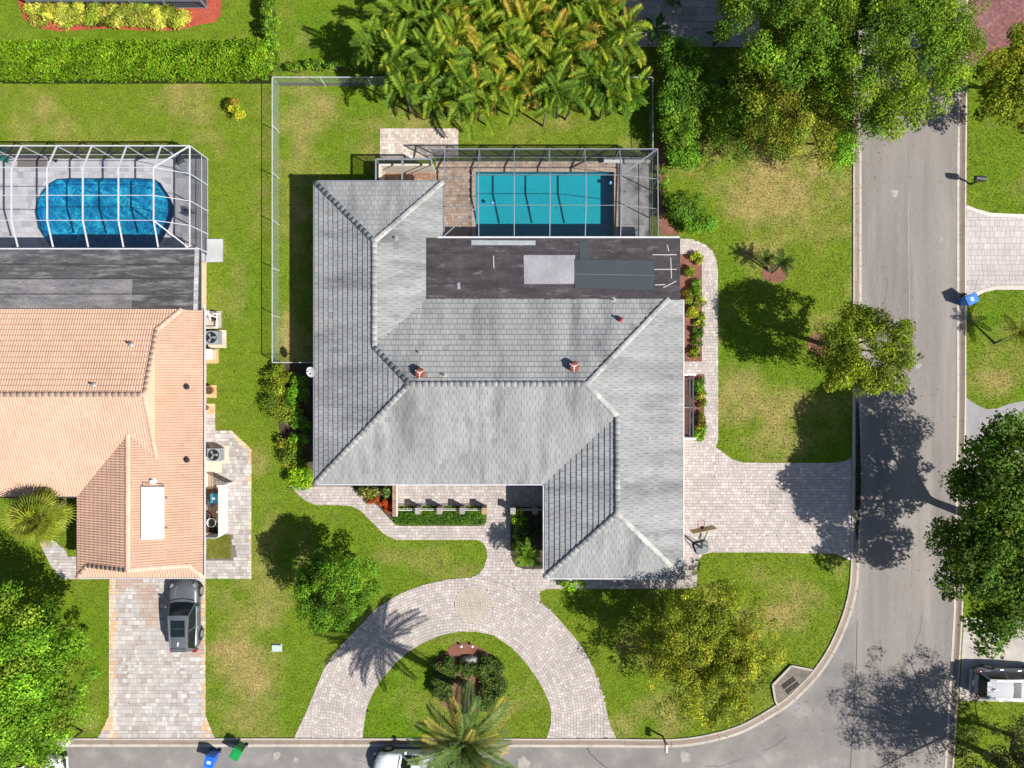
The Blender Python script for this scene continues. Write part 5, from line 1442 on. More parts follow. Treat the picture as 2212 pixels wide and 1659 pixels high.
for i, (u, v, rx, ry, h, pl) in enumerate([(1455, 160, 50, 45, 3.2, G_MID), (1455, 240, 48, 45, 3.0, G_MID), (1458, 295, 44, 36, 2.6, G_MID + [((0.15, 0.22, 0.015), 2)]), (1465, 340, 40, 34, 1.8, G_BRIGHT[:2] + G_MID[:1]), (1350, 215, 40, 34, 1.6, G_BRIGHT[:2])]):
    shrub('tall_shrub', ['dark green shrub by the patio corner, topmost of the row', 'dense green shrub second from the patio in the row east of the back lawn', 'leafy shrub third from the patio beside the cage corner', 'bright green shrub beside the north east cage corner', 'bright green shrub under the south edge of the palm clump'][i], u, v, rx, ry, h, pl, 150, 0.17, 26)
for i, (u, v, rx, ry, h, pl, lb) in enumerate([
        (600, 820, 34, 30, 0.9, G_YEL, 'yellow green shrub at the fence corner west of the house'), (648, 850, 26, 46, 1.1, G_BRIGHT, 'bright green shrub hugging the west wall'), (610, 880, 40, 44, 0.9, G_OLIVE[:2] + G_DARK[:1], 'twiggy olive shrub on the lawn side of the west bed'),
        (655, 925, 22, 44, 1.1, G_BRIGHT[:2], 'narrow green shrub against the west wall'), (640, 975, 34, 36, 1.1, G_YEL + G_MID[:1], 'broad yellow green shrub in the middle of the west bed'), (652, 1030, 28, 32, 1.0, HEDGE_PAL, 'lime green shrub at the south west corner of the house'),
        (1470, 450, 44, 32, 1.5, G_MID + G_DARK[:1], 'leafy dark shrub east of the pool cage'), (1500, 482, 36, 28, 1.3, G_BRIGHT[:2] + G_MID, 'rounded green shrub at the top of the side path'), (1430, 400, 12, 40, 0.8, G_MID, 'thin shrub strip along the east cage screen'),
        (1235, 1258, 36, 11, 0.8, HEDGE_PAL, 'lime green low shrub under the garage south eave'), (1118, 1118, 16, 20, 0.9, HEDGE_PAL[:2] + [((0.22, 0.26, 0.02), 2)], 'yellow green clipped shrub beside the entrance pillar'), (1124, 1150, 14, 22, 0.7, CRO[2:] + HEDGE_PAL[:1], 'variegated low shrub below the entrance pillar'),
        (798, 1060, 26, 12, 0.7, [((0.10, 0.13, 0.02), 2), ((0.26, 0.24, 0.05), 1), ((0.06, 0.09, 0.015), 2)], 'mottled low shrub under the front eave'), (840, 1058, 18, 12, 0.8, [((0.16, 0.2, 0.06), 2), ((0.05, 0.1, 0.015), 2)], 'pale flecked shrub beside the court wall')]):
    shrub('garden_shrub', lb, u, v, rx, ry, h, pl, 170, 0.15, 18)
RED = [((0.48, 0.055, 0.012), 3), ((0.36, 0.03, 0.012), 2), ((0.50, 0.12, 0.02), 2), ((0.16, 0.08, 0.015), 1)]
shrub('red_foliage_plant', 'orange red foliage plant at the corner of the front court', 835, 1090, 17, 13, 0.55, RED, 300, 0.2, 10, cat='plant', aspect=0.35)
shrub('red_foliage_plant', 'smaller red foliage plant behind the orange red one', 805, 1076, 16, 9, 0.5, RED[1:] + G_DARK[:1], 260, 0.18, 8, cat='plant', aspect=0.35)
# side bed crotons
SB = [((0.24, 0.24, 0.02), 2), ((0.10, 0.16, 0.015), 4), ((0.17, 0.21, 0.02), 2), ((0.24, 0.12, 0.03), 1)]
for i, (u, v, rx, ry, pl, lb) in enumerate([(1503, 560, 13, 12, SB, 'yellow croton at the top of the side bed'), (1488, 590, 8, 9, SB[1:], 'small green plant high in the side bed'), (1500, 620, 10, 12, G_MID, 'dark green plant in the upper side bed'), (1506, 655, 10, 14, SB, 'yellow croton in the middle of the side bed'),
        (1488, 640, 9, 12, SB[1:], 'green croton near the wall in the side bed'), (1508, 690, 9, 14, SB[:2], 'bright yellow croton below the middle of the side bed'), (1494, 675, 8, 8, SB[:1], 'tiny yellow croton in the side bed'), (1504, 720, 9, 9, G_MID[:2], 'low green plant in the lower side bed'), (1498, 755, 13, 16, G_MID[:2] + SB[:1], 'leafy green plant at the foot of the side bed'),
        (1508, 828, 10, 14, G_BRIGHT, 'green plant at the top of the entry bed'), (1512, 860, 8, 16, SB, 'yellow green plant in the middle of the entry bed'), (1512, 905, 8, 14, SB[1:] + RED[3:], 'brownish croton in the entry bed'), (1511, 935, 10, 14, SB[:1] + G_BRIGHT[:2], 'lime croton at the foot of the entry bed')]):
    shrub('bed_plant', lb, u, v, rx * 1.35, ry * 1.35, 0.5, pl, 300, 0.15, 12, cat='plant', rb=0.18)
# island shrubs
ISL = [((0.05, 0.088, 0.018), 3), ((0.07, 0.11, 0.02), 3), ((0.035, 0.06, 0.012), 2), ((0.13, 0.13, 0.03), 0.6)]
for u, v, rx, ry, lb in ((962, 1440, 26, 20, 'dark clipped shrub at the upper left of the island bed'), (1010, 1440, 26, 14, 'low dark shrub behind the island rock'), (1055, 1440, 26, 24, 'dark clipped shrub at the upper right of the island bed'), (1066, 1480, 22, 32, 'dark clipped shrub at the right of the island bed'), (955, 1480, 20, 28, 'dark clipped shrub at the left of the island bed'), (1045, 1510, 22, 18, 'dark clipped shrub at the foot of the island bed')):
    shrub('island_shrub', lb, u, v, rx * 1.15, ry * 1.15, 0.8, ISL, 300, 0.13, 30)
# ground cover strip in front of the pillars
x0, y0, _ = sv(852, 1134); x1, y1, _ = sv(1049, 1099)
hedge('ground_cover', 'strip of low bright green ground cover in front of the pillars', x0, x1, y0, y1, 0.22, 7000, 0.09, [((0.06, 0.15, 0.008), 3), ((0.09, 0.19, 0.01), 2)], 61, cat='ground cover', lump=0.1)

# ---- palms
def frond_mesh(name, L, nleaf, ll, a0, droop, c0, c1, wid=0.05, vee=0.5, tipc=0.0, nseg=10):
    """feather leaf growing along +X from the origin; a0 start angle above the horizon, droop total bend"""
    mb = MB(); pts = []; p = Vector((0, 0, 0))
    for i in range(nseg + 1):
        t = i / nseg
        a = a0 - droop * t ** 1.3
        pts.append(p.copy()); p = p + Vector((math.cos(a), 0, math.sin(a))) * (L / nseg)
    mb.tube(pts, [0.03 * (1 - .8 * i / nseg) for i in range(nseg + 1)], 4, tuple(0.7 * x + .05 for x in c0))
    for k in range(nleaf):
        t = 0.12 + 0.88 * (k + 0.5) / nleaf
        f = t * nseg; i = min(int(f), nseg - 1); b = pts[i].lerp(pts[i + 1], f - i)
        d = (pts[i + 1] - pts[i]).normalized()
        n_ = Vector((-d.z, 0, d.x))
        le = ll * math.sin(math.pi * (0.12 + 0.80 * t)) ** 0.7
        for s in (-1, 1):
            dirv = (d * (0.45 + 0.35 * t) + Vector((0, s, 0)) * 0.8 + n_ * (vee * rng.uniform(.5, 1.2))).normalized()
            e = b + dirv * le * rng.uniform(.85, 1.1) - Vector((0, 0, le * 0.25 * rng.random()))
            m_ = b + dirv * le * 0.5
            sd = d * wid * 0.5
            g = rng.uniform(0.75, 1.25); tt = min(1, max(0, (t - 1 + tipc) / max(tipc, .01))) if tipc else 0
            c = tuple((x * (1 - tt) + y * tt) * g for x, y in zip(c0, c1))
            mb.poly([b - sd * .6, m_ - sd, e, m_ + sd], c)
    return mb.mesh(name, M['frond'])

def palm(name, label, base, top, lean, fronds, meshes, r0, r1, cat='palm', group=None, el=(0.2, 1.1), sc=(0.9, 1.1), trunk_mat=None, spreadout=0.0):
    t = thing(name, label, cat, (base[0], base[1], 0), 0, group)
    b = Vector((0, 0, -0.05)); e = Vector((top[0] - base[0], top[1] - base[1], top[2]))
    mid = b.lerp(e, 0.5) + Vector((lean * .5, -lean * .3, 0))
    MB().tube([b, b.lerp(mid, .5), mid, mid.lerp(e, .5), e], [r0 * 1.25, r0, (r0 + r1) / 2, r1, r1 * .9], 9).build('trunk', trunk_mat or M['palm_bark'], t, wc=False)
    for i in range(fronds):
        az = i * 2.39996 + rng.uniform(-.25, .25)
        k = i / max(1, fronds - 1)
        pitch = el[1] * (1 - k) + el[0] * k + rng.uniform(-.12, .12)
        s = rng.uniform(*sc)
        o = link('frond', rng.choice(meshes), t)
        o.location = e - Vector((rng.uniform(-1, 1) * spreadout, rng.uniform(-1, 1) * spreadout, 0.05 + rng.random() * spreadout * 2))
        o.rotation_euler = (rng.uniform(-.45, .45), -pitch, az)
        o.scale = (s, s, s)
    return t

# tall date palm in the driveway island
DG, DY = (0.125, 0.20, 0.05), (0.46, 0.35, 0.05)
date_f = [frond_mesh('frond', 3.3, 42, 0.62, 0.3, 0.8, DG, DY, 0.08, 0.25) for _ in range(3)] + [frond_mesh('frond', 3.1, 42, 0.58, 0.2, 0.8, (0.19, 0.22, 0.05), DY, 0.055, 0.25, 0.5), frond_mesh('frond', 2.8, 50, 0.5, 0.1, 0.9, (0.26, 0.25, 0.04), (0.46, 0.36, 0.07), 0.055, 0.25, 0.6)]
palm('date_palm', 'tall date palm with yellowing fronds in the driveway island', sv(1008, 1478), sv(1001, 1600, 6.9), 0.05, 42, date_f, 0.24, 0.2, el=(-0.35, 1.1), sc=(0.85, 1.08))
# areca clump
AG, AY, AO = (0.18, 0.285, 0.02), (0.36, 0.38, 0.025), (0.46, 0.29, 0.045)
ar_f = [frond_mesh('frond', 1.9, 42, 0.5, 0.3, 1.5 + tc * .5, AG, AY, 0.075, 0.75, tc) for tc in (0.0, 0.3, 0.6)] + [frond_mesh('frond', 1.8, 38, 0.5, 0.3, 1.5, (0.11, 0.21, 0.018), AG, 0.07, 0.75), frond_mesh('frond', 1.9, 40, 0.5, 0.2, 1.6, (0.25, 0.30, 0.016), AO, 0.07, 0.55, 0.7), frond_mesh('frond', 1.6, 34, 0.45, 0.1, 1.7, AY, AO, 0.06, 0.5, 0.9)]
clump = []
for u, v in [(u, v) for v in range(-50, 246, 37) for u in range(790, 1356, 42)]:
    uu = u + rng.uniform(-16, 16) + (20 if (v // 37) % 2 else 0); v2 = v + rng.uniform(-14, 14)
    lim = 235 if uu > 950 else 120 + (uu - 770) * 0.75
    if v2 > lim - 14 or (uu < 835 and v2 < 55) or (uu > 1330 and v2 < 60) or (1170 < uu < 1215 and v2 < 12): continue
    clump.append((uu, v2))
pals = [([0, 1, 3, 3], 'deep green'), ([0, 1, 2, 4], 'green with yellow tips'), ([0, 1, 2, 4], 'orange tinged')]
LBL = {0: 'deep green feather palm in the dense clump behind the pool', 1: 'yellow tipped feather palm in the dense clump behind the pool', 2: 'orange tinged feather palm in the dense clump behind the pool'}
for i, (u, v) in enumerate(clump):
    z = rng.uniform(3.4, 4.8) if 60 < v < 190 else rng.uniform(2.6, 3.6)
    warm = vnoise([u], [v], 110, 77)[0] + (0.12 if 950 < u < 1250 else -0.1)
    kind = 2 if warm > 0.66 else 1 if warm > 0.36 else 0
    top = sv(u, v, z)
    base = (top[0] + rng.uniform(-.35, .35), top[1] + rng.uniform(-.35, .35))
    palm('feather_palm', LBL[kind], base, top, rng.uniform(-.2, .2), rng.randint(11, 14), [ar_f[k] for k in pals[kind][0]], 0.06, 0.05, group='feather palms of the dense clump, ' + pals[kind][1], el=(-0.35, 1.35), sc=(0.5, 1.1), spreadout=0.38)
# broad leaved plants on the patio
def paddle_mesh(name, L, W, a0, droop, col):
    mb = MB(); n = 8; ps = []; p = Vector((0, 0, 0))
    for i in range(n + 1):
        a = a0 - droop * i / n; ps.append(p.copy()); p = p + Vector((math.cos(a), 0, math.sin(a))) * L / n
    for i in range(n):
        w0 = W * math.sin(math.pi * min(1, max(0.04, (i - 2) / (n - 2)))) if i > 2 else 0.03
        w1 = W * math.sin(math.pi * min(1, max(0.04, (i - 1) / (n - 2)))) if i > 1 else 0.03
        for s in (-1, 1):
            q = [ps[i], ps[i + 1], ps[i + 1] + Vector((0, s * w1 / 2, .06)), ps[i] + Vector((0, s * w0 / 2, .06))]
            mb.poly(q if s < 0 else q[::-1], tuple(c * rng.uniform(.85, 1.15) for c in col))
    return mb.mesh(name, M['frond'])
pad = [paddle_mesh('leaf', 1.3, 0.38, 1.0, 1.1, (0.06, 0.14, 0.03)), paddle_mesh('leaf', 1.1, 0.34, 0.8, 1.0, (0.05, 0.11, 0.025))]
def paddle(label, u, v, n, sc):
    t = thing('broad_leaf_plant', label, 'plant', sv(u, v))
    MB().lathe([(0.25 * sc, 0), (0.3 * sc, .25), (.22 * sc, .27), (0, .27)], (0, 0, 0.02), 10).build('pot', plain('clay', (0.2, 0.12, 0.09)), t, wc=False)
    for k in range(n):
        o = link('leaf', pad[k % 2], t); o.rotation_euler = (0, rng.uniform(-.3, .3), k * 6.283 / n + rng.uniform(-.3, .3)); o.location = (0, 0, .27); o.scale = (sc,) * 3
paddle('dark broad leaved potted plant on the shaded stone patio', 1412, 72, 9, 1.0)
paddle('small potted plant at the top of the stone patio', 1450, 6, 7, 0.7)
paddle('potted plant in deep shade at the patio corner', 1548, 84, 8, 0.8)
# fan palm by the orange house
def fan_mesh(name, col):
    mb = MB(); pl_, Rr = 0.85, 0.78
    mb.tube([(0, 0, 0), (pl_, 0, .12)], [0.02, 0.015], 4, tuple(c * .9 for c in col))
    n = 20
    for k in range(n):
        a = R(-125 + 250 * k / (n - 1)); r = Rr * (0.85 + 0.15 * math.cos(a)) * rng.uniform(.92, 1.05)
        d = Vector((math.cos(a), math.sin(a), 0)); s = Vector((-d.y, d.x, 0)) * 0.034
        o = Vector((pl_, 0, .12)); g = rng.uniform(.75, 1.25); c = tuple(x * g for x in col)
        m_ = o + d * r * .55 + Vector((0, 0, .03)); e = o + d * r - Vector((0, 0, .16 * rng.uniform(.5, 1.3)))
        mb.poly([o, m_ - s, e, m_ + s], c)
    return mb.mesh(name, M['frond'])
fans = [fan_mesh('fan_leaf', (0.23, 0.28, 0.025)), fan_mesh('fan_leaf', (0.17, 0.225, 0.022)), fan_mesh('fan_leaf', (0.29, 0.32, 0.04))]
palm('fan_palm', 'fan palm with yellow green leaves beside the orange roof', sv(135, 1085), sv(85, 1116, 3.6), 0.0, 44, fans, 0.2, 0.18, el=(-0.5, 1.3), sc=(1.0, 1.35))
# small palms
sg = [frond_mesh('frond', 0.95, 26, 0.24, 0.45, 1.0, (0.06, 0.11, 0.02), AY, 0.035, 0.4) for _ in range(2)]
palm('young_palm', 'young palm with two curved stems in a round mulch ring', sv(1668, 590), sv(1687, 567, 1.5), 0.1, 14, sg, 0.07, 0.05, el=(-0.2, 1.0))
palm('young_palm', 'second stem of the young palm leaning towards the house', sv(1664, 588), sv(1652, 560, 1.2), 0.1, 12, sg, 0.06, 0.05, el=(-0.2, 1.0), sc=(.7, .9))
yg = [frond_mesh('frond', 1.2, 28, 0.3, 0.45, 1.1, (0.17, 0.20, 0.015), AY, 0.04, 0.4) for _ in range(2)]
palm('young_palm', 'yellow green young palm on the lawn across the street', sv(2148, 742), sv(2198, 718, 1.9), 0.1, 16, yg, 0.08, 0.06, el=(-0.2, 1.0))
lg = [frond_mesh('frond', 1.05, 24, 0.34, 0.6, 1.5, (0.13, 0.235, 0.012), AY, 0.05, 0.4) for _ in range(2)]
palm('low_palm', 'bright lime feathery palm in the bed beside the garage wing', sv(1136, 1188), sv(1137, 1194, 1.6), 0, 24, lg, 0.07, 0.05, el=(-0.2, 1.2), sc=(.85, 1.05))
dg2 = [frond_mesh('frond', 1.0, 26, 0.3, 0.6, 1.4, (0.03, 0.075, 0.018), AG, 0.035, 0.4)]
palm('low_palm', 'dark green feathery palm in the shade of the garage wing', sv(1148, 1150), sv(1148, 1150, 0.7), 0, 18, dg2, 0.06, 0.05, el=(-0.1, 1.2), sc=(.8, 1.1))
palm('low_palm', 'small dark palm behind the lime one near the garage wall', sv(1158, 1212), sv(1160, 1215, 0.4), 0, 12, dg2, 0.05, 0.04, el=(-0.1, 1.2), sc=(.5, .7))

# ---- fallen leaves on lawn, paving and gutter under the trees
lx_, ly_ = [], []
for u, v, r, k in ((1525, 1400, 170, 700), (1860, 760, 130, 220), (1740, 330, 150, 400), (724, 1272, 110, 160), (100, 1470, 130, 200), (2080, 1150, 110, 260), (1852, 1000, 12, 120), (1850, 500, 10, 80), (1700, 1520, 60, 80), (1120, 1215, 40, 60), (1640, 1120, 160, 60), (900, 1600, 240, 60)):
    lx_.append(nrg.normal(sv(u, 0)[0], r / PX * .6, k)); ly_.append(nrg.normal(sv(0, v)[1], r / PX * (.6 if r > 15 else 12), k))
lx_ = np.concatenate(lx_); ly_ = np.concatenate(ly_); k = len(lx_)
o = link('fallen_leaves', leaves_mesh('fallen_leaves', np.stack([lx_, ly_, np.full(k, .075)], 1), np.stack([nrg.normal(0, .25, k), nrg.normal(0, .25, k), np.ones(k)], 1), nrg.uniform(.05, .11, k),
         np.array([(.30, .19, .05), (.36, .27, .06), (.20, .11, .05), (.30, .28, .04)])[nrg.integers(0, 4, k)], M['leaf'], .6))
tag(o, 'scattered fallen leaves on lawn and paving', kind='stuff')
# ---- grass blades over the lawns in view
NB = 520000
bx_ = nrg.uniform(-34.5, 34.5, NB); by_ = nrg.uniform(-26, 26, NB)
ok = np.ones(NB, bool)
for p in EXCL:
    xs_ = [q[0] for q in p]; ys_ = [q[1] for q in p]
    bb = (bx_ > min(xs_)) & (bx_ < max(xs_)) & (by_ > min(ys_)) & (by_ < max(ys_)) & ok
    idx = np.where(bb)[0]
    ok[idx[inside(bx_[idx], by_[idx], p)]] = False
bx_, by_ = bx_[ok], by_[ok]
n = len(bx_)
ang = nrg.uniform(0, 6.283, n); hh = nrg.uniform(0.035, 0.085, n); ln_ = nrg.uniform(0.02, 0.075, n); wd = nrg.uniform(0.012, 0.03, n)
V = np.empty((n, 3, 3), np.float32)
cx, sx = np.cos(ang), np.sin(ang)
V[:, 0] = np.stack([bx_ - sx * wd, by_ + cx * wd, np.zeros(n)], 1)
V[:, 1] = np.stack([bx_ + sx * wd, by_ - cx * wd, np.zeros(n)], 1)
V[:, 2] = np.stack([bx_ + cx * ln_, by_ + sx * ln_, hh], 1)
C = lawn_col(bx_, by_) * (0.85 + 0.5 * nrg.random((n, 1)))
go = link('grass', grid_mesh('grass', V.reshape(-1, 3), np.arange(n * 3, dtype=np.int32).reshape(-1, 3), C, M['grass']))
tag(go, 'short mown grass blades covering the lawns', kind='stuff')
# ================================================================ fences, street furniture, equipment
def chain_fence(label, a, b, h=1.35, n=None):
    f = thing('chain_link_fence', label, 'fence', (*a, 0))
    a, b = Vector(a), Vector(b); L = (b - a).length; n = n or max(1, round(L / 3.0))
    for k in range(n + 1):
        p = a.lerp(b, k / n)
        MB().tube([(p.x, p.y, -.05), (p.x, p.y, h + .04)], 0.03, 8).build('post', M['white_alu'], f)
    MB().tube([(*a, h), (*b, h)], 0.025, 6).build('top_rail', M['white_alu'], f)
    for k in range(n):
        p, q = a.lerp(b, k / n), a.lerp(b, (k + 1) / n)
        MB().poly([(*p, .03), (*q, .03), (*q, h), (*p, h)]).build('wire_panel', M['chain'], f)
fx = sv(603, 0)[0]; fyN, fyS = 19.5, sv(0, 783, 1.35)[1]
chain_fence('chain link fence along the west side of the back yard', (fx, fyS), (fx, fyN))
chain_fence('chain link fence across the back of the yard below the hedge', (fx, fyN), (8.95, fyN))
chain_fence('chain link fence running north from the pool cage corner', (8.95, fyN), (8.95, 14.7))
chain_fence('short chain link fence between west wall and side fence', (fx, fyS), (-11.4, fyS))

# ---- front court: pillars, railing, side wall
pc_ = [902, 949, 998, 1046, 1108, 1156]
pz = 1.0
stone_w = surf('warm_stone', (0.33, 0.285, 0.24), 0.9, .35, 3., .2, 15, bump=.5)
py = sv(0, 1104, pz)[1]
names = ['first stone pillar of the front court from the west', 'second stone pillar of the front court from the west', 'third stone pillar of the front court from the west', 'orange stained stone pillar west of the entrance gap', 'stone pillar east of the entrance gap', 'shaded stone pillar beside the garage wing']
for i, u in enumerate(pc_):
    x = sv(u, 0, pz)[0]
    p = thing('stone_pillar', names[i], 'pillar', (x, py, 0), 0, 'stone pillars of the front court')
    MB().box((x, py, .46), (.28, .36, .92)).build('shaft', stone_w, p)
    MB().box((x, py, .965), (.35, .44, .09), taper=.92).build('cap', M['stone'] if i != 3 else surf('rusty_stone', (0.36, 0.24, 0.13), .9, .3, 3.), p)
    MB().box((x, py, .04), (.36, .44, .09)).build('base', M['stone'], p)
xs = [sv(851, 0, pz)[0]] + [sv(u, 0, pz)[0] for u in pc_] + [2.8]
for i, (a, b) in enumerate(zip(xs, xs[1:])):
    if i == 4: continue
    lb = ['white railing between court wall and first pillar', 'white railing between first and second pillars', 'white railing between second and third pillars', 'white railing between third pillar and the stained one', '', 'white railing between the shaded pillars', 'white railing between last pillar and garage wall'][i]
    rl = thing('railing', lb, 'railing', (a + .15, py, 0))
    for z in (.15, .72): MB().bar((a + .14, py, z), (b - .14, py, z), .03, .04).build('rail', M['white'], rl)
    k = max(3, int((b - a - .3) / .12))
    for j in range(k):
        x = a + .17 + (b - a - .34) * j / (k - 1)
        MB().tube([(x, py, .1), (x, py, .76)], .014, 5).build('picket', M['white'], rl)
cw = thing('court_wall', 'low stone wall closing the west end of the front court', 'wall', sv(853, 1080))
wx, wy0, wy1 = sv(852, 0, .9)[0], sv(0, 1116, .9)[1], -5.4
MB().box((wx, (wy0 + wy1) / 2, .42), (.24, wy1 - wy0, .84)).build('body', stone_w, cw)
for k in range(6):
    a, b = wy0 + (wy1 - wy0) * k / 6, wy0 + (wy1 - wy0) * (k + 1) / 6
    MB().box((wx, (a + b) / 2, .87), (.27, b - a - .01, .06)).build('coping', surf('brick_coping', (0.3, 0.19, 0.14), .9, .25, 3.), cw)
MB().box((wx + .16, (wy0 + wy1) / 2, .86), (.05, wy1 - wy0, .08)).build('trim', M['white'], cw)

# ---- mailboxes
def mailbox(label, base, top, ang, boxcol, postmat, size=(.5, .24, .26)):
    m = thing('mailbox', label, 'mailbox', (*base, 0))
    b = Vector((*base, 0)); h = 1.05
    MB().bar(b - Vector((0, 0, .1)), b + Vector((0, 0, h)), .1, .1).build('post', postmat, m)
    d = Vector((math.cos(ang), math.sin(ang), 0))
    MB().bar(b + Vector((0, 0, h - .05)) - d * .15, b + Vector((0, 0, h - .05)) + d * .45, .09, .07).build('arm', postmat, m)
    mb = MB(); n = 8; L, W, Hh = size; c = b + d * .2 + Vector((0, 0, h)); s = Vector((-d.y, d.x, 0)); vv = []
    prof = [(-W / 2, 0), (W / 2, 0)] + [(W / 2 * math.cos(math.pi * k / n), Hh - W / 2 + W / 2 * math.sin(math.pi * k / n)) for k in range(n + 1)]
    for e in (-L / 2, L / 2):
        for y, z in prof: vv.append(c + d * e + s * y + Vector((0, 0, z)))
    k = len(prof)
    mb.raw(vv, [(i, (i + 1) % k, k + (i + 1) % k, k + i) for i in range(k)] + [tuple(range(k))[::-1], tuple(range(k, 2 * k))])
    mb.build('box', plain('mailbox_paint', boxcol, .4), m)
    MB().box(tuple(c + s * (W / 2 + .015) + d * .05 + Vector((0, 0, Hh * .7))), (.02, .03, .12)).build('flag', plain('flag_red', (.5, .03, .03)), m)
mailbox('black mailbox on a post across the street near the top', sv(2097, 398)[:2], None, math.pi * .97, (.03, .032, .038), M['black'], (.62, .34, .34))
mailbox('white topped mailbox on a brown post at the corner kerb', sv(1431, 1590)[:2], None, -math.pi / 2, (.55, .5, .45), plain('brown_post', (.07, .045, .035)), (.5, .2, .22))
mailbox('white mailbox on a dark post half under the corner tree', sv(178, 1579)[:2], None, -math.pi * .75, (.62, .62, .6), plain('dark_post', (.04, .03, .025)))

# ---- wheeled bins
def bin_(label, base, rz, col, sc=1.0, stick=False, lidcol=None):
    t = thing('wheeled_bin', label, 'bin', (*base, 0), rz)
    mt = plain('bin_plastic', col, .45); lm = plain('bin_lid', lidcol or tuple(c * 1.05 for c in col), .4)
    def bx(nm, c, d, m, tp=1.0): return MB().box(tuple(v * sc for v in c), tuple(v * sc for v in d), taper=tp).build(nm, m, t, wc=False)
    mb = MB(); w0, d0, w1, d1 = .23, .26, .30, .36
    vv = [(-w0, -d0, .06), (w0, -d0, .06), (w0, d0, .06), (-w0, d0, .06), (-w1, -d1, .98), (w1, -d1, .98), (w1, d1, .98), (-w1, d1, .98)]
    mb.raw([tuple(v * sc for v in p) for p in vv], [(3, 2, 1, 0), (4, 5, 6, 7), (0, 1, 5, 4), (1, 2, 6, 5), (2, 3, 7, 6), (3, 0, 4, 7)]); mb.build('body', mt, t, wc=False)
    lid = bx('lid', (0, -.01, 1.015), (.64, .76, .06), lm, .94)
    bx('lid_panel', (0, -.02, 1.055), (.46, .52, .025), lm, .95)
    MB().tube([(-.24 * sc, .42 * sc, .97 * sc), (.24 * sc, .42 * sc, .97 * sc)], .02 * sc, 6).build('handle', mt, t, wc=False)
    for s in (-1, 1):
        MB().tube([(s * .27 * sc, .3 * sc, .12 * sc), (s * .33 * sc, .3 * sc, .12 * sc)], .12 * sc, 12).build('wheel', M['rubber'], t, wc=False)
    if stick: bx('sticker', (0, -.02, 1.071), (.24, .18, .006), M['white'])
    return t
bin_('blue wheeled bin with white sticker at the far kerb', sv(2078, 650)[:2], R(-65), (.02, .17, .55), 1.0, True)
bin_('blue wheeled bin with white sticker in the side street', sv(466, 1628)[:2], R(-12), (.015, .13, .56), 1.0, True)
bin_('green wheeled bin in the side street', sv(522, 1612)[:2], R(-30), (.01, .25, .06), 1.0)
bin_('teal blue bin behind the white louvred screen', sv(474, 1072)[:2], R(2), (.05, .22, .32), .8, True)

# ---- storm drain in the kerb
dr = thing('storm_drain', 'stained concrete storm drain with iron grate in the corner kerb', 'storm drain', sv(1712, 1482))
dp = [(1708, 1437), (1753, 1446), (1744, 1463), (1697, 1508), (1679, 1523), (1673, 1510), (1668, 1478)]
DPW = sp(dp)
MB().prism(DPW, -.02, .06).build('apron', surf('drain_concrete', (0.17, 0.15, 0.125), .9, .4, 1.6, .2, 15, bump=.4, stain=((0.42, 0.2, 0.07), 1.1, .6, .75, .6)), dr)
for a, b in ((0, 1), (6, 0), (5, 6), (4, 5)):
    MB().bar((*DPW[a], .09), (*DPW[b], .09), .13, .1).build('raised_edge', M['concrete'], dr)
gc = Vector(sv(1706, 1479)); ga = R(36.5)
U_ = Vector((math.cos(ga), math.sin(ga), 0)); W_ = Vector((-U_.y, U_.x, 0))
MB().raw([gc + U_ * i * .5 + W_ * j * .35 + Vector((0, 0, .063)) for i, j in ((-1, -1), (1, -1), (1, 1), (-1, 1))], [(0, 1, 2, 3)]).build('shaft', plain('painted_dark', (.004, .003, .004), .9), dr)  # flat black sheet painted for the darkness below the grate
ir = plain('iron', (.055, .03, .03), .7)
for s in (-1, 1):
    for k in range(13):
        c = gc + U_ * (-.46 + .92 * k / 12) + W_ * s * .18 + Vector((0, 0, .072))
        MB().bar(c - W_ * .15, c + W_ * .15, .028, .02).build('grate_bar', ir, dr)
MB().bar(gc - U_ * .5 + Vector((0, 0, .075)), gc + U_ * .5 + Vector((0, 0, .075)), .04, .025).build('grate_rib', M['stone'], dr)
ub = thing('utility_box', 'pale green utility box lid on the front lawn', 'utility box', sv(598, 1399))
x, y, _ = sv(598, 1399)
MB().box((x, y, .07), (.6, .42, .14), taper=.96).build('lid', plain('pale_green', (.42, .52, .47), .5), ub)
MB().box((x, y, .02), (.7, .52, .04)).build('rim', M['concrete'], ub)
for dx, dy in ((-.25, -.16), (.25, .16), (.25, -.16)): MB().lathe([(.025, 0), (.025, .01), (0, .01)], (x + dx, y + dy, .14), 8).build('bolt', M['black'], ub)

# ---- basketball hoop
bb = thing('basketball_hoop', 'portable basketball hoop with grey base on the garage driveway', 'basketball hoop', sv(1514, 1184))
B0 = Vector(sv(1514, 1184)); BT = Vector(sv(1524, 1147.5, 3.15))
tank = MB(); ring = [(-.5, .38), (-.42, -.2), (-.3, -.34), (.3, -.34), (.42, -.2), (.5, .38), (.35, .5), (-.35, .5)]
az = R(12)
rt = lambda x, y: (B0.x + x * math.cos(az) - y * math.sin(az), B0.y + x * math.sin(az) + y * math.cos(az))
tank.prism([rt(*p) for p in ring], .02, .1); tank.build('base_skirt', M['black'], bb)
MB().prism([rt(x * .86, y * .86) for x, y in ring], .1, .2).build('base_tank', plain('slate_plastic', (.15, .17, .185), .5), bb)
P0 = Vector((*rt(0, .05), .2)); P1 = Vector((BT.x - .08, BT.y - .75, 2.6))
MB().bar(P0, P1, .1, .1).build('pole', M['black'], bb)
bn_ = Vector((math.sin(-az), math.cos(az), 0)); bu = Vector((math.cos(az), math.sin(az), 0))
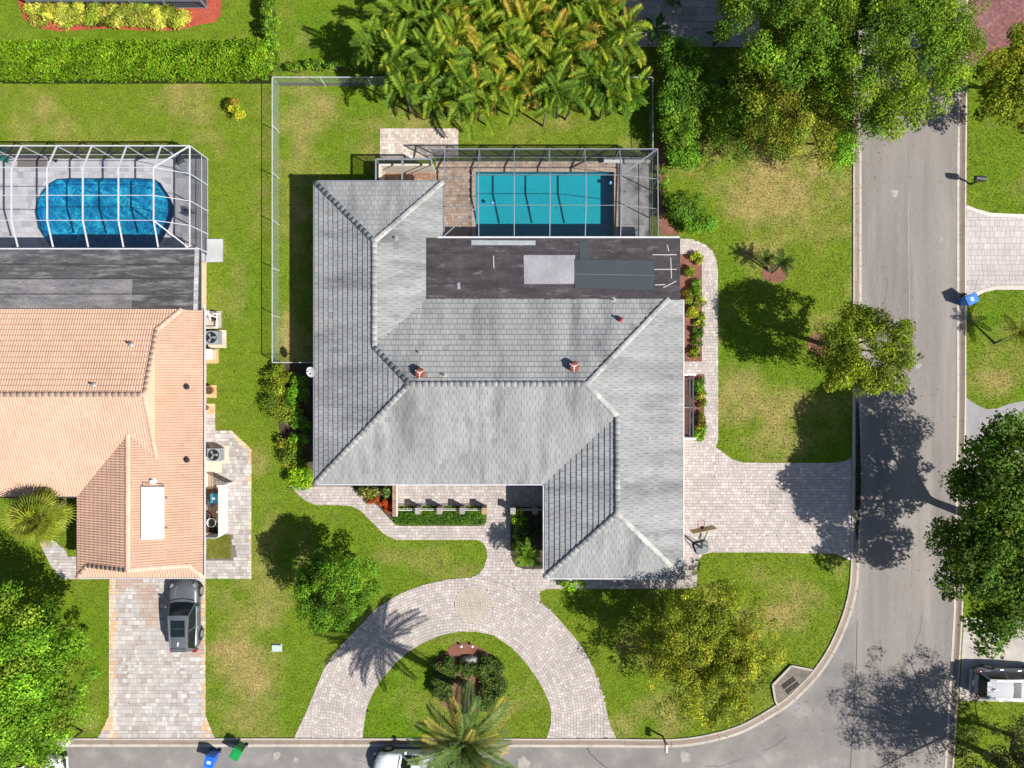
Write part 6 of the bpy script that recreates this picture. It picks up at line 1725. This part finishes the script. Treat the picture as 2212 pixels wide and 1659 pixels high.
for s in (-1, 1):
    MB().bar(P1 + bu * s * .1, BT - Vector((0, 0, .25)) + bu * s * .2 - bn_ * .05, .04, .05).build('arm', M['black'], bb)
    MB().bar(P0 + bu * s * .45 - bn_ * .0, P0.lerp(P1, .45), .04, .04).build('strut', M['black'], bb)
MB().bar(P1 - Vector((0, 0, .7)), BT - Vector((0, 0, .85)) - bn_ * .05, .05, .05).build('arm', M['black'], bb)
brd = MB(); c = BT - Vector((0, 0, .5))
vv = [c + bu * i * .72 + Vector((0, 0, k * .5)) + bn_ * j * .035 for k in (-1, 1) for i, j in ((-1, -1), (1, -1), (1, 1), (-1, 1))]
brd.raw(vv, [(3, 2, 1, 0), (4, 5, 6, 7), (0, 1, 5, 4), (1, 2, 6, 5), (2, 3, 7, 6), (3, 0, 4, 7)]).build('backboard', plain('tan_board', (.42, .27, .09), .5), bb)
MB().bar(c + bu * -.74 + Vector((0, 0, .5)) + bn_ * .03, c + bu * .74 + Vector((0, 0, .5)) + bn_ * .03, .03, .05).build('board_frame', M['black'], bb)
rc = c + bn_ * .33 - Vector((0, 0, .25))
MB().tube([rc + Vector((.23 * math.cos(a * .3927), .23 * math.sin(a * .3927), 0)) for a in range(17)], .016, 5, cap=False).build('rim', plain('rim_red', (.45, .04, .03)), bb)
MB().box(tuple(c + bn_ * .09 - Vector((0, 0, .22))), (.2, .14, .14), az).build('bracket', plain('rim_red', (.45, .04, .05)), bb)
nt = MB()
for k in range(12):
    a = k * .5236
    nt.tube([rc + Vector((.23 * math.cos(a), .23 * math.sin(a), 0)), rc + Vector((.12 * math.cos(a + .3), .12 * math.sin(a + .3), -.4))], .006, 4)
nt.build('net', M['white'], bb)

# ---- satellite dish, hose reel, screened side entry
sd = thing('satellite_dish', 'white satellite dish on the west eave', 'satellite dish', sv(676, 803, 2.9))
c = Vector(sv(673, 803, 3.05)); ax = Vector((-.35, -.35, .87)).normalized()
a1 = ax.cross(Vector((0, 0, 1))).normalized(); a2 = ax.cross(a1)
vv = [c]; fs = []; rr = (.12, .24, .36)
for r in rr:
    for k in range(20): vv.append(c + (a1 * math.cos(k * .31416) * r * .9 + a2 * math.sin(k * .31416) * r) + ax * (r * r * .55))
for k in range(20):
    fs.append((0, 1 + k, 1 + (k + 1) % 20))
    for j in range(2): fs.append((1 + j * 20 + k, 1 + (j + 1) * 20 + k, 1 + (j + 1) * 20 + (k + 1) % 20, 1 + j * 20 + (k + 1) % 20))
MB().raw(vv, fs).build('reflector', plain('dish_grey', (.55, .56, .58), .4), sd)
f_ = c + ax * .36 + Vector((.12, 0, 0))
MB().tube([c - a2 * .3 + ax * .04, f_], .015, 5).build('feed_arm', M['grey_alu'], sd)
MB().box(tuple(f_), (.1, .08, .08)).build('feed_horn', M['black'], sd)
MB().tube([c - ax * .02, c + Vector((.12, 0, -.2)), (We + .15, c.y, 2.72)], .03, 6).build('mast', M['grey_alu'], sd)
hr = thing('hose_reel', 'grey hose reel on the east wall under the eave', 'hose reel', sv(1474, 678, 1.2))
x, y, z = sv(1474, 678, 1.2); x = 10.35
for i in range(3): MB().tube([(x + .07 * i, y + .3 * math.cos(a * .3927), z + .3 * math.sin(a * .3927)) for a in range(17)], .03, 6, cap=False).build('hose_coil', M['grey_alu'], hr)
MB().bar((9.72, y, z), (x + .25, y, z), .05, .05).build('spindle', M['black'], hr)
en = thing('screened_entry', 'narrow dark framed screened entry with white end walls on the east side', 'screened entry', sv(1487, 880))
ex0, ex1 = 9.75, sv(1497, 0, 2.3)[0]; ey0, ey1 = sv(0, 948, 2.3)[1], sv(0, 809, 2.3)[1]
for y in (ey0, ey1): MB().box(((ex0 + ex1) / 2 + .1, y, 1.15), (ex1 - ex0 + .2, .14, 2.3)).build('end_wall', M['white'], en)
for x in (ex1, (ex0 + ex1) / 2 + .55):
    MB().bar((x, ey0 + .07, 2.3), (x, ey1 - .07, 2.3), .09, .1).build('beam', M['dark_alu'], en)
MB().bar((ex0 + .9, (ey0 + ey1) / 2 - .05, 2.32), (ex1, (ey0 + ey1) / 2 - .05, 2.32), .06, .06).build('beam', M['grey_alu'], en)
for y in (ey0 + .12, (ey0 + ey1) / 2, ey1 - .12): MB().bar((ex1, y, 0), (ex1, y, 2.25), .07, .07).build('post', M['dark_alu'], en)
for a, b in ((ey0, (ey0 + ey1) / 2), ((ey0 + ey1) / 2, ey1)): MB().poly([(ex1, a, .05), (ex1, b, .05), (ex1, b, 2.28), (ex1, a, 2.28)]).build('screen_panel', M['screen_wall'], en)
MB().box((ex1 - .27, (ey0 + ey1) / 2, .5), (.1, ey1 - ey0 - .3, .9)).build('knee_wall', M['stucco_main'], en)
MB().box(((ex0 + ex1) / 2, (ey0 + ey1) / 2, .04), (ex1 - ex0 - .05, ey1 - ey0 - .16, .06)).build('floor', surf('brown_floor', (.24, .14, .09), .8), en)
rk = thing('island_rock', 'grey boulder at the top of the island bed', 'rock', sv(1016, 1424))
x, y, _ = sv(1016, 1424); vv = []; fs = []
for i in range(7):
    th = math.pi * i / 12
    for k in range(14):
        a = k * .4488; q = 1 + .22 * (vnoise([3 * math.cos(a) + i], [3 * math.sin(a)], 1.1, 5)[0] - .5)
        vv.append((x + .62 * q * math.cos(th) * math.cos(a), y + .3 * q * math.cos(th) * math.sin(a), .5 * q * math.sin(th)))
for i in range(6):
    for k in range(14): fs.append((i * 14 + k, i * 14 + (k + 1) % 14, (i + 1) * 14 + (k + 1) % 14, (i + 1) * 14 + k))
MB().raw(vv, fs).build('boulder', M['stone'], rk)
for u, v, lb in ((997, 1393, 'small path light at the top left of the island bed'), (1021, 1393, 'small path light at the top right of the island bed')):
    pl_ = thing('path_light', lb, 'path light', sv(u, v)); x, y, _ = sv(u, v)
    MB().tube([(x, y, 0), (x, y, .28)], .015, 6).build('stem', M['black'], pl_)
    MB().lathe([(.09, .27), (.07, .33), (0, .37)], (x, y, 0), 10).build('shade', M['white'], pl_)

# ---- equipment beside the orange house
def ac(label, u, v, rz=0.0, s=.82, h=.75):
    x, y, _ = sv(u, v)
    t = thing('air_conditioner', label, 'air conditioner', (x, y, 0), rz)
    g = plain('ac_grey', (.27, .30, .34), .45)
    MB().box((.06, -.04, .04), (s + .35, s + .35, .09)).build('pad', surf('pad_buff', (.58, .48, .36), .85), t, wc=False)
    MB().box((0, 0, .09 + h / 2), (s, s, h)).build('cabinet', g, t, wc=False)
    for k in range(9):
        for sx, sy, d in ((s / 2 + .006, None, 0), (-s / 2 - .006, None, 0)):
            MB().box((sx, -s * .42 + s * .84 * k / 8, .1 + h / 2), (.012, s * .06, h * .86)).build('fin', M['grey_alu'], t, wc=False)
    zt = .09 + h
    MB().lathe([(.0, .004), (.33, .004), (.335, .02), (.36, .03), (.36, .0)], (0, 0, zt), 20).build('fan_well', M['black'], t, wc=False)
    for k in range(3):
        a = k * 2.094
        q = [(.05 * math.cos(a), .05 * math.sin(a)), (.3 * math.cos(a - .32), .3 * math.sin(a - .32)), (.31 * math.cos(a + .28), .31 * math.sin(a + .28)), (.1 * math.cos(a + .6), .1 * math.sin(a + .6))]
        MB().prism(q, zt + .012, zt + .022).build('fan_blade', plain('blade_grey', (.30, .31, .32), .5), t, wc=False)
    MB().lathe([(.07, .02), (.07, .05), (0, .055)], (0, 0, zt), 10).build('fan_hub', M['grey_alu'], t, wc=False)
    for k in range(1, 4): MB().tube([(.09 * k * math.cos(a * .3142), .09 * k * math.sin(a * .3142), zt + .045) for a in range(21)], .004, 4, cap=False).build('grille_ring', M['black'], t, wc=False)
    return t
ac('grey air conditioner beside the pool pump by the orange house', 468, 731)
ac('grey air conditioner on the mixed paver path by the orange house', 473, 980)
pe = thing('pool_equipment', 'white pool pump and filter piping beside the orange house', 'pool equipment', sv(462, 692))
x, y, _ = sv(462, 690)
MB().box((x, y, .05), (1.0, 1.1, .1)).build('pad', M['concrete'], pe)
MB().lathe([(.2, 0), (.22, .1), (.22, .6), (.16, .74), (.06, .8), (0, .8)], (x - .35, y + .4, .1), 14).build('filter_tank', M['white'], pe)
MB().tube([(x - .05, y - .0, .28), (x + .35, y + .05, .28)], .13, 12).build('pump', M['black'], pe)
MB().lathe([(.11, 0), (.12, .35), (.13, .36), (.1, .42), (0, .42)], (x + .0, y + .25, .1), 12).build('strainer', plain('pump_grey', (.35, .35, .36)), pe)
for pts in ([(x - .35, y + .4, .75), (x - .05, y + .42, .75), (x + .0, y + .2, .7), (x + .05, y - .1, .6)], [(x - .4, y - .1, .5), (x - .4, y - .6, .5), (x + .42, y - .6, .5), (x + .42, y + .35, .5)], [(x + .42, y + .35, .15), (x + .42, y + .35, .6), (x + .2, y + .3, .6)], [(x - .1, y + .25, .55), (x + .4, y + .1, .55)]):
    MB().tube(pts, .045, 8).build('pipe', M['white'], pe)
eb = thing('electrical_cabinet', 'small pale equipment cabinet south of the upper air conditioner', 'cabinet', sv(458, 766)); x, y, _ = sv(458, 766)
MB().box((x, y, .36), (.55, .6, .6)).build('body', plain('ivory', (.55, .5, .43)), eb); MB().box((x, y, .68), (.6, .66, .04)).build('lid', M['white'], eb); MB().box((x + .05, y - .1, .03), (.8, .95, .06)).build('pad', surf('rusty_pad', (.5, .34, .17), .9), eb)
for u, v, r, col, lb in ((458, 843, .26, (.34, .13, .06), 'terracotta pot on the rusty slab by the orange house'), (448, 881, .2, (.26, .10, .07), 'small terracotta pot against the peach wall')):
    x, y, _ = sv(u, v); t = thing('clay_pot', lb, 'pot', (x, y, 0)); mt = plain('terracotta', col, .8)
    MB().lathe([(0, 0.02), (r * .7, .02), (r, .4), (r * 1.1, .4), (r * 1.1, .47), (r * .92, .47), (r * .9, .38), (0, .38)], (x, y, .03), 14).build('pot_body', mt, t)
    MB().lathe([(r * .88, .39), (0, .4)], (x, y, .03), 14).build('soil', M['soil'], t)
    for k in range(5):
        a = k * 1.257; MB().tube([(x, y, .42), (x + r * .6 * math.cos(a), y + r * .6 * math.sin(a), .62), (x + r * 1.1 * math.cos(a), y + r * 1.1 * math.sin(a), .55)], [.02, .015, .005], 4).build('stalk', plain('dry_stalk', (.22, .13, .05)), t)
def pad(name, label, pts, mat, z):
    o = MB().prism(sp(pts), -.02, z).build(name, mat); tag(o, label, kind='structure'); return o
M['rusty'] = surf('rust_stained_slab', (.55, .40, .24), .9, .25, 1.2, .12, 15, stain=((.5, .2, .03), 1.5, .5, .7, .8))
pad('rusty_slab', 'rust stained slab under the terracotta pot', [(442, 832), (468, 832), (468, 860), (442, 858)], M['rusty'], .05)
pad('rusty_slab', 'narrow rust stained paving strip by the wall', [(442, 872), (465, 872), (465, 892), (442, 892)], M['rusty'], .05)
pad('concrete_pad', 'cream concrete pad south of the lower air conditioner', [(442, 993), (480, 993), (480, 1020), (462, 1022), (462, 1056), (442, 1056)], surf('cream_slab', (.62, .52, .40), .85, .1, 1.), .07)
pad('step_slab', 'white concrete step outside the white cage door', [(446, 517), (482, 517), (482, 566), (446, 567)], surf('white_slab', (.42, .43, .44), .85, .15, 1.), .14)
pad('utility_yard_floor', 'brown ground inside the louvred enclosure', [(440, 1052), (486, 1045), (486, 1150), (440, 1150)], surf('brown_ground', (.2, .13, .09), .9, .3), .05)
lv = thing('louvred_screen', 'white louvred screen enclosing the bins by the orange house', 'screen', sv(492, 1095))
lx, ly0, ly1 = sv(493, 0)[0], sv(0, 1150)[1], sv(0, 1043)[1]
for k in range(14):
    z = .12 + 1.4 * k / 13
    q = MB(); q.bar((lx, ly0, z), (lx, ly1, z), .012, .055); q.build('louvre', M['white'], lv)
for y in (ly0, (ly0 + ly1) / 2, ly1): MB().box((lx - .04, y, .8), (.08, .08, 1.6)).build('post', M['white'], lv)
MB().box((lx - .55, ly0 - .02, .8), (1.1, .04, 1.6)).build('side_panel', M['white_alu'], lv)
MB().box((lx + .15, ly1 + .05, .8), (.42, .05, 1.6)).build('gate', M['white'], lv)
for u, v, r, h, col, lb in ((463, 1126, .27, .5, (.5, .5, .5), 'round grey tub behind the louvred screen'), (474, 1141, .26, .45, (.02, .14, .10), 'dark green tub behind the louvred screen'), (452, 1112, .22, .5, (.12, .05, .04), 'brown bucket against the wall behind the louvred screen')):
    x, y, _ = sv(u, v); t = thing('tub', lb, 'tub', (x, y, 0))
    MB().lathe([(0, .06), (r * .8, .06), (r, h), (r * 1.06, h), (r * 1.06, h - .05)], (x, y, 0), 18).build('shell', plain('tub_plastic', col, .5), t)
    MB().lathe([(0, h * .7), (r * .9, h * .7)], (x, y, 0), 18).build('dark_water', M['black'], t)
    MB().tube([(x + r * 1.05 * math.cos(a * .3142), y + r * 1.05 * math.sin(a * .3142), h) for a in range(21)], .02, 5, cap=False).build('rim', plain('tub_rim', tuple(min(.7, c * 1.5 + .05) for c in col), .5), t)
for u, v, w, d, h, col, lb in ((450, 1142, .4, .45, .35, (.42, .26, .16), 'cardboard coloured box behind the louvred screen'), (458, 1085, .3, .5, .3, (.06, .07, .08), 'black crate beside the teal bin')):
    x, y, _ = sv(u, v); t = thing('storage_box', lb, 'box', (x, y, 0)); mt = plain('box_mat', col, .8)
    MB().box((x, y, .05 + h / 2), (w, d, h)).build('body', mt, t)
    for s in (-1, 1): MB().box((x + s * w * .26, y, .06 + h), (w * .47, d * 1.02, .015)).build('flap', mt, t)

# ---- furniture inside the white cage
def chair(label, u, v, rz, col):
    t = thing('patio_chair', label, 'chair', (*sv(u, v)[:2], .03), rz); mt = plain('chair_fabric', col, .7)
    MB().box((0, 0, .42), (.5, .5, .05)).build('seat', mt, t, wc=False); MB().bar((0, -.25, .44), (0, -.4, .95), .5, .04).build('backrest', mt, t, wc=False)
    for sx in (-.22, .22):
        for sy in (-.22, .22): MB().bar((sx, sy, 0), (sx, sy, .42), .035, .035).build('leg', M['grey_alu'], t, wc=False)
        MB().bar((sx, -.25, .62), (sx, .24, .62), .045, .03).build('armrest', M['grey_alu'], t, wc=False)
chair('green patio chair at the left edge of the white cage', 14, 332, R(200), (.01, .16, .13))
chair('second green patio chair below the first one', 22, 346, R(160), (.01, .15, .12))
chair('dark patio chair in the north east corner of the white cage', 395, 350, R(120), (.06, .065, .08))
chair('dark lounge chair by the east screen of the white cage', 412, 462, R(80), (.035, .04, .075))
st_ = thing('side_table', 'small dark round table north of the blue pool', 'table', sv(121, 347)); x, y, _ = sv(121, 347)
MB().lathe([(0, .5), (.18, .5), (.18, .47), (.02, .46), (.02, .03), (.13, .02), (.13, 0)], (x, y, .03), 12).build('top', M['black'], st_)
MB().lathe([(.05, .5), (.06, .6), (0, .6)], (x, y, .03), 8).build('lantern', plain('pinkish', (.3, .2, .2)), st_)
mt_ = thing('floor_mat', 'grey brown floor mat north of the blue pool', 'mat', sv(68, 350))
o = MB().prism(sp([(40, 333), (102, 335), (102, 362), (38, 362)]), .03, .05).build('mat_sheet', plain('mat_brown', (.16, .14, .135), .9), mt_)

# ================================================================ vehicles
def vehicle(name, label, cat, loc, rz, L, W, Hh, paint, hood, wb, kind='suv', roofpanel=True):
    """x forward. hood: length of bonnet ahead of the windscreen base"""
    t = thing(name, label, cat, (*loc, 0.012), rz)
    hl, hw = L / 2, W / 2
    def sect(x):
        f = x / hl                                    # -1 tail .. 1 nose
        nose = max(0, f - .72) / .28; tail = max(0, -f - .82) / .18
        w = hw * (1 - .24 * nose ** 1.8 - .16 * tail ** 1.8)
        belt = .98 if kind != 'pickup' else 1.02
        top = belt - .05 * max(0, (x - (hl - hood)) / hood) - .26 * nose ** 2.5 - .12 * tail ** 2
        bot = .26 + .10 * nose ** 2 + .12 * tail ** 2
        return w, top, bot
    xsn = [hl * (-1 + 2 * i / 30) for i in range(31)]
    rows = []
    for x in xsn:
        w, tp, bt = sect(x)
        crown = .05
        prof = [(0, bt), (w * .86, bt), (w * .97, bt + .12), (w, bt + (tp - bt) * .5), (w * .985, tp - .13), (w * .93, tp - .03), (w * .80, tp + crown * .4), (w * .55, tp + crown * .7), (0, tp + crown)]
        f = x / hl; bend = -.50 * max(0, (f - .5) / .5) ** 1.5 + .32 * max(0, (-f - .65) / .35) ** 1.5
        rows.append([(x + bend * (y / hw) ** 2, y, z) for y, z in prof] + [(x + bend * (y / hw) ** 2, -y, z) for y, z in prof[-2:0:-1]])
    n = len(rows[0]); mb = MB()
    vv = [p for r in rows for p in r]
    fs = [(i * n + k, i * n + (k + 1) % n, (i + 1) * n + (k + 1) % n, (i + 1) * n + k) for i in range(len(rows) - 1) for k in range(n)]
    fs += [tuple(range(n))[::-1], tuple((len(rows) - 1) * n + k for k in range(n))]
    mb.raw(vv, [f[::-1] for f in fs])
    mb.build('body', paint, t, smooth=True, wc=False)
    # cabin
    xf = hl - hood; cab_end = -hl + (.12 if kind == 'suv' else 2.35)
    zb = sect(0)[1] - .02; zr_ = Hh - .04
    bw, tw = hw * .93, hw * .70
    rf, rr_ = xf - .78, cab_end + (.38 if kind == 'suv' else .22)
    def bow(x, y, amt): return x + amt * (1 - (y / bw) ** 2)
    ys_ = [-1, -.6, -.2, .2, .6, 1]
    base_f = [(bow(xf - .12, y * bw, .14), y * bw * .97, zb) for y in ys_]; top_f = [(bow(rf - .04, y * tw, .06), y * tw, zr_ - .05 * y * y) for y in ys_]
    base_r = [(cab_end - .12 * (1 - y * y) + .10, y * bw * .88, zb) for y in ys_]; top_r = [(rr_ - .12 * (1 - y * y), y * tw * .86, zr_ - .03 - .05 * y * y) for y in ys_]
    def strip(a, b, nm, m, flip=False, lift=0.0, par=None):
        q = MB(); k = len(a)
        q.raw([(p[0], p[1], p[2] + lift) for p in a + b], [((i, i + 1, k + i + 1, k + i) if not flip else (k + i, k + i + 1, i + 1, i)) for i in range(k - 1)])
        return q.build(nm, m, par or t, smooth=True, wc=False)
    strip(base_f, top_f, 'windscreen', M['glass'], False)
    strip(base_r, top_r, 'rear_window', M['glass'], True)
    # roof
    q = MB(); nx_ = 8; vv = []
    for i in range(nx_ + 1):
        s_ = i / nx_
        for j, y in enumerate(ys_):
            a, b = top_f[j], top_r[j]
            vv.append((a[0] + (b[0] - a[0]) * s_, a[1] + (b[1] - a[1]) * s_, a[2] + (b[2] - a[2]) * s_ + .05 * math.sin(math.pi * s_)))
    q.raw(vv, [(i * 6 + j, i * 6 + j + 1, (i + 1) * 6 + j + 1, (i + 1) * 6 + j)[::-1] for i in range(nx_) for j in range(5)])
    q.build('roof', paint, t, smooth=True, wc=False)
    for s in (-1, 1):
        j = 5 if s > 0 else 0
        A, Bq, Cc, D = Vector(base_f[j]), Vector(base_r[j]), Vector(top_r[j]), Vector(top_f[j])
        lo = [A.lerp(Bq, k / 6) + Vector((0, s * .04 * math.sin(math.pi * k / 6), 0)) for k in range(7)]; hi = [D.lerp(Cc, k / 6) + Vector((0, 0, .05 * math.sin(math.pi * k / 6))) for k in range(7)]
        for k, (a, b) in enumerate(((0, 3), (3, 6))):
            strip([tuple(p) for p in lo[a:b + 1]], [tuple(p) for p in hi[a:b + 1]], 'side_window', M['glass'], s < 0)
        for a, b, w_ in ((A, D, .07), (Bq, Cc, .12), (lo[3], hi[3], .07)): MB().bar(a, b, w_, .05).build('pillar', paint, t, wc=False)
        for k in range(6): MB().bar(hi[k], hi[k + 1], .05, .05).build('roof_edge', paint, t, wc=False)
        if kind == 'suv':
            up = Vector((0, -s * .06, .045))
            MB().tube([hi[0].lerp(hi[1], .5) + up * .5, hi[1] + up, hi[3] + up, hi[5] + up, hi[6] + up * .4], .018, 6).build('roof_rail', M['chrome'], t, wc=False)
        for x in (wb / 2 + (.05 if kind == 'suv' else .2), -wb / 2 + .05):
            wy = s * (sect(x)[0] - .10)
            w_ = MB().tube([(x, wy - .12 * s, .35), (x, wy + .125 * s, .35)], .35, 20).build('wheel', M['rubber'], t, wc=False)
            MB().tube([(x, wy + .10 * s, .35), (x, wy + .135 * s, .35)], .235, 14).build('rim', M['chrome'], w_, wc=False)
            MB().tube([(x, s * (sect(x)[0] - .25), .40), (x, s * (sect(x)[0] + .004), .40)], .40, 18).build('wheel_arch', M['black'], t, wc=False)
        mx = xf - .35; my = s * (hw + .10)
        MB().box((mx, my, zb + .08), (.13, .22, .15), taper=.85).build('mirror', paint, t, wc=False)
        x = hl * .86; w, tp, bt = sect(x)
        MB().box((x - .1, s * w * .84, tp - .035), (.30, .16, .10), -s * .5, taper=.9).build('headlight', plain('lamp_glass', (.22, .23, .25), .2), t, wc=False)
        x = -hl * .93; w, tp, bt = sect(x)
        MB().box((x, s * w * .84, tp - .02), (.3, .22, .14), s * .3, taper=.9).build('taillight', plain('lamp_red', (.25, .01, .012), .2), t, wc=False)
        for x in (.35, -.75):
            if kind == 'suv' or x > 0: MB().box((x, s * (hw * .995), .84), (.2, .035, .035)).build('door_handle', M['chrome'], t, wc=False)
        for k in range(2):                             # bonnet creases
            pts = [(hl - .35 - i * (hood - .6) / 4, s * hw * (.38 + .06 * i - .02 * i * (i > 2)), sect(hl - .35 - i * (hood - .6) / 4)[1] + .032) for i in range(5)]
        MB().tube(pts, .016, 5).build('bonnet_crease', paint, t, wc=False)
    # cowl, bumpers, glass roof
    MB().tube([(bow(xf - .03, y * bw * .9, .16), y * bw * .9, zb + .055) for y in ys_], .035, 5).build('cowl', M['black'], t, wc=False)
    w, tp, bt = sect(hl)
    MB().box((hl - .02, 0, .48), (.1, w * 1.5, .2), taper=.95).build('grille', M['black'], t, wc=False)
    MB().box((hl - .0, 0, .36), (.14, w * 1.75, .14)).build('bumper', paint, t, wc=False)
    MB().box((-hl + .0, 0, .45), (.14, sect(-hl)[0] * 1.8, .2)).build('bumper', paint, t, wc=False)
    MB().box((-hl - .02, 0, .68), (.03, .32, .13)).build('number_plate', M['white'], t, wc=False)
    zt_ = zr_ + .052
    if kind == 'suv' and roofpanel:
        lx0, lx1 = rf - .3, rr_ + (.75 if roofpanel == 2 else 1.45)
        mid = (lx0 + lx1) / 2
        for a, b in (((lx0, mid + .015), (mid - .015, lx1)) if roofpanel == 2 else ((lx0, lx1),)):
            MB().prism([(a, -tw * .68), (b, -tw * .68), (b, tw * .68), (a, tw * .68)], zr_ - .05, [zr_ + .036] * 4).build('glass_roof', M['glass'], t, wc=False)
        MB().prism([(rr_ + .42, -.035), (rr_ + .18, -.02), (rr_ + .18, .02), (rr_ + .42, .035)], zr_, [zr_ + .05, zr_ + .12, zr_ + .12, zr_ + .05]).build('antenna_fin', M['white'], t, wc=False)
        MB().box((rr_ - .12, 0, zr_ - .01), (.20, tw * 1.35, .03)).build('spoiler', paint, t, wc=False)
    if kind == 'pickup':
        MB().box(((-hl + cab_end) / 2, 0, 1.0), (cab_end + hl - .18, W * .82, .06)).build('bed_liner', M['black'], t, wc=False)
        for s in (-1, 1): MB().box(((-hl + cab_end) / 2, s * hw * .88, 1.06), (cab_end + hl - .1, .12, .12)).build('bed_rail', paint, t, wc=False)
    for s in (-.35, .3): MB().bar((xf - .02, s, zb + .06), (xf - .25, s + .5, zb + .14), .02, .015).build('wiper', M['black'], t, wc=False)
    # seats seen through the glass
    for s in (-1, 1): MB().box((xf - 1.35, s * .38, .98), (.16, .45, .5), taper=.85).build('front_seat', plain('seat_grey', (.3, .3, .31), .8), t, wc=False)
    return t
def carpaint(name, col, metal=.4): return surf(name, col, .42, .03, 1., 0, 10, bump=0, metal=metal, coat=.0, spec=.4)
p = sv(396, 1330, .9)
vehicle('parked_suv', 'dark grey SUV with glass roof parked on the neighbour driveway', 'car', p[:2], R(90.5), 4.7, 1.86, 1.66, carpaint('graphite_paint', (.14, .152, .175)), 1.35, 2.8, 'suv', 2)
p = sv(2190, 1482, .9); silver_p = surf('silver_paint', (.34, .35, .38), .62, .03, 1., 0, 10, bump=0, metal=.15, spec=.15)
vehicle('parked_suv', 'silver SUV with sunroof parked on the buff concrete driveway', 'car', p[:2], R(-2.5), 4.9, 1.95, 1.62, silver_p, 1.4, 2.85, 'suv', 1)
p = sv(900, 1660, .9)
vehicle('pickup_truck', 'white pickup truck parked under the date palm in the side street', 'truck', p[:2], R(179), 5.6, 1.98, 1.8, carpaint('white_paint', (.66, .68, .72), .1), 1.75, 3.4, 'pickup')
p = sv(52, 1668, .9)
vehicle('parked_van', 'white car mostly hidden under the lower left tree', 'car', p[:2], R(2), 4.8, 1.95, 1.75, carpaint('white_car_paint', (.7, .71, .73), .1), 1.2, 2.8, 'suv', 0)
